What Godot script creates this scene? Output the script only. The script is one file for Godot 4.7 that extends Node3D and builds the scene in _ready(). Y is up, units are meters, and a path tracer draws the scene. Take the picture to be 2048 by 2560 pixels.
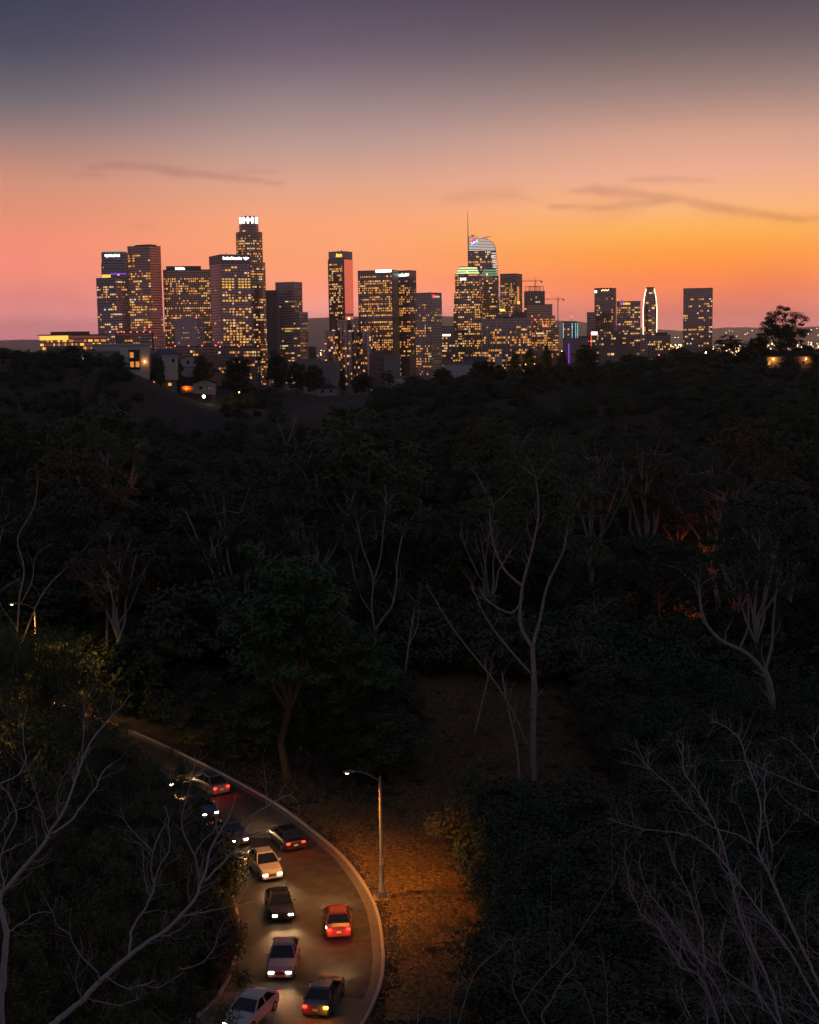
extends Node3D
# Downtown towers at dusk seen over a wooded park valley with a curving road. Units are metres, y up; the camera looks along -z.

const TERRAIN_X0 := -300.0
const TERRAIN_D0 := -25.0
const TERRAIN_STEP := 25.0
const TERRAIN := [[38.2,38.2,38.2,38.2,38.2,38.2,38.2,38.2,38.2,38.2,38.2,38.2,38.2,38.2,38.2,38.2,38.2,38.2,38.2,38.2,38.2,38.2,38.2,38.2,38.2],[38.2,38.2,38.2,38.2,38.2,38.2,38.2,38.2,38.2,38.2,38.2,38.2,38.2,38.2,38.2,38.2,38.2,38.2,38.2,38.2,38.2,38.2,38.2,38.2,38.2],[21.0,21.0,21.0,21.0,21.0,21.0,21.0,21.0,21.0,21.0,21.0,21.0,21.0,21.0,21.0,21.0,21.0,21.0,21.0,21.0,21.0,21.0,21.0,21.0,21.0],[6.0,6.0,6.0,6.0,6.0,6.0,6.0,6.0,6.0,6.0,6.0,6.0,6.0,6.0,6.0,6.0,6.0,6.0,6.0,6.0,6.0,6.0,6.0,6.0,6.0],[0.0,0.0,0.0,0.0,0.0,0.0,0.0,0.0,0.0,0.0,0.0,0.0,0.0,0.0,0.0,0.0,0.0,0.0,0.0,0.0,0.0,0.0,0.0,0.0,0.0],[0.0,0.0,0.0,0.0,0.0,0.0,0.0,0.0,0.0,0.0,0.0,0.0,0.0,0.0,0.0,0.0,0.0,0.0,0.0,0.0,0.0,0.0,0.0,0.0,0.0],[0.0,0.0,0.0,0.0,0.0,0.0,0.0,0.0,0.0,0.0,0.0,0.0,0.0,0.0,0.0,0.0,0.0,0.0,0.0,0.0,0.0,0.0,0.0,0.0,0.0],[3.0,3.0,3.0,3.0,3.0,3.0,3.0,3.0,3.0,3.0,3.0,2.0,4.2,1.4,0.0,0.0,0.0,0.0,0.0,0.0,0.0,0.0,0.0,0.0,0.0],[5.0,5.0,5.0,5.0,5.0,5.0,5.0,5.0,5.0,5.0,5.0,1.4,4.2,0.8,0.0,0.0,0.0,0.0,0.0,0.0,0.0,0.0,0.0,0.0,0.0],[5.0,5.0,5.0,5.0,5.0,5.0,5.0,5.0,5.0,5.0,4.5,1.2,3.6,1.1,0.7,1.0,1.0,1.0,1.0,1.0,1.0,1.0,1.0,1.0,1.0],[5.0,5.0,5.0,5.0,5.0,5.0,5.0,5.0,5.0,5.0,4.1,1.0,3.0,1.4,1.3,2.0,2.0,2.0,2.0,2.0,2.0,2.0,2.0,2.0,2.0],[5.0,5.0,5.0,5.0,5.0,5.0,5.0,5.0,5.0,4.9,3.5,1.0,2.4,1.3,1.6,3.0,3.5,3.5,3.5,3.5,3.5,3.5,3.5,3.5,3.5],[5.0,5.0,5.0,5.0,5.0,5.0,5.0,5.0,5.0,4.6,2.6,1.0,1.6,1.1,1.9,4.4,5.5,5.5,5.5,5.5,5.5,5.5,5.5,5.5,5.5],[5.0,5.0,5.0,5.0,5.0,5.0,5.0,5.0,5.0,4.5,2.0,1.0,1.0,1.0,2.2,5.4,7.0,7.0,7.0,7.0,7.0,7.0,7.0,7.0,7.0],[6.5,6.5,6.5,6.5,6.5,6.5,6.5,6.5,6.5,5.7,2.2,1.0,1.6,2.4,3.2,6.5,9.4,9.5,9.5,9.5,9.5,9.5,9.5,9.5,9.5],[8.0,8.0,8.0,8.0,8.0,8.0,8.0,8.0,8.0,6.9,2.4,1.0,2.2,3.9,4.3,7.5,11.9,12.0,12.0,12.0,12.0,12.0,12.0,12.0,12.0],[10.8,10.8,10.8,10.8,10.8,10.8,10.8,10.8,10.6,7.3,3.4,2.3,4.0,6.4,7.3,10.2,14.1,14.8,14.8,14.8,14.8,14.8,14.8,14.8,14.8],[14.8,14.8,14.8,14.8,14.8,14.8,14.8,14.8,14.4,7.8,4.8,4.3,6.5,10.1,11.7,14.2,17.4,18.7,18.8,18.8,18.8,18.8,18.8,18.8,18.8],[18.6,18.6,18.6,18.6,18.6,18.6,18.6,18.5,17.8,8.4,6.1,6.1,8.9,13.5,15.7,17.9,20.4,22.4,22.6,22.6,22.6,22.6,22.6,22.6,22.6],[21.2,21.2,21.2,21.2,21.2,21.2,21.2,21.1,20.0,9.2,7.1,7.5,10.7,15.6,18.0,20.0,22.1,24.3,24.5,24.5,24.5,24.5,24.5,24.5,24.5],[26.0,26.0,26.0,26.0,26.0,26.0,26.0,25.6,23.5,11.9,9.3,10.6,14.6,18.9,21.0,22.8,24.6,26.1,26.5,26.5,26.5,26.5,26.5,26.5,26.5],[31.4,31.4,31.4,31.4,31.4,31.4,31.4,30.6,27.4,14.9,11.7,13.9,18.8,22.4,24.3,25.9,27.3,28.2,28.6,28.6,28.6,28.6,28.6,28.6,28.6],[34.3,34.3,34.3,34.3,34.3,34.3,34.3,33.3,28.8,16.4,13.0,15.7,21.0,24.2,26.0,27.5,28.6,29.2,29.7,29.8,29.8,29.8,29.8,29.8,29.8],[34.8,34.8,34.8,34.8,34.8,34.8,34.4,33.3,22.6,15.5,13.0,15.5,19.8,22.9,24.8,26.2,27.5,28.3,29.0,29.2,29.2,29.2,29.2,29.2,29.2],[34.8,34.8,34.8,34.8,34.8,34.8,34.2,32.8,20.2,15.7,13.3,15.4,18.8,21.6,23.6,25.0,26.4,27.4,28.1,28.5,28.5,28.5,28.5,28.5,28.5],[34.5,34.5,34.5,34.5,34.5,34.5,33.6,31.8,19.0,16.4,14.0,15.3,17.4,19.9,22.0,23.5,25.0,26.1,26.8,27.4,27.4,27.4,27.4,27.4,27.4],[33.8,33.8,33.8,33.8,33.8,33.7,32.9,31.3,25.0,19.5,15.2,15.5,16.6,18.3,20.2,21.9,23.4,24.5,25.2,25.8,26.0,26.0,26.0,26.0,26.0],[33.2,33.2,33.2,33.2,33.2,32.9,32.3,30.9,28.0,21.1,15.9,15.3,15.5,16.6,18.5,20.3,21.8,23.0,23.7,24.3,24.6,24.6,24.6,24.6,24.6],[32.0,32.0,32.0,32.0,32.0,31.8,31.5,30.8,27.1,21.0,15.9,13.8,12.7,13.3,15.3,17.3,19.1,20.5,21.4,22.1,22.6,22.6,22.6,22.6,22.6],[30.9,30.9,30.9,30.9,30.9,30.8,30.7,30.2,26.1,20.2,15.3,12.5,10.8,11.1,13.2,15.3,17.2,18.6,19.6,20.3,20.9,21.0,21.0,21.0,21.0],[28.9,28.9,28.9,28.9,28.9,28.9,29.2,28.0,23.6,17.2,12.7,9.9,7.8,8.1,10.2,12.2,13.9,15.4,16.5,17.2,17.9,18.1,18.1,18.1,18.1],[26.9,26.9,26.9,26.9,26.9,27.0,27.6,25.8,21.0,14.1,10.1,7.3,4.8,5.2,7.3,9.1,10.6,12.1,13.4,14.1,14.8,15.3,15.3,15.3,15.3],[23.8,23.8,23.8,23.8,23.9,24.0,24.9,23.2,18.6,12.0,8.3,5.4,2.8,3.2,5.2,6.8,8.2,9.6,10.8,11.4,12.1,12.6,12.6,12.6,12.6],[17.6,17.6,17.6,17.6,17.6,17.7,19.2,18.1,14.3,8.6,5.4,2.4,-0.3,-0.0,1.6,2.9,4.1,5.2,6.2,6.7,7.3,7.7,7.7,7.7,7.7],[9.8,9.8,9.8,9.8,9.8,9.9,12.0,11.9,8.8,4.4,1.7,-1.3,-4.2,-3.9,-2.8,-1.8,-1.0,-0.2,0.5,0.9,1.3,1.6,1.6,1.6,1.6],[1.8,1.8,1.8,1.8,1.8,1.9,4.6,5.5,3.3,0.1,-2.1,-5.2,-8.1,-8.0,-7.3,-6.8,-6.3,-5.8,-5.4,-5.1,-4.9,-4.7,-4.7,-4.7,-4.7],[-5.2,-5.2,-5.2,-5.2,-5.2,-5.2,-1.8,-0.2,-1.6,-3.7,-5.4,-8.5,-11.6,-11.6,-11.3,-11.1,-10.9,-10.7,-10.5,-10.4,-10.3,-10.2,-10.2,-10.2,-10.2],[-10.0,-10.0,-10.0,-10.0,-10.0,-10.0,-6.2,-4.0,-5.0,-6.3,-7.6,-10.8,-14.0,-14.0,-14.0,-14.0,-14.0,-14.0,-14.0,-14.0,-14.0,-14.0,-14.0,-14.0,-14.0],[-11.5,-11.5,-11.5,-11.5,-11.5,-11.5,-8.0,-5.9,-6.8,-8.0,-9.3,-12.3,-15.3,-15.3,-15.3,-15.3,-15.3,-15.3,-15.3,-15.3,-15.3,-15.3,-15.3,-15.3,-15.3],[-13.6,-13.6,-13.6,-13.6,-13.6,-13.6,-10.3,-8.3,-9.2,-10.4,-11.5,-14.3,-17.1,-17.1,-17.1,-17.1,-17.1,-17.1,-17.1,-17.1,-17.1,-17.1,-17.1,-17.1,-17.1],[-16.1,-16.1,-16.1,-16.1,-16.1,-16.1,-13.1,-11.3,-12.1,-13.1,-14.2,-16.7,-19.3,-19.3,-19.3,-19.3,-19.3,-19.3,-19.3,-19.3,-19.3,-19.3,-19.3,-19.3,-19.3],[-18.9,-18.9,-18.9,-18.9,-18.9,-18.9,-16.2,-14.7,-15.3,-16.3,-17.2,-19.5,-21.7,-21.7,-21.7,-21.7,-21.7,-21.7,-21.7,-21.7,-21.7,-21.7,-21.7,-21.7,-21.7],[-21.9,-21.9,-21.9,-21.9,-21.9,-21.9,-19.6,-18.3,-18.9,-19.7,-20.5,-22.4,-24.3,-24.3,-24.3,-24.3,-24.3,-24.3,-24.3,-24.3,-24.3,-24.3,-24.3,-24.3,-24.3],[-25.0,-25.0,-25.0,-25.0,-25.0,-25.0,-23.1,-22.0,-22.5,-23.1,-23.8,-25.4,-27.0,-27.0,-27.0,-27.0,-27.0,-27.0,-27.0,-27.0,-27.0,-27.0,-27.0,-27.0,-27.0],[-28.1,-28.1,-28.1,-28.1,-28.1,-28.1,-26.6,-25.7,-26.1,-26.6,-27.2,-28.4,-29.7,-29.7,-29.7,-29.7,-29.7,-29.7,-29.7,-29.7,-29.7,-29.7,-29.7,-29.7,-29.7],[-31.1,-31.1,-31.1,-31.1,-31.1,-31.1,-30.0,-29.3,-29.6,-30.0,-30.4,-31.4,-32.3,-32.3,-32.3,-32.3,-32.3,-32.3,-32.3,-32.3,-32.3,-32.3,-32.3,-32.3,-32.3],[-33.9,-33.9,-33.9,-33.9,-33.9,-33.9,-33.1,-32.7,-32.9,-33.2,-33.4,-34.1,-34.7,-34.7,-34.7,-34.7,-34.7,-34.7,-34.7,-34.7,-34.7,-34.7,-34.7,-34.7,-34.7],[-36.4,-36.4,-36.4,-36.4,-36.4,-36.4,-35.9,-35.7,-35.8,-35.9,-36.1,-36.5,-36.9,-36.9,-36.9,-36.9,-36.9,-36.9,-36.9,-36.9,-36.9,-36.9,-36.9,-36.9,-36.9],[-38.5,-38.5,-38.5,-38.5,-38.5,-38.5,-38.3,-38.1,-38.2,-38.3,-38.3,-38.5,-38.7,-38.7,-38.7,-38.7,-38.7,-38.7,-38.7,-38.7,-38.7,-38.7,-38.7,-38.7,-38.7],[-40.0,-40.0,-40.0,-40.0,-40.0,-40.0,-40.0,-40.0,-40.0,-40.0,-40.0,-40.0,-40.0,-40.0,-40.0,-40.0,-40.0,-40.0,-40.0,-40.0,-40.0,-40.0,-40.0,-40.0,-40.0],[-40.9,-40.9,-40.9,-40.9,-40.9,-40.9,-40.9,-40.9,-40.9,-40.9,-40.9,-40.9,-40.9,-40.9,-40.9,-40.9,-40.9,-40.9,-40.9,-40.9,-40.9,-40.9,-40.9,-40.9,-40.9],[-42.2,-42.2,-42.2,-42.2,-42.2,-42.2,-42.2,-42.2,-42.2,-42.2,-42.2,-42.2,-42.2,-42.2,-42.2,-42.2,-42.2,-42.2,-42.2,-42.2,-42.2,-42.2,-42.2,-42.2,-42.2],[-43.7,-43.7,-43.7,-43.7,-43.7,-43.7,-43.7,-43.7,-43.7,-43.7,-43.7,-43.7,-43.7,-43.7,-43.7,-43.7,-43.7,-43.7,-43.7,-43.7,-43.7,-43.7,-43.7,-43.7,-43.7],[-45.3,-45.3,-45.3,-45.3,-45.3,-45.3,-45.3,-45.3,-45.3,-45.3,-45.3,-45.3,-45.3,-45.3,-45.3,-45.3,-45.3,-45.3,-45.3,-45.3,-45.3,-45.3,-45.3,-45.3,-45.3],[-47.1,-47.1,-47.1,-47.1,-47.1,-47.1,-47.1,-47.1,-47.1,-47.1,-47.1,-47.1,-47.1,-47.1,-47.1,-47.1,-47.1,-47.1,-47.1,-47.1,-47.1,-47.1,-47.1,-47.1,-47.1],[-49.0,-49.0,-49.0,-49.0,-49.0,-49.0,-49.0,-49.0,-49.0,-49.0,-49.0,-49.0,-49.0,-49.0,-49.0,-49.0,-49.0,-49.0,-49.0,-49.0,-49.0,-49.0,-49.0,-49.0,-49.0],[-50.9,-50.9,-50.9,-50.9,-50.9,-50.9,-50.9,-50.9,-50.9,-50.9,-50.9,-50.9,-50.9,-50.9,-50.9,-50.9,-50.9,-50.9,-50.9,-50.9,-50.9,-50.9,-50.9,-50.9,-50.9],[-52.7,-52.7,-52.7,-52.7,-52.7,-52.7,-52.7,-52.7,-52.7,-52.7,-52.7,-52.7,-52.7,-52.7,-52.7,-52.7,-52.7,-52.7,-52.7,-52.7,-52.7,-52.7,-52.7,-52.7,-52.7],[-54.3,-54.3,-54.3,-54.3,-54.3,-54.3,-54.3,-54.3,-54.3,-54.3,-54.3,-54.3,-54.3,-54.3,-54.3,-54.3,-54.3,-54.3,-54.3,-54.3,-54.3,-54.3,-54.3,-54.3,-54.3],[-55.8,-55.8,-55.8,-55.8,-55.8,-55.8,-55.8,-55.8,-55.8,-55.8,-55.8,-55.8,-55.8,-55.8,-55.8,-55.8,-55.8,-55.8,-55.8,-55.8,-55.8,-55.8,-55.8,-55.8,-55.8],[-57.1,-57.1,-57.1,-57.1,-57.1,-57.1,-57.1,-57.1,-57.1,-57.1,-57.1,-57.1,-57.1,-57.1,-57.1,-57.1,-57.1,-57.1,-57.1,-57.1,-57.1,-57.1,-57.1,-57.1,-57.1],[-58.0,-58.0,-58.0,-58.0,-58.0,-58.0,-58.0,-58.0,-58.0,-58.0,-58.0,-58.0,-58.0,-58.0,-58.0,-58.0,-58.0,-58.0,-58.0,-58.0,-58.0,-58.0,-58.0,-58.0,-58.0]]
const CLOUD := [[0.1,0.5,-12.93,6.45,-12.11,6.47,-11.66,6.42],[0.1,1.0,-12.1,6.74,-11.04,6.84,-9.83,6.73,-8.61,6.55,-7.38,6.43,-6.14,6.31,-4.9,6.15],[0.07,0.5,-7.06,6.58,-5.82,6.61,-4.73,6.55],[0.06,0.4,-10.82,4.54,-9.6,4.46],[0.18,0.45,1.7,5.47,2.64,5.57,3.9,5.64,5.0,5.37],[0.13,1.0,6.56,5.64,7.49,5.7,8.57,5.52,10.42,5.37],[0.12,1.1,5.78,5.12,7.65,5.0,9.19,5.11,10.42,5.25,11.03,5.17,11.94,4.9,12.99,4.72,14.19,4.49,15.23,4.34,16.11,4.35],[0.07,0.7,8.73,6.04,10.11,6.02,11.93,5.89],[0.22,0.35,6.09,5.04,8.11,4.91,9.81,5.06],[0.35,0.35,-15.74,1.82,-13.96,1.74,-12.15,1.64],[0.5,0.4,12.73,1.58,14.23,1.7,15.98,1.66]]
const RIDGE_TREE := [[-126.51,-545.0,40.21,7.03,"oak","round black tree beside the golden lit office block on the left hill"],
[-116.32,-540.0,36.64,7.57,"bush","low dark bush left of the white modern apartment house"],
[-111.17,-548.0,36.79,6.76,"oak","dark tree touching the left wall of the white modern apartment house"],
[-97.75,-560.0,34.93,6.28,"oak","dark tree right of the white modern apartment house"],
[-96.67,-600.0,35.44,5.72,"oak","small dark tree left of the little white gabled house"],
[-87.05,-610.0,35.54,9.58,"oak","broad dark tree between the white gabled house and the orange street lamp"],
[-76.04,-640.0,33.67,12.57,"oak","broad dark tree right of the orange street lamp on the hillside"],
[-58.52,-640.0,34.83,10.77,"oak","dense dark tree under the two palms"],
[-50.85,-660.0,31.6,11.11,"oak","dark tree below the striped stepped tower"],
[-41.32,-640.0,30.14,10.41,"oak","dark round tree behind the small white stucco house"],
[-29.93,-660.0,28.36,4.44,"cypress","narrow dark tree below the mirrored cylinder hotel"],
[-20.66,-650.0,24.97,10.94,"oak","dark tree below the pale concrete slab in the middle"],
[-8.52,-640.0,26.8,6.1,"euc","slender dark tree standing below the pale concrete slab"],
[2.7,-600.0,25.3,10.1,"oak","low dark tree left of the pale blank wall"],
[13.6,-545.0,29.51,8.87,"oak","dense round tree in front of the pale blank wall"],
[19.55,-530.0,26.17,5.95,"pine","small pointed tree at the right end of the pale blank wall"],
[29.35,-535.0,32.14,13.51,"oak","broad tree with orange lamps in it below the fin-fronted block"],
[40.72,-545.0,35.15,7.03,"pine","upright dark tree at the middle of the fin-fronted block"],
[46.96,-545.0,36.87,7.03,"pine","tall dark conifer below the right end of the fin-fronted block"],
[52.73,-545.0,37.39,6.42,"pine","tall dark conifer below the stepped brown tower"],
[58.8,-545.0,34.88,6.42,"pine","dark conifer left of the great pine on the ridge"],
[68.07,-545.0,38.06,14.06,"pine","great spreading pine below the neon-pink roof sign"],
[78.52,-550.0,30.43,8.33,"oak","low rounded tree right of the great pine"],
[91.19,-560.0,32.73,7.85,"oak","round dark tree below the blue-and-yellow signed tower"],
[100.24,-560.0,33.22,8.17,"oak","dark tree below the small stepped block at the bullet tower"],
[111.96,-560.0,33.66,15.71,"oak","wide dark tree below the plain dark tower at the right"],
[119.19,-530.0,39.97,10.41,"euc","ragged tree right of the plain dark tower"],
[122.35,-520.0,36.43,7.29,"cypress","dark pointed tree left of the great open-crowned eucalyptus"],
[132.12,-505.0,49.16,18.7,"open","great open-crowned eucalyptus against the sunset at the right edge"],
[141.17,-500.0,30.26,9.82,"oak","dark tree at the right edge under the open-crowned eucalyptus"],
[85.72,-555.0,34.4,7.78,"oak","dark tree below the yellow-lit gridded tower"],
[105.52,-555.0,35.65,9.34,"oak","upright dark tree below the gap left of the lone tower"],
[116.07,-550.0,35.82,9.26,"oak","dark tree at the foot of the lone tower"],
[125.13,-512.0,39.54,8.62,"oak","dark tree leaning on the left of the great eucalyptus"],
[141.19,-508.0,36.47,11.4,"oak","dark tree right of the great eucalyptus at the frame edge"],
[111.25,-510.0,30.55,10.01,"oak","dark tree left of the lit hillside house"],
[128.1,-515.0,33.8,8.67,"oak","dark tree between the two lit porches on the right hill"]]
const LEFT_DEAD_TREE := [[0.0266,0.0047,[-3.02,34.62,-10.5,-2.85,34.73,-10.59,-2.78,34.76,-10.69,-2.66,34.83,-10.78,-2.56,34.92,-10.88,-2.48,34.97,-10.97,-2.33,35.07,-11.06,-2.2,35.14,-11.16,-2.05,35.21,-11.25,-1.95,35.29,-11.34,-1.84,35.39,-11.44,-1.81,35.47,-11.53,-1.77,35.56,-11.62,-1.74,35.71,-11.72,-1.64,35.88,-11.81,-1.59,35.95,-11.91,-1.54,36.1,-12.0]],[0.0108,0.0028,[-2.34,35.06,-11.1,-2.33,35.16,-11.15,-2.32,35.25,-11.2,-2.23,35.38,-11.25,-2.16,35.52,-11.3,-2.16,35.56,-11.35,-2.12,35.69,-11.4,-2.04,35.82,-11.45,-2.05,35.97,-11.5,-2.06,36.08,-11.55,-2.1,36.15,-11.6]],[0.0088,0.0021,[-2.15,35.58,-11.3,-2.16,35.68,-11.26,-2.15,35.79,-11.21,-2.13,35.9,-11.17,-2.18,35.99,-11.13,-2.26,36.1,-11.09,-2.32,36.22,-11.04,-2.34,36.34,-11.0]],[0.0055,0.0022,[-2.17,35.5,-11.3,-2.2,35.46,-11.35,-2.24,35.57,-11.4,-2.26,35.76,-11.45,-2.26,35.83,-11.5]],[0.005,0.0023,[-2.15,35.86,-11.3,-2.13,35.92,-11.4,-2.09,36.0,-11.5,-2.08,36.06,-11.6]],[0.0268,0.0048,[-2.99,34.98,-9.8,-3.03,35.2,-9.87,-3.02,35.38,-9.94,-3.02,35.56,-10.01,-3.02,35.69,-10.08,-3.06,35.79,-10.15,-3.1,35.84,-10.22,-3.11,35.91,-10.29,-3.05,35.98,-10.36,-2.94,36.1,-10.44,-2.83,36.22,-10.51,-2.8,36.29,-10.58,-2.72,36.4,-10.65,-2.67,36.52,-10.72,-2.63,36.65,-10.79,-2.59,36.77,-10.86,-2.55,36.87,-10.93,-2.5,36.96,-11.0]],[0.0071,0.0025,[-2.77,36.34,-10.4,-2.75,36.37,-10.34,-2.76,36.52,-10.28,-2.79,36.7,-10.22,-2.81,36.86,-10.16,-2.82,36.98,-10.1]],[0.0091,0.0032,[-2.74,36.34,-10.4,-2.62,36.4,-10.5,-2.54,36.5,-10.6,-2.46,36.6,-10.7,-2.43,36.68,-10.8,-2.38,36.72,-10.9]],[0.0056,0.002,[-2.7,36.42,-10.5,-2.7,36.47,-10.44,-2.68,36.6,-10.38,-2.64,36.75,-10.32,-2.57,36.86,-10.26,-2.47,36.99,-10.2]],[0.0052,0.0025,[-2.63,34.88,-10.7,-2.62,34.91,-10.64,-2.65,35.08,-10.58,-2.61,35.27,-10.52,-2.56,35.38,-10.46,-2.56,35.53,-10.4]],[0.0074,0.0026,[-2.52,34.98,-10.8,-2.52,35.07,-10.76,-2.57,35.16,-10.71,-2.66,35.31,-10.67,-2.7,35.45,-10.63,-2.77,35.53,-10.59,-2.8,35.67,-10.54,-2.83,35.78,-10.5]],[0.0048,0.003,[-2.97,35.76,-9.9,-2.99,35.73,-10.03,-2.9,35.76,-10.15,-2.84,35.77,-10.28,-2.77,35.72,-10.4]],[0.0057,0.0027,[-2.58,34.91,-10.7,-2.59,34.85,-10.76,-2.48,34.79,-10.82,-2.38,34.74,-10.88,-2.28,34.75,-10.94,-2.24,34.74,-11.0]],[0.0058,0.0027,[-2.49,34.97,-10.9,-2.35,34.84,-10.97,-2.26,34.82,-11.05,-2.19,34.81,-11.12,-2.15,34.8,-11.2]],[0.0048,0.0022,[-2.25,34.85,-11.0,-2.2,34.8,-11.1,-2.14,34.73,-11.2,-2.05,34.74,-11.3,-1.95,34.77,-11.4]],[0.0066,0.0028,[-2.13,35.14,-11.3,-2.08,35.11,-11.35,-1.98,35.14,-11.4,-1.92,35.17,-11.45,-1.87,35.22,-11.5]],[0.0072,0.0029,[-1.97,35.25,-11.4,-1.97,35.21,-11.52,-1.82,35.19,-11.64,-1.69,35.17,-11.76,-1.52,35.16,-11.88,-1.38,35.14,-12.0]],[0.0096,0.0028,[-1.82,35.46,-11.6,-1.82,35.55,-11.56,-1.84,35.72,-11.53,-1.9,35.88,-11.49,-1.93,36.03,-11.45,-1.91,36.15,-11.41,-1.86,36.32,-11.38,-1.8,36.5,-11.34,-1.78,36.67,-11.3]],[0.005,0.0023,[-1.83,35.73,-11.5,-1.85,35.72,-11.56,-1.8,35.81,-11.62,-1.7,35.9,-11.68,-1.68,36.01,-11.74,-1.67,36.17,-11.8]],[0.0114,0.0048,[-1.8,35.47,-11.7,-1.8,35.42,-11.78,-1.66,35.54,-11.87,-1.57,35.62,-11.95,-1.51,35.7,-12.03,-1.41,35.71,-12.12,-1.22,35.73,-12.2]],[0.0056,0.0028,[-1.88,35.33,-11.5,-1.89,35.39,-11.45,-1.89,35.53,-11.4,-1.85,35.67,-11.35,-1.83,35.76,-11.3]],[0.0049,0.0023,[-1.94,34.89,-11.2,-1.79,34.89,-11.3,-1.69,34.98,-11.4,-1.64,35.12,-11.5,-1.58,35.16,-11.6]],[0.007,0.0024,[-1.5,35.71,-12.0,-1.44,35.87,-12.07,-1.29,35.95,-12.13,-1.2,35.99,-12.2,-1.1,36.0,-12.27,-1.04,35.92,-12.33,-1.03,35.8,-12.4]],[0.0048,0.0018,[-1.3,35.93,-12.2,-1.29,36.13,-12.1,-1.29,36.33,-12.0]],[0.0081,0.0028,[-2.87,35.83,-9.2,-2.85,36.05,-9.25,-2.79,36.37,-9.3,-2.82,36.55,-9.35,-2.71,36.8,-9.4,-2.77,36.96,-9.45,-2.84,37.0,-9.5]],[0.0041,0.002,[-2.87,36.53,-9.4,-2.83,36.51,-9.6,-2.8,36.48,-9.8,-2.72,36.48,-10.0]],[0.0046,0.0019,[-2.89,36.67,-9.4,-2.84,36.69,-9.5,-2.8,36.78,-9.6,-2.71,36.79,-9.7,-2.63,36.89,-9.8]],[0.0065,0.0019,[-2.89,37.0,-9.5,-2.79,37.03,-9.54,-2.73,37.06,-9.58,-2.69,37.15,-9.62,-2.71,37.33,-9.66,-2.68,37.52,-9.7]],[0.0043,0.0016,[-2.63,36.73,-11.0,-2.62,36.94,-11.07,-2.62,37.1,-11.13,-2.64,37.27,-11.2]],[0.0049,0.0017,[-2.59,36.83,-11.1,-2.51,36.93,-11.27,-2.4,37.04,-11.43,-2.33,37.12,-11.6]]]
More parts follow.
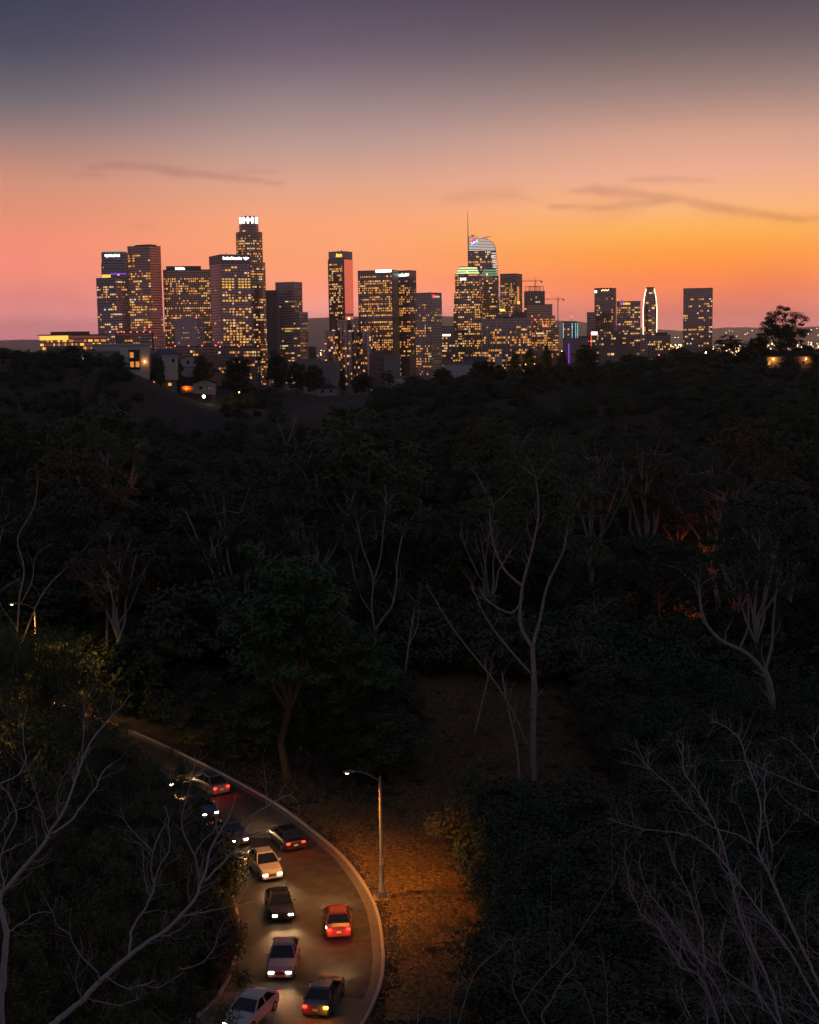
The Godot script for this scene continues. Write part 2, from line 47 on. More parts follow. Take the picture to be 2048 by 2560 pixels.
const RIGHT_DEAD_SHRUB := [[0.0176,0.0047,[2.9,34.46,-10.6,2.87,34.6,-10.68,2.83,34.8,-10.76,2.77,34.97,-10.85,2.71,35.11,-10.93,2.64,35.28,-11.01,2.6,35.45,-11.09,2.58,35.6,-11.18,2.52,35.87,-11.26,2.5,35.95,-11.34,2.46,36.05,-11.42,2.41,36.15,-11.51,2.35,36.25,-11.59,2.3,36.31,-11.67,2.29,36.37,-11.75,2.3,36.46,-11.84,2.32,36.51,-11.92,2.28,36.53,-12.0]],[0.0181,0.0046,[3.24,34.72,-10.3,3.08,35.06,-10.4,3.03,35.19,-10.5,2.95,35.37,-10.6,2.88,35.55,-10.7,2.83,35.68,-10.8,2.8,35.78,-10.9,2.75,35.9,-11.0,2.79,36.09,-11.1,2.81,36.23,-11.2,2.77,36.41,-11.3,2.74,36.52,-11.4,2.71,36.67,-11.5,2.67,36.71,-11.6,2.57,36.76,-11.7,2.52,36.74,-11.8]],[0.0179,0.0036,[3.35,34.4,-10.8,3.23,34.65,-10.9,3.16,34.78,-11.0,3.07,34.96,-11.1,2.97,35.11,-11.2,2.86,35.25,-11.3,2.74,35.41,-11.4,2.62,35.57,-11.5,2.52,35.68,-11.6,2.37,35.77,-11.7,2.19,35.78,-11.8,2.0,35.77,-11.9,1.88,35.77,-12.0,1.78,35.77,-12.1,1.71,35.77,-12.2]],[0.0129,0.0035,[2.65,34.25,-11.0,2.6,34.4,-11.08,2.48,34.65,-11.16,2.38,34.81,-11.24,2.28,34.95,-11.32,2.2,35.07,-11.4,2.09,35.2,-11.48,2.02,35.27,-11.56,1.96,35.37,-11.64,1.92,35.52,-11.72,1.94,35.59,-11.8]],[0.0142,0.0041,[2.55,34.17,-11.2,2.46,34.46,-11.26,2.36,34.7,-11.32,2.22,34.75,-11.38,2.18,34.82,-11.43,2.1,34.95,-11.49,2.04,35.04,-11.55,1.93,35.11,-11.61,1.88,35.21,-11.67,1.83,35.32,-11.72,1.83,35.42,-11.78,1.81,35.54,-11.84,1.84,35.7,-11.9]],[0.0119,0.0034,[2.35,34.88,-11.1,2.35,35.12,-11.19,2.31,35.27,-11.27,2.27,35.41,-11.36,2.2,35.55,-11.44,2.17,35.61,-11.53,2.14,35.75,-11.61,2.13,35.77,-11.7]],[0.0077,0.0028,[2.38,35.07,-11.3,2.38,35.18,-11.33,2.34,35.35,-11.36,2.31,35.5,-11.39,2.3,35.57,-11.41,2.32,35.59,-11.44,2.37,35.51,-11.47,2.36,35.38,-11.5]],[0.0104,0.0042,[2.9,35.66,-11.8,2.78,35.73,-11.85,2.63,35.76,-11.9,2.52,35.81,-11.95,2.4,35.92,-12.0,2.32,36.02,-12.05,2.2,36.13,-12.1,2.09,36.22,-12.15,2.05,36.25,-12.2,1.99,36.39,-12.25,1.97,36.45,-12.3]],[0.006,0.0024,[2.1,36.21,-12.2,2.08,36.22,-12.23,1.94,36.35,-12.27,1.83,36.37,-12.3]],[0.0048,0.0024,[2.1,36.21,-12.2,1.97,36.22,-12.3,1.86,36.22,-12.4]],[0.0054,0.003,[2.06,36.24,-12.2,2.07,36.35,-12.2,2.07,36.42,-12.2]],[0.01,0.0035,[2.97,35.74,-11.4,2.93,35.97,-11.45,2.92,36.09,-11.5,2.94,36.17,-11.55,2.94,36.29,-11.6,2.97,36.33,-11.65,2.96,36.39,-11.7,3.02,36.46,-11.75,3.08,36.43,-11.8]],[0.0057,0.0029,[2.97,36.26,-11.7,2.93,36.3,-11.75,2.91,36.42,-11.8]],[0.008,0.0029,[3.28,36.38,-10.9,3.25,36.35,-11.08,3.16,36.34,-11.27,3.03,36.37,-11.45,2.95,36.37,-11.63,2.84,36.39,-11.82,2.64,36.34,-12.0]],[0.0074,0.0027,[3.28,36.4,-10.9,3.21,36.5,-10.96,3.15,36.63,-11.02,3.08,36.71,-11.08,3.01,36.77,-11.14,2.97,36.78,-11.2]],[0.0069,0.0028,[3.29,36.11,-10.9,3.23,36.12,-11.0,3.12,36.19,-11.1,3.01,36.25,-11.2,2.96,36.34,-11.3]],[0.0066,0.0027,[2.92,35.87,-11.2,2.94,35.9,-11.16,2.99,35.99,-11.12,3.01,36.05,-11.08,3.07,36.15,-11.04,3.1,36.28,-11.0]],[0.0105,0.0033,[2.96,34.41,-10.8,2.77,34.69,-10.95,2.61,34.78,-11.1,2.5,34.83,-11.25,2.41,34.93,-11.4]],[0.0098,0.0033,[2.56,34.21,-11.2,2.5,34.32,-11.25,2.45,34.49,-11.3,2.38,34.62,-11.35,2.35,34.74,-11.4]],[0.0068,0.0023,[1.67,34.02,-11.6,1.64,34.13,-11.65,1.64,34.44,-11.7,1.61,34.65,-11.75,1.57,34.68,-11.8]],[0.0062,0.0026,[3.18,36.81,-10.6,3.12,36.81,-10.65,3.09,36.89,-10.7,3.12,36.94,-10.75,3.16,36.97,-10.8]],[0.0068,0.0034,[2.85,35.73,-11.6,2.73,36.07,-11.57,2.66,36.14,-11.55,2.67,36.33,-11.53,2.67,36.36,-11.5]],[0.0045,0.0028,[2.66,36.28,-11.5,2.7,36.31,-11.5,2.74,36.33,-11.5]],[0.0047,0.0041,[2.33,36.3,-12.0,2.43,36.33,-11.9]],[0.0064,0.0028,[2.74,35.36,-11.0,2.75,35.07,-11.07,2.73,35.13,-11.15,2.69,35.29,-11.23,2.67,35.33,-11.3]],[0.0046,0.0016,[3.03,35.19,-10.5,3.0,35.56,-10.53,3.03,35.68,-10.57,3.09,35.73,-10.6]],[0.0071,0.0018,[2.55,34.79,-11.47,2.59,34.8,-11.59,2.63,34.82,-11.72,2.65,34.84,-11.84,2.7,34.86,-11.96,2.74,34.88,-12.08]],[0.0063,0.0016,[2.41,34.48,-10.66,2.43,34.59,-10.7,2.44,34.7,-10.74,2.44,34.8,-10.78,2.4,34.91,-10.83,2.34,35.0,-10.87,2.31,35.1,-10.91]],[0.005,0.0016,[2.32,34.79,-10.8,2.31,34.84,-10.79,2.3,34.9,-10.79,2.29,34.94,-10.79,2.28,35.0,-10.79,2.27,35.05,-10.78,2.28,35.1,-10.78]],[0.0052,0.0017,[3.45,34.73,-11.62,3.38,34.78,-11.65,3.32,34.86,-11.68,3.26,34.93,-11.71,3.22,35.01,-11.74,3.15,35.08,-11.77,3.08,35.14,-11.8]],[0.0044,0.0017,[2.98,34.53,-11.04,3.0,34.56,-11.12,3.0,34.58,-11.19,3.01,34.6,-11.27,3.02,34.63,-11.35,3.03,34.65,-11.43,3.06,34.68,-11.5]],[0.0055,0.0018,[3.81,33.65,-12.22,3.78,33.67,-12.25,3.74,33.7,-12.28,3.71,33.72,-12.31,3.67,33.73,-12.34,3.63,33.74,-12.37,3.58,33.74,-12.41]],[0.0084,0.0018,[2.66,33.96,-12.72,2.63,34.09,-12.69,2.62,34.23,-12.66,2.58,34.37,-12.63,2.5,34.48,-12.6,2.43,34.6,-12.57,2.36,34.71,-12.54]],[0.0069,0.0017,[2.38,34.02,-11.91,2.32,34.16,-11.89,2.27,34.3,-11.88,2.26,34.45,-11.86,2.22,34.59,-11.85,2.19,34.74,-11.83]],[0.0053,0.0017,[2.55,34.4,-11.68,2.51,34.51,-11.67,2.45,34.62,-11.66,2.4,34.72,-11.66,2.37,34.84,-11.65,2.36,34.96,-11.64]],[0.0048,0.0017,[3.29,35.09,-10.71,3.23,35.1,-10.82,3.17,35.08,-10.93,3.1,35.06,-11.04,3.03,35.02,-11.15,2.96,34.97,-11.26,2.88,34.92,-11.37]],[0.0076,0.0018,[3.54,34.13,-11.34,3.48,34.15,-11.45,3.42,34.16,-11.56,3.35,34.17,-11.67,3.27,34.17,-11.77,3.2,34.19,-11.88,3.11,34.17,-11.99,3.02,34.13,-12.1]],[0.0063,0.0019,[3.52,34.33,-12.58,3.45,34.42,-12.69,3.36,34.48,-12.81,3.25,34.53,-12.92,3.14,34.59,-13.04,3.04,34.65,-13.16]],[0.0078,0.0018,[2.62,34.52,-11.94,2.59,34.53,-12.03,2.55,34.52,-12.13,2.51,34.51,-12.22,2.47,34.49,-12.31,2.42,34.48,-12.4,2.38,34.46,-12.49]],[0.0069,0.0017,[2.71,34.81,-10.66,2.7,34.89,-10.83,2.72,34.97,-11.01,2.71,35.06,-11.18,2.74,35.15,-11.35]],[0.0058,0.0016,[2.48,34.91,-10.76,2.45,34.96,-10.79,2.43,35.02,-10.82,2.41,35.08,-10.84,2.37,35.13,-10.87,2.34,35.19,-10.89,2.34,35.26,-10.92,2.32,35.32,-10.94]],[0.0052,0.0017,[3.29,34.56,-10.75,3.22,34.57,-10.88,3.17,34.6,-11.01,3.12,34.64,-11.13,3.07,34.68,-11.26,3.04,34.75,-11.39]],[0.0068,0.0016,[2.4,34.48,-10.61,2.39,34.53,-10.63,2.39,34.58,-10.65,2.38,34.62,-10.67,2.36,34.67,-10.68,2.36,34.72,-10.7]],[0.0074,0.0018,[3.52,33.74,-11.98,3.44,33.83,-12.07,3.36,33.92,-12.17,3.25,33.98,-12.26,3.16,34.06,-12.35]],[0.0077,0.0019,[3.07,34.37,-12.3,3.02,34.49,-12.37,2.96,34.61,-12.44,2.89,34.72,-12.52,2.8,34.82,-12.59,2.73,34.94,-12.67,2.62,35.03,-12.74]],[0.006,0.0018,[3.71,34.54,-12.02,3.71,34.59,-12.14,3.69,34.63,-12.26,3.67,34.67,-12.38,3.64,34.71,-12.5,3.6,34.74,-12.61]],[0.0081,0.0019,[2.61,34.12,-12.77,2.5,34.29,-12.78,2.37,34.45,-12.79,2.23,34.59,-12.8,2.07,34.71,-12.8]],[0.0056,0.0018,[3.75,34.29,-11.92,3.73,34.4,-11.94,3.71,34.5,-11.96,3.69,34.6,-11.98,3.63,34.69,-12.01,3.56,34.76,-12.03,3.49,34.84,-12.05,3.43,34.92,-12.07]],[0.0077,0.0018,[2.27,34.58,-11.79,2.3,34.63,-11.88,2.32,34.69,-11.97,2.34,34.75,-12.05,2.34,34.81,-12.14,2.32,34.87,-12.23,2.32,34.93,-12.32]],[0.0064,0.0018,[2.98,34.23,-11.65,3.0,34.23,-11.84,3.0,34.23,-12.03,3.02,34.23,-12.22,3.01,34.24,-12.4]],[0.0063,0.0016,[2.48,34.68,-10.95,2.42,34.78,-10.92,2.37,34.88,-10.89,2.31,34.97,-10.86,2.24,35.06,-10.84]],[0.0058,0.0016,[2.3,34.8,-10.89,2.2,34.94,-10.83,2.09,35.08,-10.77,1.99,35.22,-10.72,1.91,35.37,-10.66]],[0.0046,0.0016,[2.39,34.28,-11.16,2.38,34.38,-11.14,2.38,34.49,-11.11,2.41,34.59,-11.09,2.41,34.69,-11.06,2.42,34.79,-11.04,2.42,34.9,-11.02,2.44,35.0,-10.99]],[0.0074,0.0016,[3.02,35.02,-11.11,2.95,35.12,-11.14,2.86,35.2,-11.17,2.75,35.25,-11.2,2.63,35.29,-11.23]],[0.0075,0.0017,[3.63,33.92,-11.89,3.51,34.03,-11.88,3.37,34.11,-11.86,3.23,34.15,-11.84,3.09,34.2,-11.83]],[0.0081,0.0018,[3.2,33.96,-11.9,3.14,34.04,-11.91,3.06,34.1,-11.93,2.97,34.14,-11.94,2.87,34.15,-11.95,2.77,34.16,-11.96,2.67,34.16,-11.98,2.57,34.14,-11.99]],[0.0074,0.0018,[2.37,34.15,-11.7,2.36,34.15,-11.82,2.36,34.15,-11.94,2.36,34.16,-12.07,2.38,34.17,-12.19,2.39,34.18,-12.32]],[0.0055,0.0018,[2.25,34.81,-11.2,2.18,34.89,-11.4,2.1,34.97,-11.59,2.04,35.07,-11.79,2.0,35.19,-11.98]],[0.006,0.0017,[3.51,34.31,-11.49,3.41,34.36,-11.46,3.29,34.39,-11.44,3.19,34.44,-11.42,3.07,34.47,-11.4,2.96,34.49,-11.38]],[0.0064,0.0019,[2.45,33.51,-12.65,2.38,33.53,-12.71,2.31,33.52,-12.77,2.23,33.52,-12.83,2.14,33.51,-12.9,2.07,33.52,-12.96,1.99,33.53,-13.02]],[0.0051,0.0018,[3.36,34.07,-11.95,3.32,34.11,-11.96,3.29,34.16,-11.97,3.27,34.21,-11.99,3.23,34.26,-12.0,3.19,34.3,-12.01,3.14,34.33,-12.02]],[0.0064,0.0017,[2.77,34.28,-10.97,2.76,34.31,-11.12,2.76,34.34,-11.28,2.73,34.37,-11.44,2.7,34.4,-11.6,2.69,34.44,-11.76]],[0.0054,0.0019,[3.82,33.81,-12.26,3.79,33.9,-12.37,3.74,33.99,-12.48,3.67,34.06,-12.58,3.59,34.12,-12.69,3.48,34.15,-12.79]],[0.0055,0.0017,[2.17,35.07,-10.95,2.13,35.18,-11.04,2.07,35.29,-11.13,2.02,35.41,-11.22,1.94,35.51,-11.31]],[0.0057,0.0018,[2.97,34.55,-11.55,2.92,34.63,-11.61,2.9,34.72,-11.68,2.89,34.81,-11.75,2.9,34.91,-11.82,2.91,35.0,-11.89,2.94,35.1,-11.96,2.96,35.2,-12.02]],[0.0071,0.0017,[3.6,34.74,-11.37,3.63,34.75,-11.48,3.65,34.76,-11.6,3.67,34.77,-11.72,3.69,34.79,-11.83,3.7,34.8,-11.95]],[0.0066,0.0019,[2.55,33.76,-11.96,2.57,33.8,-12.07,2.61,33.83,-12.19,2.64,33.87,-12.3,2.65,33.91,-12.41,2.67,33.96,-12.53,2.71,34.0,-12.64]],[0.0067,0.0017,[3.01,33.88,-11.76,2.96,34.06,-11.73,2.95,34.24,-11.7,2.92,34.42,-11.67,2.91,34.6,-11.64,2.92,34.78,-11.61]],[0.0067,0.0018,[3.32,34.31,-12.23,3.29,34.37,-12.24,3.25,34.42,-12.26,3.2,34.46,-12.28,3.13,34.49,-12.3,3.08,34.52,-12.31,3.02,34.56,-12.33]],[0.0064,0.0017,[3.56,34.61,-11.64,3.52,34.68,-11.66,3.5,34.75,-11.68,3.47,34.82,-11.7,3.47,34.9,-11.72]],[0.0063,0.0017,[3.39,34.63,-10.7,3.42,34.68,-10.85,3.45,34.73,-11.01,3.46,34.77,-11.16,3.48,34.83,-11.31,3.5,34.88,-11.46]],[0.0072,0.0016,[3.56,34.59,-11.52,3.44,34.69,-11.45,3.33,34.81,-11.39,3.24,34.93,-11.32,3.13,35.05,-11.25]]]
const MIDDLE_DEAD_SHRUB := [[0.0081,0.003,[0.33,33.56,-12.5,0.38,33.73,-12.5,0.44,33.95,-12.5,0.49,34.1,-12.5,0.55,34.24,-12.5,0.65,34.34,-12.5,0.76,34.43,-12.5,0.83,34.52,-12.5,0.88,34.53,-12.5,0.94,34.54,-12.5,0.99,34.5,-12.5]],[0.0046,0.002,[0.49,34.09,-12.5,0.48,34.1,-12.5,0.39,34.25,-12.5,0.37,34.34,-12.5,0.31,34.4,-12.5,0.25,34.44,-12.5]],[0.0091,0.0036,[1.07,33.56,-12.5,1.03,33.72,-12.5,0.95,33.9,-12.5,0.88,34.08,-12.5,0.91,34.23,-12.5,0.9,34.39,-12.5,0.88,34.53,-12.5]],[0.0041,0.0015,[0.77,34.44,-12.5,0.7,34.55,-12.5,0.66,34.68,-12.5]],[0.003,0.0015,[0.89,34.54,-12.5,0.95,34.64,-12.5]],[0.0046,0.002,[0.29,33.56,-12.5,0.3,33.73,-12.5,0.32,33.96,-12.5,0.38,34.18,-12.5,0.39,34.25,-12.5]],[0.0142,0.0041,[1.17,33.54,-12.5,1.17,33.71,-12.5,1.15,33.81,-12.5,1.22,33.91,-12.5,1.34,34.13,-12.5,1.45,34.26,-12.5,1.47,34.35,-12.5,1.53,34.42,-12.5]],[0.0051,0.002,[1.22,33.91,-12.5,1.16,34.0,-12.5,1.04,34.06,-12.5,0.94,34.1,-12.5,0.97,34.17,-12.5,1.08,34.18,-12.5]],[0.0061,0.002,[1.66,33.65,-12.5,1.53,34.05,-12.5,1.41,34.16,-12.5,1.27,34.27,-12.5,1.14,34.27,-12.5]],[0.0041,0.0015,[0.81,34.11,-12.5,0.75,34.18,-12.5,0.67,34.24,-12.5,0.61,34.28,-12.5]],[0.0041,0.002,[0.9,34.38,-12.5,0.91,34.42,-12.5,0.95,34.4,-12.5,0.96,34.36,-12.5]],[0.003,0.0015,[-0.05,33.6,-12.5,-0.09,33.85,-12.5,-0.11,33.91,-12.5]],[0.0041,0.0015,[-0.0,33.62,-12.5,0.01,33.85,-12.5,0.03,33.98,-12.5,0.04,34.04,-12.5,0.09,34.09,-12.5]],[0.0036,0.0015,[0.0,33.74,-12.5,0.07,33.85,-12.5,0.13,33.89,-12.5,0.2,33.85,-12.5]]]
const STALK := [[0.0046,0.0031,[1.24,34.12,-12.6,1.24,34.46,-12.6,1.25,34.9,-12.6,1.26,35.26,-12.6]],[0.0111,0.0051,[0.95,33.94,-12.4,1.12,34.16,-12.43,1.28,34.32,-12.46,1.42,34.48,-12.49,1.55,34.66,-12.51,1.69,34.86,-12.54,1.83,35.07,-12.57,1.88,35.22,-12.6]],[0.0046,0.003,[1.43,34.49,-12.5,1.42,34.66,-12.5,1.44,34.9,-12.5]],[0.0048,0.0036,[1.79,34.9,-12.4,1.78,35.19,-12.4,1.78,35.63,-12.4]]]
# the right-hand kerb of the road, from near to far: x, y, z
const KERB := [[-48,0,-55],[-34,0,-58],[-26,0,-60.5],[-18,0,-64],[-11,0,-68.5],[-6.3,0,-73.8],[-3.6,0,-79],[-2.5,0,-84],[-2.25,0,-88],[-2.35,0,-91],[-2.7,0,-95.4],[-3.35,0,-99.2],[-4.4,0,-103.3],[-5.9,0,-107.7],[-8.3,0,-113],[-11.6,0,-119.5],[-15.4,0,-125.5],[-20.6,0.2,-132.5],[-27.8,0.8,-140.4],[-37,1.8,-148],[-50,2.6,-156],[-70,3.4,-164],[-95,4,-172]]

var M := {}
var rng := RandomNumberGenerator.new()
var noise := FastNoiseLite.new()
var taken := {}
var kerb_path := PackedVector3Array()
var kerb_left := PackedVector3Array()
var road_cells := {}
var tree_kinds := {}

# ------------------------------------------------------------------ mesh collector
class Shape:
	var v := PackedVector3Array()
	var n := PackedVector3Array()
	func tri(a: Vector3, b: Vector3, c: Vector3, na: Vector3, nb: Vector3, nc: Vector3) -> void:
		v.append(a); v.append(c); v.append(b)
		n.append(na); n.append(nc); n.append(nb)
	func quad(a: Vector3, b: Vector3, c: Vector3, d: Vector3) -> void:  # counter-clockwise seen from the front
		var k := (b - a).cross(c - a).normalized()
		if k == Vector3.ZERO:
			k = (c - a).cross(d - a).normalized()
		v.append(a); v.append(c); v.append(b); v.append(a); v.append(d); v.append(c)
		for i in 6:
			n.append(k)
	func box(t: Transform3D, s: Vector3) -> void:
		var h := s * 0.5
		var p := []
		for i in 8:
			p.append(t * Vector3(h.x if i & 1 else -h.x, h.y if i & 2 else -h.y, h.z if i & 4 else -h.z))
		quad(p[4], p[5], p[7], p[6]); quad(p[1], p[0], p[2], p[3]); quad(p[5], p[1], p[3], p[7])
		quad(p[0], p[4], p[6], p[2]); quad(p[6], p[7], p[3], p[2]); quad(p[0], p[1], p[5], p[4])
	func bx(x: float, y: float, z: float, w: float, h: float, d: float) -> void:
		box(Transform3D(Basis(), Vector3(x, y, z)), Vector3(w, h, d))
	func tube(path: Array, radii: Array, sides := 6, cap := true) -> void:
		var rings := []
		var side := Vector3.ZERO
		for i in path.size():
			var along: Vector3 = (path[mini(i + 1, path.size() - 1)] - path[maxi(i - 1, 0)]).normalized()
			if side == Vector3.ZERO:
				side = along.cross(Vector3.UP if absf(along.y) < 0.9 else Vector3.RIGHT).normalized()
			side = (side - along * side.dot(along)).normalized()
			var other := along.cross(side)
			var ring := []
			for k in sides:
				var a := TAU * k / sides
				ring.append(side * cos(a) + other * sin(a))
			rings.append(ring)
		for i in path.size() - 1:
			for k in sides:
				var q := (k + 1) % sides
				var a: Vector3 = rings[i][k]; var b: Vector3 = rings[i][q]; var c: Vector3 = rings[i + 1][q]; var d: Vector3 = rings[i + 1][k]
				var pa: Vector3 = path[i] + a * radii[i]; var pb: Vector3 = path[i] + b * radii[i]
				var pc: Vector3 = path[i + 1] + c * radii[i + 1]; var pd: Vector3 = path[i + 1] + d * radii[i + 1]
				tri(pa, pb, pc, a, b, c); tri(pa, pc, pd, a, c, d)
		if cap:
			for e in [0, path.size() - 1]:
				var out: Vector3 = (path[0] - path[1]).normalized() if e == 0 else (path[-1] - path[-2]).normalized()
				for k in sides:
					var a: Vector3 = path[e] + rings[e][k] * radii[e]; var b: Vector3 = path[e] + rings[e][(k + 1) % sides] * radii[e]
					if e == 0:
						tri(path[e], b, a, out, out, out)
					else:
						tri(path[e], a, b, out, out, out)
	func loft(rings: Array, close_ends := true) -> void:  # rings of equal count, counter-clockwise seen from the last ring
		for i in rings.size() - 1:
			var r: Array = rings[i]; var s: Array = rings[i + 1]
			for k in r.size():
				var q := (k + 1) % r.size()
				quad(r[k], r[q], s[q], s[k])
		if close_ends:
			var f: Array = rings[0]; var l: Array = rings[-1]
			for k in range(1, f.size() - 1):
				var kf: Vector3 = (f[k + 1] - f[0]).cross(f[k] - f[0]).normalized()
				tri(f[0], f[k + 1], f[k], kf, kf, kf)
				var kl: Vector3 = (l[k] - l[0]).cross(l[k + 1] - l[0]).normalized()
				tri(l[0], l[k], l[k + 1], kl, kl, kl)
	func lathe(profile: Array, sides := 16, at := Transform3D()) -> void:  # profile of Vector2(radius, height)
		for i in profile.size() - 1:
			var p: Vector2 = profile[i]; var q: Vector2 = profile[i + 1]
			for k in sides:
				var a := TAU * k / sides; var b := TAU * (k + 1) / sides
				var pa := at * Vector3(cos(a) * p.x, p.y, -sin(a) * p.x); var pb := at * Vector3(cos(b) * p.x, p.y, -sin(b) * p.x)
				var qa := at * Vector3(cos(a) * q.x, q.y, -sin(a) * q.x); var qb := at * Vector3(cos(b) * q.x, q.y, -sin(b) * q.x)
				if p.x < 0.0001:
					var k1 := (qb - pa).cross(qa - pa).normalized()
					tri(pa, qb, qa, k1, k1, k1)
				elif q.x < 0.0001:
					var k2 := (pb - pa).cross(qa - pa).normalized()
					tri(pa, pb, qa, k2, k2, k2)
				else:
					quad(pa, pb, qb, qa)

func commit(parts: Array) -> ArrayMesh:  # [Shape, material] pairs
	var m := ArrayMesh.new()
	for p in parts:
		if p[0].v.size() == 0:
			continue
		var a := []
		a.resize(Mesh.ARRAY_MAX)
		a[Mesh.ARRAY_VERTEX] = p[0].v
		a[Mesh.ARRAY_NORMAL] = p[0].n
		m.add_surface_from_arrays(Mesh.PRIMITIVE_TRIANGLES, a)
		m.surface_set_material(m.get_surface_count() - 1, p[1])
	return m

# ------------------------------------------------------------------ naming
func numbered(called: String) -> String:
	taken[called] = taken.get(called, -1) + 1
	return called if taken[called] == 0 else "%s_%03d" % [called, taken[called]]

func thing(called: String, label: String, category: String, at := Vector3.ZERO, turn := 0.0, group := "") -> Node3D:
	var o := Node3D.new()
	o.name = numbered(called)
	add_child(o)
	o.position = at
	o.rotation.y = turn
	tag(o, label, category, group)
	return o

func tag(o: Node, label: String, category: String, group := "", kind := "") -> void:
	if label: o.set_meta("label", label)
	if category: o.set_meta("category", category)
	if group: o.set_meta("group", group)
	if kind: o.set_meta("kind", kind)

func part(called: String, mesh: Mesh, parent: Node3D, stuff := false) -> MeshInstance3D:
	var o := MeshInstance3D.new()
	o.name = called
	o.mesh = mesh
	parent.add_child(o, true)
	if stuff:
		o.set_meta("kind", "stuff")
	return o

func piece(called: String, s: Shape, mat: Material, parent: Node3D, stuff := false) -> MeshInstance3D:
	return part(called, commit([[s, mat]]), parent, stuff)

func setting(called: String, s: Shape, mat: Material, kind := "structure", label := "") -> MeshInstance3D:
	var o := MeshInstance3D.new()
	o.name = numbered(called)
	o.mesh = commit([[s, mat]])
	add_child(o)
	o.set_meta("kind", kind)
	if label: o.set_meta("label", label)
	return o

# ------------------------------------------------------------------ materials
func mat(key: String, c: Color, rough := 0.9, metal := 0.0) -> StandardMaterial3D:  # c is a linear base colour
	var m := StandardMaterial3D.new()
	m.resource_name = key
	m.albedo_color = c.linear_to_srgb()
	m.roughness = rough
	m.metallic = metal
	M[key] = m
	return m

func glow(key: String, c: Color, energy: float) -> StandardMaterial3D:
	var m := mat(key, Color(c.r * 0.3, c.g * 0.3, c.b * 0.3), 0.6)
	m.emission_enabled = true
	m.emission = c.linear_to_srgb()
	m.emission_energy_multiplier = energy
	return m

func grain(key: String, dark: Color, light: Color, scale: float, freq: float, rough := 0.95, relief := 0.0, world := true) -> StandardMaterial3D:
	var m := mat(key, Color.WHITE, rough)
	var f := FastNoiseLite.new()
	f.seed = key.hash() % 1000
	f.frequency = freq
	f.fractal_octaves = 5
	var g := Gradient.new()
	g.set_color(0, dark.linear_to_srgb())
	g.set_color(1, light.linear_to_srgb())
	g.add_point(0.45, dark.lerp(light, 0.35).linear_to_srgb())
	var t := NoiseTexture2D.new()
	t.width = 512; t.height = 512; t.seamless = true; t.noise = f; t.color_ramp = g
	m.albedo_texture = t
	m.uv1_triplanar = true
	m.uv1_world_triplanar = world
	m.uv1_scale = Vector3.ONE * scale
	if relief > 0.0:
		m.heightmap_enabled = true
		m.heightmap_scale = relief
		m.heightmap_texture = t
	return m

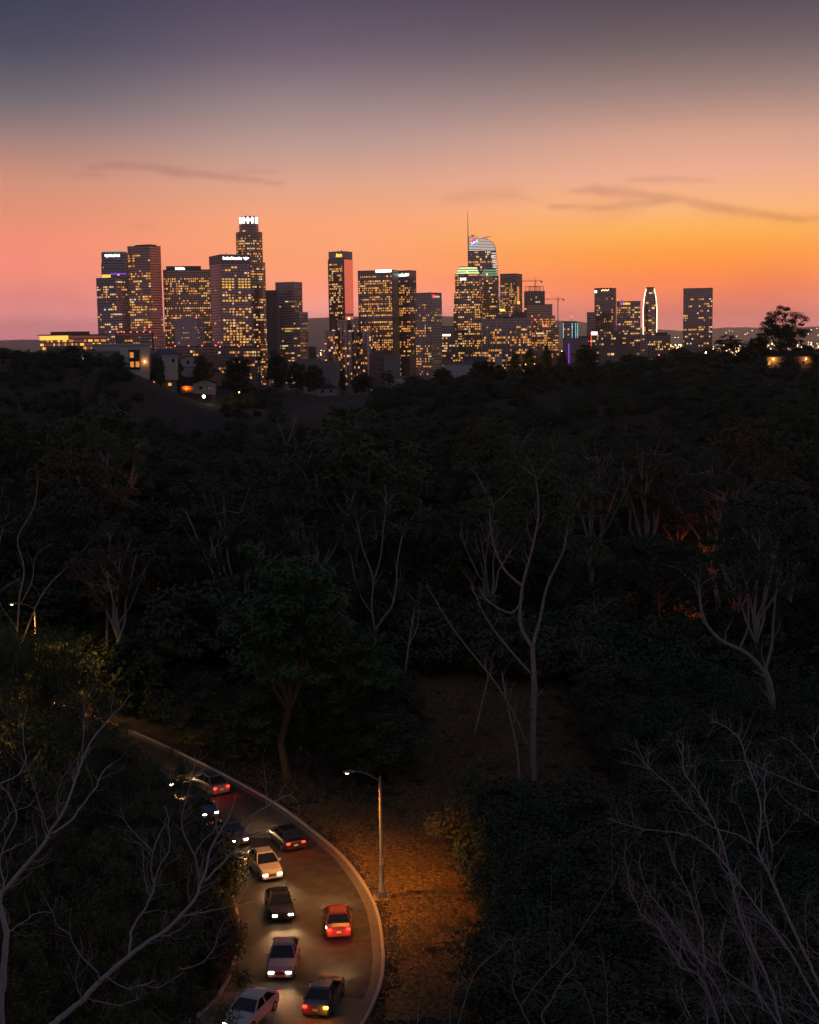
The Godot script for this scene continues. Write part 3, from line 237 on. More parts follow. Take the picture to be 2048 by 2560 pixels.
func make_materials() -> void:
	grain("ground", Color(0.008, 0.007, 0.006), Color(0.095, 0.078, 0.056), 0.045, 0.018, 1.0, 4.0)
	grain("litter_ground", Color(0.030, 0.020, 0.008), Color(0.34, 0.215, 0.075), 0.13, 0.03, 1.0, 6.0)
	grain("asphalt", Color(0.024, 0.022, 0.019), Color(0.072, 0.065, 0.056), 0.07, 0.016, 0.85, 0.6)
	mat("tar", Color(0.012, 0.012, 0.012), 0.55)
	grain("concrete", Color(0.20, 0.18, 0.155), Color(0.36, 0.33, 0.29), 0.3, 0.02, 0.9, 0.6)
	grain("kerb_stone", Color(0.30, 0.27, 0.24), Color(0.56, 0.52, 0.47), 0.3, 0.03, 0.9, 0.8)
	grain("bark_white", Color(0.20, 0.17, 0.15), Color(0.62, 0.56, 0.50), 0.3, 0.02, 0.85, 1.5, false)
	grain("gutter", Color(0.11, 0.10, 0.085), Color(0.20, 0.18, 0.16), 0.3, 0.02, 0.9, 0.5)
	grain("basin", Color(0.03, 0.026, 0.024), Color(0.10, 0.09, 0.085), 0.0006, 0.02, 1.0)
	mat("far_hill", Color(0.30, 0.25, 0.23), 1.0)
	# leaves
	for a in [["leaf_dark", Color(0.036, 0.070, 0.024)], ["leaf_olive", Color(0.066, 0.104, 0.034)], ["leaf_green", Color(0.044, 0.116, 0.036)], ["leaf_blue", Color(0.048, 0.086, 0.048)], ["leaf_brown", Color(0.080, 0.076, 0.028)], ["leaf_pepper", Color(0.095, 0.120, 0.040)]]:
		mat(a[0], a[1], 0.65)
	grain("bark_pale", Color(0.09, 0.075, 0.062), Color(0.42, 0.36, 0.30), 0.35, 0.02, 0.85, 1.5, false)
	grain("bark_brown", Color(0.03, 0.024, 0.019), Color(0.11, 0.085, 0.065), 0.5, 0.03, 0.95, 2.0, false)
	grain("dead_wood", Color(0.27, 0.25, 0.23), Color(0.62, 0.58, 0.545), 5.0, 0.02, 0.8, 0.2, false)
	mat("stalk", Color(0.30, 0.25, 0.15), 0.8)
	mat("dry_leaf", Color(0.36, 0.225, 0.07), 0.9)
	mat("leaf_needle", Color(0.080, 0.105, 0.036), 0.6)
	mat("dry_grass", Color(0.20, 0.155, 0.075), 0.9)
	# towers: glass walls with their frames
	mat("glass_dark", Color(0.24, 0.225, 0.24), 0.14, 0.80)
	mat("glass_bronze", Color(0.36, 0.28, 0.235), 0.14, 0.82)
	mat("glass_blue", Color(0.21, 0.24, 0.29), 0.12, 0.82)
	mat("glass_mirror", Color(0.62, 0.58, 0.58), 0.08, 0.92)
	mat("frame_black", Color(0.04, 0.038, 0.040), 0.45, 0.3)
	mat("frame_brown", Color(0.115, 0.085, 0.070), 0.55)
	mat("frame_grey", Color(0.19, 0.176, 0.178), 0.55)
	mat("frame_slate", Color(0.085, 0.082, 0.088), 0.5, 0.2)
	mat("frame_pale", Color(0.50, 0.46, 0.46), 0.6)
	mat("frame_white", Color(0.62, 0.60, 0.60), 0.7)
	mat("copper", Color(0.92, 0.50, 0.32), 0.12, 0.95)
	mat("roof_grey", Color(0.11, 0.105, 0.105), 0.9)
	glow("win_warm", Color(1.0, 0.44, 0.10), 1.0)
	glow("win_amber", Color(1.0, 0.34, 0.07), 0.72)
	glow("win_white", Color(1.0, 0.72, 0.42), 1.0)
	glow("win_dim", Color(0.8, 0.38, 0.20), 0.24)
	glow("win_gold", Color(1.0, 0.50, 0.08), 1.5)
	glow("sign_white", Color(1.0, 0.97, 0.90), 4.5)
	glow("sign_strip", Color(1.0, 0.80, 0.70), 0.85)
	glow("sign_green", Color(0.74, 0.92, 0.42), 1.3)
	glow("sign_green_dim", Color(0.30, 0.55, 0.34), 0.6)
	glow("sign_yellow", Color(1.0, 0.60, 0.08), 2.2)
	glow("sign_red", Color(1.0, 0.05, 0.04), 2.2)
	glow("sign_blue", Color(0.04, 0.22, 0.95), 2.0)
	glow("sign_purple", Color(0.35, 0.06, 0.85), 1.8)
	glow("sign_cyan", Color(0.30, 0.85, 0.95), 1.6)
	glow("sign_pink", Color(1.0, 0.45, 0.50), 6.0)
	glow("led_cream", Color(1.0, 0.84, 0.55), 3.2)
	glow("beacon_light", Color(1.0, 0.06, 0.05), 9.0)
	glow("city_light_warm", Color(1.0, 0.50, 0.17), 12.0)
	glow("city_light_white", Color(1.0, 0.78, 0.50), 13.0)
	glow("lamp_orange", Color(1.0, 0.30, 0.035), 5.0)
	glow("lamp_warm", Color(1.0, 0.58, 0.20), 12.0)
	glow("lamp_white", Color(1.0, 0.86, 0.62), 30.0)
	glow("headlight", Color(1.0, 0.78, 0.50), 60.0)
	glow("tail_light", Color(1.0, 0.03, 0.015), 6.0)
	glow("signal_light", Color(1.0, 0.42, 0.03), 14.0)
	# houses, street furniture, cars
	grain("stucco_white", Color(0.50, 0.49, 0.50), Color(0.66, 0.64, 0.64), 0.5, 0.02, 0.9)
	grain("stucco_grey", Color(0.22, 0.21, 0.225), Color(0.32, 0.31, 0.32), 0.5, 0.02, 0.9)
	grain("stucco_tan", Color(0.28, 0.22, 0.17), Color(0.40, 0.32, 0.25), 0.5, 0.02, 0.9)
	mat("roof_dark", Color(0.045, 0.042, 0.045), 0.9)
	mat("roof_blue", Color(0.12, 0.15, 0.21), 0.7)
	mat("pane_dark", Color(0.03, 0.032, 0.04), 0.1)
	mat("trim_dark", Color(0.03, 0.03, 0.033), 0.6)
	grain("pole_metal", Color(0.26, 0.25, 0.23), Color(0.40, 0.38, 0.35), 0.8, 0.03, 0.55)
	mat("metal_dark", Color(0.06, 0.06, 0.065), 0.5, 0.6)
	mat("sign_plate", Color(0.62, 0.60, 0.58), 0.6)
	mat("sign_ink", Color(0.05, 0.03, 0.04), 0.7)
	mat("sign_ink_red", Color(0.42, 0.03, 0.03), 0.7)
	mat("post_wood", Color(0.07, 0.055, 0.045), 0.9)
	mat("wire", Color(0.12, 0.12, 0.12), 0.5, 0.7)
	mat("tyre", Color(0.018, 0.018, 0.019), 0.9)
	mat("rim", Color(0.45, 0.45, 0.46), 0.3, 0.85)
	var cg := mat("car_glass", Color(0.015, 0.017, 0.02), 0.06)
	cg.metallic_specular = 0.6
	mat("plate", Color(0.55, 0.55, 0.52), 0.6)
	for a in [["paint_white", Color(0.66, 0.65, 0.63)], ["paint_silver", Color(0.36, 0.37, 0.38)], ["paint_black", Color(0.018, 0.018, 0.02)], ["paint_red", Color(0.28, 0.02, 0.02)], ["paint_blue", Color(0.03, 0.06, 0.16)], ["paint_grey", Color(0.10, 0.105, 0.11)]]:
		var p := mat(a[0], a[1], 0.35)
		p.clearcoat_enabled = true
		p.clearcoat = 1.0
		p.clearcoat_roughness = 0.06

# ------------------------------------------------------------------ camera, sky, haze
const SKY_UP := [0.0, 1.1, 2.1, 3.05, 4.0, 4.9, 6.2, 7.7, 9.2, 11.1, 12.9, 20.0, 35.0, 60.0, 90.0]
const SKY_SOUTH := [[200,120,132],[222,136,134],[232,136,124],[248,142,120],[246,144,117],[232,146,116],[212,146,122],[168,130,124],[116,108,114],[78,78,96],[64,65,88],[62,63,86],[64,65,87],[64,66,88],[64,66,88]]
const SKY_MIDDLE := [[232,146,142],[244,156,145],[254,152,118],[255,161,112],[255,165,114],[250,166,122],[226,166,140],[188,154,146],[156,133,136],[112,98,112],[88,78,97],[68,66,88],[65,65,87],[64,66,88],[64,66,88]]
const SKY_WEST := [[208,120,122],[222,114,98],[250,130,70],[255,152,54],[255,176,78],[254,183,122],[240,175,145],[216,162,141],[164,133,126],[112,98,100],[82,72,84],[68,66,88],[65,65,87],[64,66,88],[64,66,88]]
const SKY_EAST := [[108,95,101],[113,99,105],[117,102,108],[119,104,110],[120,105,111],[120,106,112],[119,106,113],[116,104,112],[113,102,112],[109,100,112],[104,97,110],[90,88,104],[76,77,95],[67,68,88],[64,66,86]]
const SKY_ROUND := [[-180.0, 3], [-115.0, 3], [-55.0, 0], [-15.5, 0], [-3.5, 1], [11.5, 2], [27.0, 1], [60.0, 0], [115.0, 3], [180.0, 3]]

const SKY_GAIN := [[0.0, 2.4], [0.5, 2.2], [1.1, 1.84], [2.2, 1.40], [3.3, 1.22], [4.3, 1.16], [5.3, 1.12], [7.4, 1.07], [9.4, 1.02], [12.4, 0.97], [90.0, 1.0]]

func sky_row(table: Array, up: float) -> Color:
	for i in SKY_UP.size() - 1:
		if up <= SKY_UP[i + 1] or i == SKY_UP.size() - 2:
			var t := clampf((up - SKY_UP[i]) / (SKY_UP[i + 1] - SKY_UP[i]), 0, 1)
			var a: Array = table[i]; var b: Array = table[i + 1]
			return Color(lerpf(a[0], b[0], t) / 255.0, lerpf(a[1], b[1], t) / 255.0, lerpf(a[2], b[2], t) / 255.0)
	return Color.BLACK

func sky_color(az: float, up: float) -> Color:
	var tables := [SKY_SOUTH, SKY_MIDDLE, SKY_WEST, SKY_EAST]
	up = maxf(up, 0.0)
	for i in SKY_ROUND.size() - 1:
		if az <= SKY_ROUND[i + 1][0]:
			var t: float = (az - SKY_ROUND[i][0]) / (SKY_ROUND[i + 1][0] - SKY_ROUND[i][0])
			t = t * t * (3.0 - 2.0 * t)
			return sky_row(tables[SKY_ROUND[i][1]], up).lerp(sky_row(tables[SKY_ROUND[i + 1][1]], up), t)
	return sky_row(SKY_EAST, up)

func cloud_at(az: float, up: float) -> float:
	var most := 0.0
	for c in CLOUD:
		var k: int = (c.size() - 2) / 2
		for i in k - 1:
			var a := Vector2(c[2 + i * 2], c[3 + i * 2]); var b := Vector2(c[4 + i * 2], c[5 + i * 2])
			if az < minf(a.x, b.x) - 1.5 or az > maxf(a.x, b.x) + 1.5:
				continue
			var p := Vector2(az, up)
			var q := Geometry2D.get_closest_point_to_segment(p, a, b)
			var along: float = (float(i) + (q - a).length() / maxf((b - a).length(), 0.01)) / (k - 1)
			var thick: float = c[0] * (0.35 + 1.1 * sin(PI * clampf(along, 0.06, 0.94))) * (1.0 + 0.5 * noise.get_noise_2d(az * 30.0, up * 40.0))
			var d := Vector2((p.x - q.x) * 0.35, (p.y - q.y) + 0.05 * noise.get_noise_2d(az * 60.0, 7.0)).length() / maxf(thick, 0.01)
			most = maxf(most, c[1] * exp(-d * d) * (0.75 + 0.4 * noise.get_noise_2d(az * 40.0 + 90.0, up * 160.0)))
	return clampf(most, 0.0, 1.2)

func sky_light(c: Color, up: float) -> Color:  # the sky behind the haze is brighter low down than the hazy sky one sees
	var l := c.srgb_to_linear()
	var g := 1.0
	for i in SKY_GAIN.size() - 1:
		if up >= SKY_GAIN[i][0]:
			g = lerpf(SKY_GAIN[i][1], SKY_GAIN[i + 1][1], clampf((up - SKY_GAIN[i][0]) / (SKY_GAIN[i + 1][0] - SKY_GAIN[i][0]), 0, 1))
	return Color(l.r * g, l.g * g, l.b * g)

func make_sky() -> PanoramaSkyMaterial:
	var w := 720
	var low := Image.create(w, w / 2, false, Image.FORMAT_RGBF)
	for y in w / 2:
		for x in w:
			var up := 90.0 - (y + 0.5) / w * 360.0
			low.set_pixel(x, y, sky_light(sky_color(wrapf((x + 0.5) / w * 360.0, -180.0, 180.0), up), maxf(up, 0.0)))
	var W := 3072
	low.resize(W, W / 2, Image.INTERPOLATE_BILINEAR)
	var top := int(W / 4.0 - 15.0 / 360.0 * W)
	var half := int(19.0 / 360.0 * W)
	for y in range(top, W / 4):
		var up := 90.0 - (y + 0.5) / W * 360.0
		for x in range(-half, half):
			var az := (x + 0.5) / W * 360.0
			var c := sky_color(az, up)
			if up < 8.5:
				c = c.lerp(Color(c.r * 0.86, c.g * 0.83, c.b * 0.88), minf(cloud_at(az, up), 1.0))
			var edge := clampf((half - absf(x)) / 16.0, 0, 1) * clampf((y - top) / 12.0, 0, 1)
			low.set_pixel(posmod(x, W), y, low.get_pixel(posmod(x, W), y).lerp(sky_light(c, up), edge))
	var p := PanoramaSkyMaterial.new()
	p.panorama = ImageTexture.create_from_image(low)
	p.energy_multiplier = 1.0
	return p

func make_view() -> void:
	var cam := Camera3D.new()
	cam.name = "camera"
	cam.position = Vector3(0, 40, 0)
	cam.rotation_degrees = Vector3(-6.88, 0, -0.86)
	cam.fov = 39.5
	cam.near = 0.2
	cam.far = 40000.0
	add_child(cam)
	cam.current = true
	var env := Environment.new()
	env.background_mode = Environment.BG_SKY
	env.sky = Sky.new()
	env.sky.sky_material = make_sky()
	env.background_energy_multiplier = 1.0
	env.tonemap_mode = Environment.TONE_MAPPER_LINEAR
	env.tonemap_exposure = 1.0
	env.sdfgi_enabled = true
	env.ssao_enabled = true
	env.ssil_enabled = true
	env.volumetric_fog_enabled = true
	env.volumetric_fog_density = 0.000045
	env.volumetric_fog_albedo = Color(0.86, 0.94, 1.0)
	env.volumetric_fog_anisotropy = 0.82
	env.volumetric_fog_length = 12000.0
	var around := WorldEnvironment.new()
	around.name = "world_environment"
	around.environment = env
	add_child(around)
	var sun := DirectionalLight3D.new()  # the last of the sunset glow, low behind the towers
	sun.name = "sun"
	sun.light_energy = 0.02
	sun.light_color = Color(1.0, 0.66, 0.42)
	sun.light_angular_distance = 14.0
	sun.shadow_enabled = true
	add_child(sun)
	sun.look_at_from_position(Vector3.ZERO, -Vector3(sin(deg_to_rad(11.5)), 0.05, -cos(deg_to_rad(11.5))))

# ------------------------------------------------------------------ ground, road
func cubic(a: float, b: float, c: float, d: float, t: float) -> float:
	return b + 0.5 * t * (c - a + t * (2.0 * a - 5.0 * b + 4.0 * c - d + t * (3.0 * (b - c) + d - a)))

func cell(i: int, j: int) -> float:
	return TERRAIN[clampi(j, 0, TERRAIN.size() - 1)][clampi(i, 0, TERRAIN[0].size() - 1)]

func road_near(x: float, z: float) -> Vector3:  # (offset to the left of the right-hand kerb, height of the road, index)
	var best := 1e9
	var at := 0
	for i in kerb_path.size():
		var d := (kerb_path[i].x - x) ** 2 + (kerb_path[i].z - z) ** 2
		if d < best:
			best = d
			at = i
	var off := Vector3(x - kerb_path[at].x, 0, z - kerb_path[at].z).dot(kerb_left[at])
	return Vector3(off, kerb_path[at].y, at)

func height(x: float, z: float) -> float:
	var fx := clampf((x - TERRAIN_X0) / TERRAIN_STEP, 0.0, TERRAIN[0].size() - 1.001)
	var fd := clampf((-z - TERRAIN_D0) / TERRAIN_STEP, 0.0, TERRAIN.size() - 1.001)
	var i := int(fx); var j := int(fd)
	var r := []
	for k in 4:
		r.append(cubic(cell(i - 1, j - 1 + k), cell(i, j - 1 + k), cell(i + 1, j - 1 + k), cell(i + 2, j - 1 + k), fx - i))
	var h := cubic(r[0], r[1], r[2], r[3], fd - j)
	h += (noise.get_noise_2d(x * 1.2, z * 1.2) * 1.3 + noise.get_noise_2d(x * 5.0, z * 5.0) * 0.5) * smoothstep(60.0, 220.0, -z) * (1.0 - smoothstep(900.0, 1400.0, -z))
	h += noise.get_noise_2d(x * 9.0, z * 9.0) * 0.25
	if z < -48.0 and z > -195.0 and x < 40.0 and x > -125.0:
		var n := road_near(x, z)
		var away := maxf(-0.6 - n.x, n.x - 11.2)
		if away < 9.0:
			var bank := n.y + (0.0 if away <= 0.0 else 0.16 * away) - 0.1
			h = lerpf(bank, h, smoothstep(0.0, 9.0, away))
	return h

func make_road_path() -> void:
	var c := Curve3D.new()
	for i in KERB.size():
		var p := Vector3(KERB[i][0], KERB[i][1], KERB[i][2])
		var a := Vector3(KERB[maxi(i - 1, 0)][0], KERB[maxi(i - 1, 0)][1], KERB[maxi(i - 1, 0)][2])
		var b := Vector3(KERB[mini(i + 1, KERB.size() - 1)][0], KERB[mini(i + 1, KERB.size() - 1)][1], KERB[mini(i + 1, KERB.size() - 1)][2])
		c.add_point(p, -(b - a) / 6.0, (b - a) / 6.0)
	var length := c.get_baked_length()
	var count := int(length / 0.8)
	for i in count + 1:
		kerb_path.append(c.sample_baked(length * i / count, true))
	for i in kerb_path.size():
		var t := kerb_path[mini(i + 1, kerb_path.size() - 1)] - kerb_path[maxi(i - 1, 0)]
		t.y = 0
		kerb_left.append(Vector3.UP.cross(t).normalized())

func on_road(i: int, off: float, up: float) -> Vector3:
	return kerb_path[i] + kerb_left[i] * off + Vector3(0, up, 0)

func strip(s: Shape, from: int, to: int, off0: float, up0: float, off1: float, up1: float) -> void:
	for i in range(from, to):
		s.quad(on_road(i, off0, up0), on_road(i + 1, off0, up0), on_road(i + 1, off1, up1), on_road(i, off1, up1))

func make_ground() -> void:
	make_road_path()
	var xs := []
	var x := -900.0
	while x <= 900.0:
		xs.append(x)
		x += 2.0 if x >= -62.0 and x < 22.0 else 6.0 if absf(x) < 200.0 else 25.0 if absf(x) < 350.0 else 110.0
	var ds := []
	var d := -30.0
	while d <= 1900.0:
		ds.append(d)
		d += 3.0 if d < 60.0 else 2.0 if d < 172.0 else 7.0 if d < 760.0 else 40.0
	var grid := []
	for dd in ds:
		var row := PackedVector3Array()
		for xx in xs:
			row.append(Vector3(xx, height(xx, -dd), -dd))
		grid.append(row)
	var normals := []
	for j in ds.size():
		var row := PackedVector3Array()
		for i in xs.size():
			var dx: Vector3 = grid[j][mini(i + 1, xs.size() - 1)] - grid[j][maxi(i - 1, 0)]
			var dz: Vector3 = grid[maxi(j - 1, 0)][i] - grid[mini(j + 1, ds.size() - 1)][i]
			row.append(dz.cross(dx).normalized())
		normals.append(row)
	var s := Shape.new()
	for j in ds.size() - 1:
		for i in xs.size() - 1:
			var a: Vector3 = grid[j][i]; var b: Vector3 = grid[j][i + 1]; var c: Vector3 = grid[j + 1][i + 1]; var e: Vector3 = grid[j + 1][i]
			s.tri(a, b, c, normals[j][i], normals[j][i + 1], normals[j + 1][i + 1])
			s.tri(a, c, e, normals[j][i], normals[j + 1][i + 1], normals[j + 1][i])
	setting("hillside_ground", s, M.ground, "structure", "dark dry grass and earth of the park hills and valley")
	var far := Shape.new()
	far.quad(Vector3(-9500, -60, -1150), Vector3(9500, -60, -1150), Vector3(9500, -60, -24500), Vector3(-9500, -60, -24500))
	setting("city_ground", far, M.basin, "structure", "flat dark city basin reaching to the far hills")
	var hills := [[-3366,77],[-2815,79],[-2264,82],[-1768,105],[-1271,153],[-884,188],[-608,198],[-333,202],[-58,204],[271,196],[491,180],[848,163],[1150,150],[1370,122],[1727,84],[1919,70],[2139,89],[2276,92],[2496,84],[2820,90],[3513,62]]
	var hs := Shape.new()
	var fine := []
	for i in hills.size() - 1:
		for k in 6:
			var t := k / 6.0
			var hx := lerpf(hills[i][0], hills[i + 1][0], t)
			fine.append(Vector3(hx * 2.2449, 40.0 + (lerpf(hills[i][1], hills[i + 1][1], t) - 40.0 + 9.0 * noise.get_noise_1d(hx * 0.12) + 4.0 * noise.get_noise_1d(hx * 0.6)) * 2.2449, -22000.0))
	for i in fine.size() - 1:
		var a: Vector3 = fine[i]; var b: Vector3 = fine[i + 1]
		var a2 := Vector3(a.x, lerpf(-60, a.y, 0.5) + 12.0 * noise.get_noise_1d(a.x * 0.3 + 50.0), -21200); var b2 := Vector3(b.x, lerpf(-60, b.y, 0.5) + 12.0 * noise.get_noise_1d(b.x * 0.3 + 50.0), -21200)
		hs.quad(Vector3(a.x, -62, -20200), Vector3(b.x, -62, -20200), b2, a2)
		hs.quad(a2, b2, b, a)
		hs.quad(a, b, Vector3(b.x, -62, -23500), Vector3(a.x, -62, -23500))
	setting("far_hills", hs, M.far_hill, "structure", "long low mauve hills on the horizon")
	var patch := Shape.new()
	var step := 0.7
	var corner := func(i: int, j: int) -> Vector3:
		var gx := -13.0 + i * step + noise.get_noise_2d(i * 57.0, j * 57.0) * 0.5
		var gz := -80.0 - j * step + noise.get_noise_2d(i * 57.0 + 900.0, j * 57.0) * 0.5
		return Vector3(gx, height(gx, gz) + 0.04, gz)
	var rows := {}
	for i in 57:
		for j in 112:
			rows[i * 1000 + j] = corner.call(i, j)
	for i in 56:
		for j in 111:
			var p: Vector3 = (rows[i * 1000 + j] + rows[i * 1000 + 1001 + j]) * 0.5
			var pd := -p.z
			var edge := noise.get_noise_2d(p.x * 6.0, pd * 6.0) * 6.0 + noise.get_noise_2d(p.x * 26.0, pd * 26.0) * 8.0 + rng.randf_range(-1.2, 1.2)
			if road_near(p.x, p.z).x < -1.1 and p.x < 15.0 + edge + (4.0 - (pd - 112.0) * 0.1 if pd > 112.0 else -8.0) and p.x > -14.0 + edge * 0.3 and (pd < 120.0 or p.x > -3.0 + edge) and pd < 154.0 + edge:
				patch.quad(rows[i * 1000 + j], rows[i * 1000 + 1000 + j], rows[i * 1000 + 1001 + j], rows[i * 1000 + 1 + j])
	setting("leafy_bank", patch, M.litter_ground, "structure", "brown bank of leaf litter and dirt beside the road and up the slope")
	# the road
	var last := kerb_path.size() - 1
	var slab := 0
	while kerb_path[slab].z > -82.6:
		slab += 1
	var st := Shape.new()
	strip(st, slab, last, 0.6, 0.0, 9.5, 0.0)
	setting("road", st, M.asphalt, "structure", "dark asphalt road curving through the valley")
	st = Shape.new()
	strip(st, 0, slab, 0.6, 0.0, 9.5, 0.0)
	setting("road_slab", st, M.gutter, "structure", "paler concrete paving at the bottom of the road")
	for side in 2:
		if side == 0:
			st = Shape.new()
			strip(st, 0, last, 0.0, 0.0, 0.6, 0.0)
			setting("gutter", st, M.gutter, "structure", "worn concrete gutter along the outside of the bend")
		st = Shape.new()
		var k0 := -0.2 if side == 0 else 9.5
		strip(st, 0, last, k0, 0.14, k0 + 0.2, 0.14)
		strip(st, 0, last, k0 + 0.2, 0.14, k0 + 0.22, -0.02)
		strip(st, 0, last, k0 - 0.02, -0.3, k0, 0.14)
		setting("kerb", st, M.kerb_stone, "structure", "pale concrete kerb along the outside of the bend" if side == 0 else "pale concrete kerb along the inside of the bend")
	# tar seams and filled cracks in the asphalt
	var seams := Node3D.new()
	seams.name = "road_crack"
	add_child(seams)
	seams.set_meta("kind", "structure")
	for k in 26:
		st = Shape.new()
		var i := rng.randi_range(slab + 2, last - 60)
		var off := rng.randf_range(1.0, 8.4)
		var across := rng.randf() < 0.45
		for q in rng.randi_range(5, 14):
			var j := i if across else i + 1
			var off2 := off + (rng.randf_range(0.25, 0.6) if across else rng.randf_range(-0.2, 0.2))
			off2 = clampf(off2, 0.7, 8.9)
			var w := rng.randf_range(0.02, 0.045)
			var a := on_road(i, off, 0.004); var b := on_road(j, off2, 0.004)
			if across: b += (kerb_path[i + 1] - kerb_path[i]) * rng.randf_range(-0.3, 0.3)
			var side := Vector3.UP.cross(b - a).normalized() * w
			st.quad(a - side, b - side, b + side, a + side)
			i = j; off = off2
		piece("tar_seam", st, M.tar, seams)

# ------------------------------------------------------------------ towers
class Tower:
	var glass := Shape.new()
	var band := Shape.new()
	var mull := Shape.new()
	var roofs := []
	var lit := []
	func _init() -> void:
		for i in 5:
			lit.append(Shape.new())

func rect(a: float, b: float, cx := 0.0, cz := 0.0) -> Array:  # counter-clockwise from above: starts with the front (+z) edge
	return [Vector2(cx - a / 2, cz + b / 2), Vector2(cx + a / 2, cz + b / 2), Vector2(cx + a / 2, cz - b / 2), Vector2(cx - a / 2, cz - b / 2)]

func ring(r: float, sides: int, cx := 0.0, cz := 0.0, turn := 0.0) -> Array:
	var p := []
	for k in sides:
		var a := turn + TAU * k / sides
		p.append(Vector2(cx + cos(a) * r, cz - sin(a) * r))
	return p

func chamfered(a: float, b: float, c: float) -> Array:
	return [Vector2(-a / 2 + c, b / 2), Vector2(a / 2 - c, b / 2), Vector2(a / 2, b / 2 - c), Vector2(a / 2, -b / 2 + c), Vector2(a / 2 - c, -b / 2), Vector2(-a / 2 + c, -b / 2), Vector2(-a / 2, -b / 2 + c), Vector2(-a / 2, b / 2 - c)]

# one storey block of a tower: glass walls with spandrel bands, mullions and the panes that are lit
func tier(t: Tower, poly: Array, y0: float, y1: float, o := {}) -> void:
	var fl: float = o.get("floor", 4.5)
	var bay: float = o.get("bay", 4.6)
	var bandf: float = o.get("band", 0.34)
	var mw: float = o.get("mull", 0.7)
	var share: float = o.get("lit", 0.3)
	var tint: Array = o.get("tint", [0.4, 0.2, 0.12, 0.28, 0.0])
	var blank: int = o.get("blank", 1)
	var dark: Array = o.get("dark", [])
	var floors := maxi(1, int(round((y1 - y0) / fl)))
	var fh := (y1 - y0) / floors
	var level := []
	for f in floors:
		var p := share * 1.05 * (0.12 + 1.9 * pow(rng.randf(), 1.3))
		if rng.randf() < 0.07: p = minf(1.0, share * 2.6)
		for k in dark:
			if f >= int(k[0] * floors) and f < int(k[1] * floors): p = 0.0
		level.append(p)
	for e in poly.size():
		var a2: Vector2 = poly[e]; var b2: Vector2 = poly[(e + 1) % poly.size()]
		var a := Vector3(a2.x, 0, a2.y); var b := Vector3(b2.x, 0, b2.y)
		var along := (b - a).normalized()
		var out := along.cross(Vector3.UP).normalized()
		var len := (b - a).length()
		t.glass.quad(a + Vector3(0, y0, 0), b + Vector3(0, y0, 0), b + Vector3(0, y1, 0), a + Vector3(0, y1, 0))
		var n := maxi(1, int(round(len / bay)))
		var bw := len / n
		var pr := 0.24 if mw > 0.0 else 0.0
		if bandf > 0.0:
			for f in floors + 1:
				var yb := y0 + f * fh - fh * bandf * 0.5
				var yt := minf(yb + fh * bandf, y1 + 0.6)
				yb = maxf(yb, y0)
				var q := out * 0.16
				var A := a - along * 0.3 + q; var B := b + along * 0.3 + q
				t.band.quad(A + Vector3(0, yb, 0), B + Vector3(0, yb, 0), B + Vector3(0, yt, 0), A + Vector3(0, yt, 0))
				t.band.quad(A - q + Vector3(0, yb, 0), B - q + Vector3(0, yb, 0), B + Vector3(0, yb, 0), A + Vector3(0, yb, 0))
				t.band.quad(A + Vector3(0, yt, 0), B + Vector3(0, yt, 0), B - q + Vector3(0, yt, 0), A - q + Vector3(0, yt, 0))
		if mw > 0.0:
			for k in n + 1:
				var c := a + along * (bw * k) + out * pr
				var h := along * mw * 0.5
				t.mull.quad(c - h + Vector3(0, y0, 0), c + h + Vector3(0, y0, 0), c + h + Vector3(0, y1, 0), c - h + Vector3(0, y1, 0))
				t.mull.quad(c + h + Vector3(0, y0, 0), c + h - out * pr + Vector3(0, y0, 0), c + h - out * pr + Vector3(0, y1, 0), c + h + Vector3(0, y1, 0))
				t.mull.quad(c - h - out * pr + Vector3(0, y0, 0), c - h + Vector3(0, y0, 0), c - h + Vector3(0, y1, 0), c - h - out * pr + Vector3(0, y1, 0))
		var es: float = o.get("edges", [1.0, 0.6, 0.6, 1.0])[e % 4] if poly.size() == 4 else 1.0
		for f in floors - blank:
			var run := 0.0
			for k in n:
				if k % 3 == 0 or rng.randf() < 0.3:
					run = 1.0 if rng.randf() < level[f] * es * 1.15 else 0.0
				if rng.randf() < (0.82 if run > 0.0 else level[f] * es * 0.14):
					var pick := rng.randf()
					var which := 0
					for w in 5:
						pick -= tint[w]
						if pick <= 0.0:
							which = w
							break
					var x0 := bw * k + mw * 0.5 + 0.15; var x1 := bw * (k + 1) - mw * 0.5 - 0.15
					if rng.randf() < 0.25: x1 = lerpf(x0, x1, 0.55)
					var ya := y0 + f * fh + fh * bandf * 0.5 + 0.1; var yz := y0 + (f + 1) * fh - fh * bandf * 0.5 - 0.1
					var z := out * 0.06
					t.lit[which].quad(a + along * x0 + z + Vector3(0, ya, 0), a + along * x1 + z + Vector3(0, ya, 0), a + along * x1 + z + Vector3(0, yz, 0), a + along * x0 + z + Vector3(0, yz, 0))
	if o.get("roof", true):
		var top := Shape.new()
		t.roofs.append(top)
		for k in range(1, poly.size() - 1):
			var y := y1 + 0.05
			top.tri(Vector3(poly[0].x, y, poly[0].y), Vector3(poly[k].x, y, poly[k].y), Vector3(poly[k + 1].x, y, poly[k + 1].y), Vector3.UP, Vector3.UP, Vector3.UP)

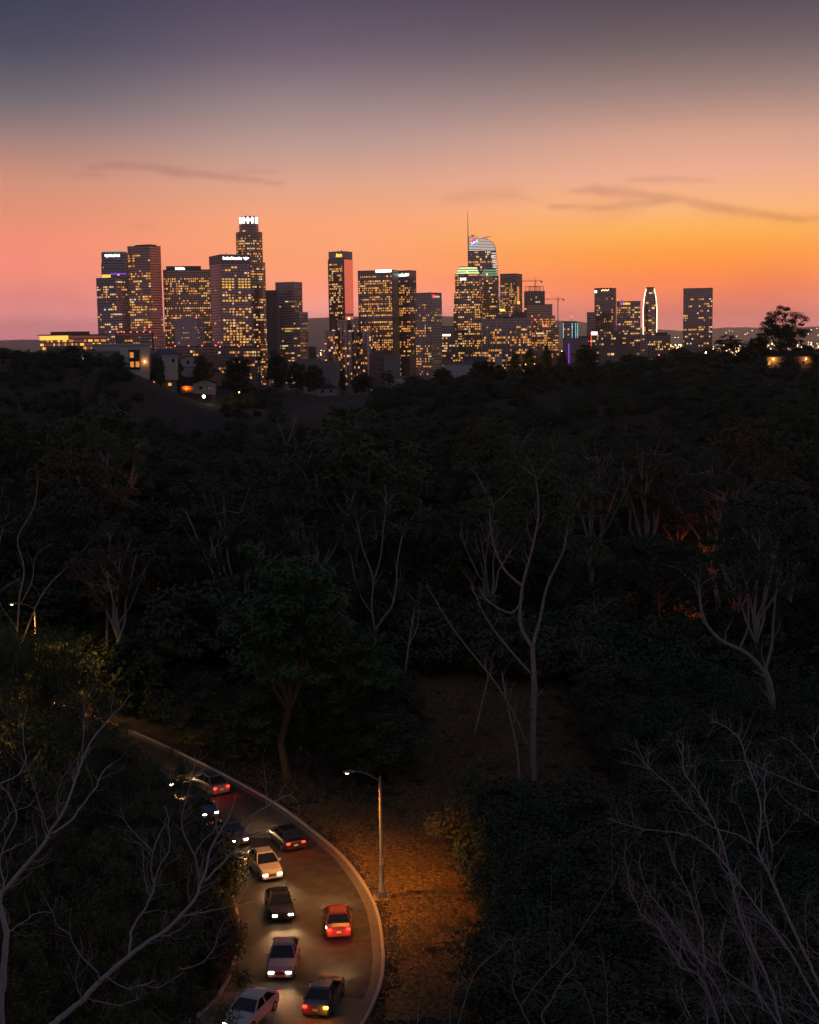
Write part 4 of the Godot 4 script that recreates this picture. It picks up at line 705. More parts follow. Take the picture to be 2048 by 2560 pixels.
func finish(t: Tower, node: Node3D, glass: String, band: String, mull: String, roof := "roof_grey") -> void:
	piece("wall", t.glass, M[glass], node)
	if t.band.v.size(): piece("spandrel", t.band, M[band], node, true)
	if t.mull.v.size(): piece("mullion", t.mull, M[mull], node, true)
	for r in t.roofs: piece("roof", r, M[roof], node)
	var names := ["win_warm", "win_amber", "win_white", "win_dim", "win_gold"]
	var list := []
	for i in 5:
		list.append([t.lit[i], M[names[i]]])
	var m := commit(list)
	if m.get_surface_count():
		part("lit_window", m, node, true)

func lettering(text: String, size: float, mat_key: String, parent: Node3D, at: Vector3, turn := 0.0, wide := 0.0, called := "sign_lettering") -> void:
	var m := TextMesh.new()
	m.text = text
	var f := SystemFont.new()
	f.font_names = PackedStringArray(["Droid Sans"])
	f.font_weight = 700
	m.font = f
	m.font_size = 32
	m.pixel_size = size / 32.0
	m.depth = 0.3
	m.curve_step = 4.0
	m.material = M[mat_key]
	var o := part(called, m, parent)
	o.position = at
	o.rotation.y = turn
	if wide > 0.0:
		var w := m.get_aabb().size.x
		if w > 0.0: o.scale.x = wide / w

func slab(called: String, mat_key: String, parent: Node3D, c: Vector3, s: Vector3) -> MeshInstance3D:
	var k := Shape.new()
	k.bx(c.x, c.y, c.z, s.x, s.y, s.z)
	return piece(called, k, M[mat_key], parent)

const BASE := -60.0

# box tower: centre x, z, front width, depth, turn in degrees, top height above the sea of the scene
func box_tower(called: String, label: String, at: Array, glass: String, band: String, mull: String, o := {}) -> Node3D:
	var n := thing(called, label, "building", Vector3(at[0], BASE, at[1]), deg_to_rad(at[4]), o.get("group", ""))
	var t := Tower.new()
	var h: float = at[5] - BASE
	tier(t, rect(at[2], at[3]), 0.0, h, o)
	finish(t, n, glass, band, mull)
	var p: float = o.get("parapet", 1.6)
	if p > 0.0:
		var s := Shape.new()
		for e in [[0.0, at[3] / 2, at[2] + 1.2, 0.9], [0.0, -at[3] / 2, at[2] + 1.2, 0.9]]:
			s.bx(e[0], h + p / 2 - 0.4, e[1], e[2], p, e[3])
		for e in [[at[2] / 2, 0.0], [-at[2] / 2, 0.0]]:
			s.bx(e[0], h + p / 2 - 0.4, e[1], 0.9, p, at[3] - 0.92)
		piece("parapet", s, M[o.get("cap", band)], n)
	return n

func beacon(n: Node3D, at: Vector3, r := 1.0) -> void:
	var s := Shape.new()
	s.lathe([Vector2(0, -r), Vector2(r * 0.8, -r * 0.5), Vector2(r, 0), Vector2(r * 0.8, r * 0.5), Vector2(0, r)], 8, Transform3D(Basis(), at))
	piece("beacon_light", s, M.beacon_light, n)

func mast(n: Node3D, at: Vector3, h: float, r := 0.4) -> void:
	var s := Shape.new()
	s.tube([at, at + Vector3(0, h, 0)], [r, r * 0.4], 5)
	piece("mast", s, M.frame_brown, n)

func make_towers() -> void:
	var n: Node3D
	var t: Tower
	# left pair: setback tower behind, lower block before it
	n = thing("office_tower", "leftmost dark setback tower with a white roof sign and a purple light line", "building", Vector3(-536.4, BASE, -2666.7), deg_to_rad(8))
	t = Tower.new()
	tier(t, chamfered(49, 44, 5), 0, 215, {"lit": 0.22, "tint": [0.3, 0.1, 0.4, 0.2, 0]})
	tier(t, chamfered(47, 41, 5), 215, 247, {"lit": 0.3, "tint": [0.3, 0.1, 0.4, 0.2, 0]})
	tier(t, chamfered(45, 38, 5), 247, 267, {"lit": 0.08, "blank": 3})
	finish(t, n, "glass_blue", "frame_slate", "frame_black")
	slab("cornice_light", "sign_green_dim", n, Vector3(0, 268.2, 19.4), Vector3(40, 1.4, 0.6))
	lettering("City National Bank", 6.5, "sign_white", n, Vector3(-3.0, 261.2, 20.4), 0, 27)
	slab("lit_terrace_window", "win_gold", n, Vector3(-15, 224.0, 22.9), Vector3(15.5, 5.6, 0.5))
	slab("purple_strip_light", "sign_purple", n, Vector3(7, 228.0, 22.8), Vector3(28, 1.0, 0.5))
	n = box_tower("office_tower", "lower dark corner tower in front of the setback tower at the far left", [-533.7, -2626.8, 43.6, 37.9, -27, 158.5], "glass_blue", "frame_slate", "frame_black", {"lit": 0.26, "tint": [0.4, 0.1, 0.4, 0.1, 0], "edges": [1.0, 0.7, 0.5, 0.5]})
	n = box_tower("office_tower", "tall dark slab with a tan reflecting side, second tower from the left", [-466.9, -2585.0, 46.6, 33.9, -24, 211.7], "glass_bronze", "frame_brown", "frame_brown", {"lit": 0.36, "mull": 0.5, "blank": 3, "edges": [1.0, 0.05, 0.3, 0.5], "tint": [0.5, 0.25, 0.15, 0.1, 0]})
	slab("penthouse", "frame_brown", n, Vector3(4, 273.4, 0), Vector3(32, 3.6, 20))
	beacon(n, Vector3(16.6, 130, 17.4), 1.3)
	n = box_tower("office_tower", "broad brown tower with white lettering on its roof box", [-410.9, -2717.0, 87.8, 45, 7, 175.2], "glass_bronze", "frame_brown", "frame_brown", {"lit": 0.42, "bay": 3.9, "mull": 0.9, "blank": 3, "tint": [0.45, 0.3, 0.1, 0.15, 0]})
	slab("roof_box", "frame_brown", n, Vector3(-6.5, 239.0, 4), Vector3(64, 8.0, 36))
	lettering("Deloitte.", 6.8, "sign_white", n, Vector3(-12.5, 238.4, 22.4), 0, 18)
	n = box_tower("office_building", "pale grey gridded block with red roof lights, in front of the broad brown tower", [-350.1, -2318.3, 40.5, 24.2, -20, 78.4], "glass_dark", "frame_pale", "frame_pale", {"lit": 0.08, "bay": 3.0, "mull": 1.4, "band": 0.5, "floor": 4.0, "tint": [0.7, 0.1, 0.2, 0, 0]})
	slab("lift_house", "frame_pale", n, Vector3(2, 141.2, 0), Vector3(22, 4.4, 14))
	for k in [-19.0, 19.0]: beacon(n, Vector3(k, 140.6, 11), 1.1)
	for k in 5: beacon(n, Vector3(-18.0 + 9.0 * k, 66.0, 13.2), 0.9)
	# tower with the long lettering: dark end wall, ribbed lit face
	n = thing("office_tower", "grey tower with vertical white ribs, bright lit floors and long white lettering", "building", Vector3(-303.2, BASE, -2491.3), deg_to_rad(-66))
	t = Tower.new()
	tier(t, rect(67.5, 51.6), 0, 234, {"lit": 0.42, "bay": 5.7, "mull": 1.5, "band": 0.3, "floor": 4.65, "blank": 1, "edges": [0.05, 1.0, 0.05, 0.6], "dark": [[0.84, 0.9]], "tint": [0.62, 0.18, 0.1, 0.1, 0]})
	for f in 4:
		for k in 9:
			if k == 4: continue
			var w := 51.6 / 9.0
			var z0 := 25.8 - w * k - 0.9
			var y := 205.0 - 4.65 * f
			t.lit[4].quad(Vector3(33.84, y, z0), Vector3(33.84, y, z0 - w + 1.8), Vector3(33.84, y + 3.0, z0 - w + 1.8), Vector3(33.84, y + 3.0, z0))
	finish(t, n, "glass_dark", "frame_black", "frame_pale")
	slab("crown_wall", "frame_grey", n, Vector3(0, 241.4, 0), Vector3(69.4, 14.4, 53.4))
	lettering("Bank of America", 6.4, "sign_white", n, Vector3(35.0, 242.2, 6.0), PI / 2, 33)
	var em := Shape.new()
	em.loft([[Vector3(0, 3.4, 5.5), Vector3(0, -0.2, 0.0), Vector3(0, 3.4, -5.5), Vector3(0, 4.6, 0)], [Vector3(0.4, 3.4, 5.5), Vector3(0.4, -0.2, 0.0), Vector3(0.4, 3.4, -5.5), Vector3(0.4, 4.6, 0)]])
	var emblem := piece("sign_emblem", em, M.sign_white, n)
	emblem.position = Vector3(34.9, 239.6, -18.0)
	mast(n, Vector3(20, 248.6, 12), 4.0, 0.8)
	beacon(n, Vector3(34.4, 249, -26), 0.8)
	# crowned round tower, the tallest on the left
	n = thing("office_tower", "tallest round stepped tower with a white glowing crown", "building", Vector3(-282.0, BASE, -2615.0), deg_to_rad(-14))
	t = Tower.new()
	var opt := {"lit": 0.36, "bay": 4.4, "mull": 0.8, "band": 0.36, "tint": [0.5, 0.1, 0.3, 0.1, 0]}
	tier(t, ring(29, 20), 0, 160, opt)
	tier(t, ring(27.4, 20), 160, 242, opt)
	tier(t, ring(23.4, 20), 242, 296, opt)
	tier(t, ring(17.0, 16), 296, 311, {"lit": 0.05, "bay": 5.0, "mull": 0.7})
	tier(t, ring(15.2, 16), 311, 323, {"lit": 0.0, "mull": 0.0, "band": 0.0})
	finish(t, n, "glass_bronze", "frame_slate", "frame_slate")
	for k in 12:
		var a := TAU * (k + 0.5) / 12
		var c := Shape.new()
		c.box(Transform3D(Basis(Vector3.UP, -a), Vector3(cos(a) * 15.8, 317.2, sin(a) * 15.8)), Vector3(0.8, 11.6, 3.0))
		piece("crown_light", c, M.sign_white, n)
	for k in 5:
		var a := 0.95 + 0.25 * k
		var c := Shape.new()
		c.box(Transform3D(Basis(Vector3.UP, -a), Vector3(cos(a) * 16.5, 318.2, sin(a) * 16.5)), Vector3(0.5, 4.2, 4.4))
		piece("crown_sign_light", c, M.sign_white, n)
	var cap := Shape.new()
	cap.lathe([Vector2(15.4, 323.1), Vector2(12.0, 325), Vector2(0, 325.4)], 20)
	piece("crown_cap", cap, M.frame_slate, n)
	# dark slab and the striped stepped tower
	n = box_tower("office_tower", "narrow windowless dark slab left of the striped stepped tower", [-235.3, -2514.2, 17.9, 30, 5, 127.9], "frame_slate", "frame_slate", "frame_slate", {"lit": 0.0, "mull": 0.5, "band": 0.0})
	slab("stair_tower", "frame_grey", n, Vector3(11.2, 95, 2), Vector3(4.2, 190, 22))
	n = thing("office_tower", "striped stepped tower with pale bands and a salmon reflecting side", "building", Vector3(-204.0, BASE, -2556.0), deg_to_rad(-24))
	t = Tower.new()
	opt = {"lit": 0.14, "bay": 6.0, "mull": 0.0, "band": 0.52, "floor": 4.3, "blank": 3, "edges": [1.0, 0.1, 0.3, 0.3], "tint": [0.6, 0.1, 0.2, 0.1, 0]}
	tier(t, rect(48.7, 31), 0, 151, opt)
	tier(t, rect(37.1, 30, -5.4, -2.0), 151, 194, opt)
	tier(t, rect(37.1, 30, -5.4, -2.0), 194, 204, {"lit": 0.0, "mull": 0.0, "band": 0.9, "blank": 9})
	finish(t, n, "glass_mirror", "frame_pale", "frame_grey")
	# slim tower with the copper side
	n = thing("office_tower", "slim dark tower with one copper-orange reflecting side and a yellow roof sign", "building", Vector3(-127.3, BASE, -2823.2), deg_to_rad(-32))
	t = Tower.new()
	opt = {"lit": 0.34, "bay": 3.4, "mull": 0.25, "band": 0.28, "floor": 4.2, "blank": 2, "edges": [1.0, 0.0, 0.2, 0.3], "tint": [0.5, 0.3, 0.1, 0.1, 0], "dark": [[0.45, 0.5], [0.2, 0.24]]}
	tier(t, rect(33.5, 33.7), 0, 258, opt)
	tier(t, rect(32.0, 32.2), 258, 272, {"lit": 0.0, "mull": 0.0, "band": 0.9})
	finish(t, n, "glass_dark", "frame_black", "frame_black")
	slab("corner_pier", "frame_grey", n, Vector3(16.6, 128, 16.9), Vector3(2.2, 257, 2.2))
	slab("corner_pier", "frame_grey", n, Vector3(-16.6, 128, 16.9), Vector3(2.2, 257, 2.2))
	slab("copper_wall", "copper", n, Vector3(17.25, 205, -1.4), Vector3(0.5, 104, 29))
	slab("copper_wall", "copper", n, Vector3(17.25, 74, -1.4), Vector3(0.5, 148, 29))
	slab("crown_band", "frame_pale", n, Vector3(0, 265.4, 0), Vector3(33.2, 12.6, 33.4))
	lettering("Aon", 10, "sign_yellow", n, Vector3(8.0, 265.0, 16.9), 0, 14)
	mast(n, Vector3(-2, 272, 5), 6)
	mast(n, Vector3(8, 272, 8), 4, 1.2)
	# mirrored hotel of five cylinders
	n = thing("hotel", "cluster of five mirrored glass cylinders on a podium, in front of the slim copper-sided tower", "building", Vector3(-90.0, BASE, -2250.0), 0)
	var hotel := [[-9.6, 0.0, 9.2, 133.0], [8.4, -3.0, 8.8, 133.0], [-27.0, 6.0, 10.0, 115.5], [-2.0, 15.0, 9.0, 114.0], [26.0, 8.0, 10.5, 114.5]]
	for c in hotel:
		var tt := Tower.new()
		tier(tt, ring(c[2], 18, c[0], c[1]), 0, c[3], {"lit": 0.16, "bay": 4.0, "mull": 0.25, "band": 0.16, "floor": 4.0, "blank": 2, "tint": [0.5, 0.35, 0.1, 0.05, 0]})
		var cyl := part("cylinder", commit([[tt.glass, M.glass_dark], [tt.band, M.frame_black], [tt.mull, M.frame_black], [tt.roofs[0], M.roof_grey]]), n)
		part("lit_window", commit([[tt.lit[0], M.win_warm], [tt.lit[1], M.win_amber], [tt.lit[2], M.win_white], [tt.lit[3], M.win_dim]]), cyl, true)
	var lamp_s := Shape.new()
	lamp_s.lathe([Vector2(0, -1.6), Vector2(1.5, -0.8), Vector2(1.6, 0.6), Vector2(0, 1.6)], 8, Transform3D(Basis(), Vector3(0, 134.5, 6)))
	piece("roof_light", lamp_s, M.city_light_warm, n)
	for c in [[-24, 116.4, 14], [2, 115, 22], [26, 115.3, 16]]:
		var l := Shape.new()
		l.lathe([Vector2(0, -1.0), Vector2(2.4, -0.4), Vector2(2.4, 0.5), Vector2(0, 1.0)], 8, Transform3D(Basis(), Vector3(c[0], c[1], c[2])))
		piece("roof_light", l, M.win_white, n)
	slab("podium", "frame_slate", n, Vector3(-1, 14, 6), Vector3(70, 28, 40))
	beacon(n, Vector3(-37.2, 96, 9), 1.0)
	# twin lit towers
	opt = {"lit": 0.62, "bay": 3.7, "mull": 0.8, "band": 0.3, "floor": 4.1, "blank": 2, "edges": [1.0, 0.03, 0.3, 0.6], "tint": [0.42, 0.36, 0.04, 0.14, 0.04], "dark": [[0.6, 0.65], [0.22, 0.27], [0.93, 0.96]]}
	n = box_tower("office_tower", "broad black tower ablaze with lit windows, with a white sign on its roof edge", [-50.1, -2627.8, 65.9, 35.2, -20, 164.7], "glass_dark", "frame_black", "frame_black", opt)
	slab("sign_board_light", "sign_white", n, Vector3(17.0, 224.0, 18.1), Vector3(30, 4.2, 0.5))
	lettering("PAUL HASTINGS", 4.2, "sign_white", n, Vector3(17.0, 223.9, 18.8), 0, 30)
	slab("side_wall", "frame_grey", n, Vector3(33.3, 110, 0), Vector3(0.5, 219, 33.5))
	for k in 3: slab("cornice_light", "sign_green_dim", n, Vector3(33.8, 217.0 + 3.0 * k, 0), Vector3(0.4, 0.8, 30))
	opt.edges = [0.9, 0.25, 0.3, 0.3]
	n = box_tower("office_tower", "narrower black twin right of the broad blazing tower, with white lettering and a shield", [2.6, -2636.0, 22.7, 24.1, -28, 164.4], "glass_dark", "frame_black", "frame_grey", opt)
	lettering("us bank", 7.5, "sign_white", n, Vector3(-2.6, 217.5, 12.9), 0, 16)
	em = Shape.new()
	em.loft([[Vector3(-1.6, 2.2, 0), Vector3(-1.6, -0.8, 0), Vector3(0, -2.6, 0), Vector3(1.6, -0.8, 0), Vector3(1.6, 2.2, 0)], [Vector3(-1.6, 2.2, 0.4), Vector3(-1.6, -0.8, 0.4), Vector3(0, -2.6, 0.4), Vector3(1.6, -0.8, 0.4), Vector3(1.6, 2.2, 0.4)]])
	emblem = piece("sign_emblem", em, M.sign_white, n)
	emblem.position = Vector3(8.0, 217.6, 12.6)
	# pink tower with lit crown fins
	n = box_tower("office_tower", "tower with glowing crown fins on its gridded face and a pale pink side", [37.9, -2473.6, 30.5, 36.9, -30, 118.3], "glass_dark", "frame_grey", "frame_pale", {"lit": 0.36, "bay": 3.4, "mull": 0.9, "band": 0.4, "floor": 4.4, "blank": 4, "edges": [1.0, 0.3, 0.3, 0.3], "tint": [0.6, 0.25, 0.05, 0.1, 0]})
	slab("crown_wall", "trim_dark", n, Vector3(-0.2, 171.0, 15.6), Vector3(30, 13, 0.8))
	for k in 8:
		slab("crown_fin_light", "sign_green", n, Vector3(-14.2 + 4.0 * k, 171.0, 16.5), Vector3(0.9, 13.5, 0.9))
	for k in 36:
		slab("stone_band", "frame_white", n, Vector3(15.9, 3.0 + 4.7 * k, 0), Vector3(0.8, 2.7, 37.4))
	slab("sign_red_light", "sign_red", n, Vector3(16.6, 173.2, 12.0), Vector3(0.4, 5.6, 5.2))
	lettering("union", 5.0, "sign_strip", n, Vector3(16.5, 173.0, -1.0), PI / 2, 18)
	n = box_tower("office_building", "low dark block with a white sign right of the pink-sided tower", [69.8, -2415.4, 21.6, 30, -2, 60.6], "glass_dark", "frame_black", "frame_black", {"lit": 0.2, "floor": 4.2, "bay": 3.0, "mull": 0.3, "blank": 4, "tint": [0.5, 0.1, 0.3, 0.1, 0]})
	slab("sign_board_light", "sign_white", n, Vector3(-3.0, 107.0, 15.6), Vector3(13, 2.6, 0.4))
	em = Shape.new()
	em.tube([Vector3(-3, 110, 15.5), Vector3(0, 118, 15.5), Vector3(3, 110, 15.5)], [0.3, 0.3, 0.3], 4)
	piece("gable_emblem", em, M.frame_pale, n)
	# twin stepped towers with green-lit crowns
	for k in 2:
		var right := k == 1
		n = thing("office_tower", "stepped round-shouldered tower with a yellow-green banded crown and small white lettering" if not right else "rear twin tower with a green banded crown beside the sail-topped tower", "building", Vector3(107.2, BASE, -2500.0) if not right else Vector3(153.5, BASE, -2655.0), deg_to_rad(-12))
		t = Tower.new()
		opt = {"lit": 0.44 if not right else 0.26, "bay": 3.8, "mull": 0.7, "band": 0.36, "floor": 4.1, "blank": 0, "tint": [0.5, 0.2, 0.15, 0.15, 0]}
		var f := 1.0 if not right else 0.74
		tier(t, chamfered(47 * f, 42 * f, 9 * f), 0, 152, opt)
		tier(t, chamfered(45 * f, 40 * f, 9 * f), 152, 178, opt)
		tier(t, chamfered(41 * f, 37 * f, 9 * f), 178, 211, opt)
		var top := 211.0 if not right else 214.0
		if right: tier(t, chamfered(41 * f, 37 * f, 9 * f), 211, 214, opt)
		finish(t, n, "glass_dark", "frame_brown", "frame_brown")
		for r in 3:
			var crown := Shape.new()
			var poly := chamfered((37.0 - 3.0 * r) * f, (33.0 - 3.0 * r) * f, 8 * f)
			var lo := []; var hi := []
			for p in poly:
				lo.append(Vector3(p.x, top + 0.3 + 4.3 * r, p.y)); hi.append(Vector3(p.x, top + 3.0 + 4.3 * r, p.y))
			crown.loft([lo, hi])
			piece("crown_light_band", crown, M.sign_green if not right else M.sign_green_dim, n)
			var lid := Shape.new()
			lo = []; hi = []
			for p in poly:
				lo.append(Vector3(p.x * 1.02, top + 3.1 + 4.3 * r, p.y * 1.02)); hi.append(Vector3(p.x * 0.97, top + 4.5 + 4.3 * r, p.y * 0.97))
			lid.loft([lo, hi])
			piece("crown_ledge", lid, M.frame_slate, n)
		if not right:
			lettering("pwc", 6.5, "sign_white", n, Vector3(-5, 203, 18.9), 0, 10)
			slab("sign_mark", "sign_yellow", n, Vector3(1.5, 214.0, 17.0), Vector3(2.6, 3.4, 0.6))
		else:
			slab("sign_mark", "sign_yellow", n, Vector3(-2.5, 217.0, 12.9), Vector3(2.4, 3.4, 0.6))
			for q in [[-2.0, 205.0], [3.0, 192.0], [1.5, 186.0]]:
				slab("floodlight", "win_white", n, Vector3(q[0], q[1], 14.9), Vector3(2.2, 2.6, 0.5))
	sail_tower()
	# behind and right of the sail-topped tower
	n = box_tower("office_tower", "brown gridded tower with an orange flood-lit edge right of the sail-topped tower", [202.1, -2774.2, 31.7, 40, -20, 161.6], "glass_dark", "frame_brown", "frame_brown", {"lit": 0.34, "bay": 3.0, "mull": 0.8, "floor": 4.0, "blank": 4, "edges": [1, 0.3, 0.3, 0.3], "tint": [0.35, 0.2, 0.15, 0.3, 0]})
	slab("floodlit_ledge_light", "win_gold", n, Vector3(16.4, 168, 8), Vector3(1.6, 6, 16))
	slab("floodlit_panel_light", "win_amber", n, Vector3(16.4, 185, 10), Vector3(1.0, 26, 12))
	slab("floodlit_column_light", "win_gold", n, Vector3(23.0, 116, 2), Vector3(3.0, 20, 3.0))
	slab("lower_wing", "frame_grey", n, Vector3(23.0, 75, 0), Vector3(10, 150, 12))
	slab("roof_sign_light", "sign_yellow", n, Vector3(-14.0, 154, 20.9), Vector3(14, 4.0, 0.5))
	n = box_tower("tower_under_construction", "grey tower under construction with an open top storey, below the tower crane", [241.7, -2717.1, 22.1, 31.3, -62, 126.4], "frame_grey", "frame_grey", "frame_pale", {"lit": 0.2, "bay": 3.5, "mull": 0.5, "floor": 4.2, "blank": 2, "edges": [0.1, 1, 0.2, 0.2], "tint": [0.2, 0, 0.7, 0.1, 0]})
	var open := Shape.new()
	for x in [-9.0, 0.0, 9.0]:
		for z in [-14.0, -5.0, 5.0, 14.0]:
			open.bx(x, 191.5, z, 0.7, 9.0, 0.7)
	open.bx(0, 196.4, 0, 20, 0.5, 30)
	piece("open_frame", open, M.frame_brown, n)
	tower_crane(Vector3(242.6, 126.4, -2712.0), 19.0, 44.0, -0.2, "rust-brown tower crane standing on the grey tower under construction")
	tower_crane(Vector3(305.0, -60.0, -2900.0), 176.0, 42.0, 0.05, "faint distant tower crane with a level jib right of the stepped brown tower")
	n = thing("office_tower", "stepped brown tower with red lights and a white sign strip right of the fin-fronted block", "building", Vector3(236.0, BASE, -2540.0), deg_to_rad(-6))
	t = Tower.new()
	opt = {"lit": 0.4, "bay": 3.2, "mull": 0.5, "floor": 4.1, "blank": 0, "tint": [0.4, 0.35, 0.05, 0.2, 0]}
	tier(t, rect(56, 34, 4, 6), 0, 122, opt)
	tier(t, rect(49, 30, 1, 4), 122, 138, opt)
	tier(t, rect(44, 28, -1, 2), 138, 158, {"lit": 0.2, "bay": 3.2, "mull": 0.5, "floor": 4.1, "blank": 3})
	finish(t, n, "glass_bronze", "frame_brown", "frame_brown")
	slab("sign_board_light", "win_white", n, Vector3(0, 108, 23.6), Vector3(14, 2.6, 0.5))
	for q in [[-14, 138], [-9, 132], [6, 122], [10, 122]]: beacon(n, Vector3(q[0], q[1], 23.2), 1.0)
	# wide block with pale fins
	n = thing("office_building", "wide dark office block with tall pale vertical fins, low in front of the skyline", "building", Vector3(158.3, BASE, -2273.3), deg_to_rad(-5))
	t = Tower.new()
	tier(t, rect(77.8, 40), 0, 127.5, {"lit": 0.3, "bay": 3.4, "mull": 0.3, "band": 0.22, "floor": 4.0, "blank": 1, "tint": [0.35, 0.45, 0.05, 0.15, 0]})
	finish(t, n, "glass_dark", "frame_brown", "frame_black")
	for k in 11:
		slab("fin", "frame_white", n, Vector3(-38.4 + 7.68 * k, 65, 20.9), Vector3(0.9, 130, 1.6))
	slab("roof_fascia", "frame_pale", n, Vector3(0, 129.4, 0), Vector3(79.6, 3.4, 42.4))
	slab("lift_house", "frame_grey", n, Vector3(-13, 134.5, 0), Vector3(9, 6.6, 10))
	slab("plant_room", "trim_dark", n, Vector3(2, 133.0, 0), Vector3(18, 3.6, 12))
	slab("plant_room", "frame_grey", n, Vector3(14, 133.2, 2), Vector3(10, 4.0, 10))
	# right-hand group
	n = box_tower("office_building", "small dark block outlined with cyan light tubes", [263.2, -2311.2, 23.5, 20, -6, 63.8], "glass_blue", "frame_black", "frame_black", {"lit": 0.2, "bay": 3.4, "floor": 4.2, "mull": 0.3})
	for k in [-11.4, 2.6, 8.2, 11.4]:
		slab("cyan_tube_light", "sign_cyan", n, Vector3(k, 103, 10.6), Vector3(0.5, 40, 0.5))
	mast(n, Vector3(2, 124, 4), 8)
	beacon(n, Vector3(2, 133, 4), 0.9)
	n = box_tower("low_building", "plain grey block with a violet light tube below the cyan-outlined block", [258.0, -2200.0, 37, 24, -6, 38.0], "stucco_grey", "stucco_grey", "stucco_grey", {"lit": 0.0, "band": 0.0, "mull": 0.0})
	slab("violet_tube_light", "sign_purple", n, Vector3(-10.0, 70, 12.4), Vector3(0.7, 42, 0.5))
	box_tower("office_tower", "slim dark tower left of the red-beaconed tower in the right-hand group", [316.4, -2463.4, 14.2, 25, -8, 81.1], "glass_dark", "frame_slate", "frame_slate", {"lit": 0.06})
	n = box_tower("apartment_tower", "gridded dark tower with yellow roof lights, tallest of the middle right group", [347.4, -2515.8, 32.8, 21.6, -20, 123.4], "glass_dark", "frame_slate", "frame_slate", {"lit": 0.4, "bay": 3.4, "mull": 0.8, "floor": 3.9, "blank": 3, "edges": [1, 0.0, 0.2, 0.2], "tint": [0.35, 0.3, 0.2, 0.15, 0]})
	for k in 6: slab("roof_light", "city_light_warm", n, Vector3(-4.0 + 2.4 * k, 180.0 + (k % 2) * 1.4, 11.3), Vector3(1.0, 1.2, 0.5))
	slab("sign_mark", "sign_white", n, Vector3(-14.4, 178.5, 11.4), Vector3(3.6, 4.0, 0.4))
	beacon(n, Vector3(16.0, 184.6, 10.0), 1.0)
	n = box_tower("office_tower", "dark tower with a small blue-and-yellow lit roof sign", [380.6, -2467.9, 39.7, 30, -9, 98.8], "glass_dark", "frame_slate", "frame_black", {"lit": 0.24, "bay": 3.2, "mull": 0.3, "floor": 4.0, "blank": 2, "tint": [0.5, 0.3, 0.1, 0.1, 0]})
	slab("sign_mark", "sign_purple", n, Vector3(-12.0, 156, 15.7), Vector3(3.4, 4.0, 0.5))
	lettering("Colliers", 5.4, "sign_yellow", n, Vector3(-3.0, 156.0, 15.9), 0, 12)
	mast(n, Vector3(-12, 159, 2), 7, 0.5)
	bullet_tower()
	n = box_tower("office_building", "small stepped dark block at the foot of the light-edged bullet tower", [414.7, -2365.6, 37.4, 25, -10, 41.0], "glass_dark", "frame_slate", "frame_slate", {"lit": 0.28, "floor": 4.0, "bay": 3.4, "blank": 2, "tint": [0.5, 0.1, 0.3, 0.1, 0]})
	slab("penthouse", "frame_slate", n, Vector3(4, 103.6, 0), Vector3(20, 5.2, 16))
	n = box_tower("office_tower", "plain dark rectangular tower standing alone at the right of the skyline", [510.2, -2519.8, 49.7, 30, -12, 120.8], "glass_dark", "frame_slate", "frame_black", {"lit": 0.15, "bay": 3.0, "mull": 0.25, "floor": 4.0, "blank": 4, "tint": [0.5, 0.2, 0.2, 0.1, 0], "dark": [[0.0, 0.35]]})
	n = box_tower("office_tower", "low grey block with a dark top band beyond the lone tower at the right", [640.0, -2700.0, 26, 20, -12, 22.0], "frame_pale", "frame_slate", "frame_grey", {"lit": 0.1, "mull": 0.0, "floor": 9.0})
	slab("roof_box", "frame_pale", n, Vector3(0, 85.0, 0), Vector3(12, 6, 10))

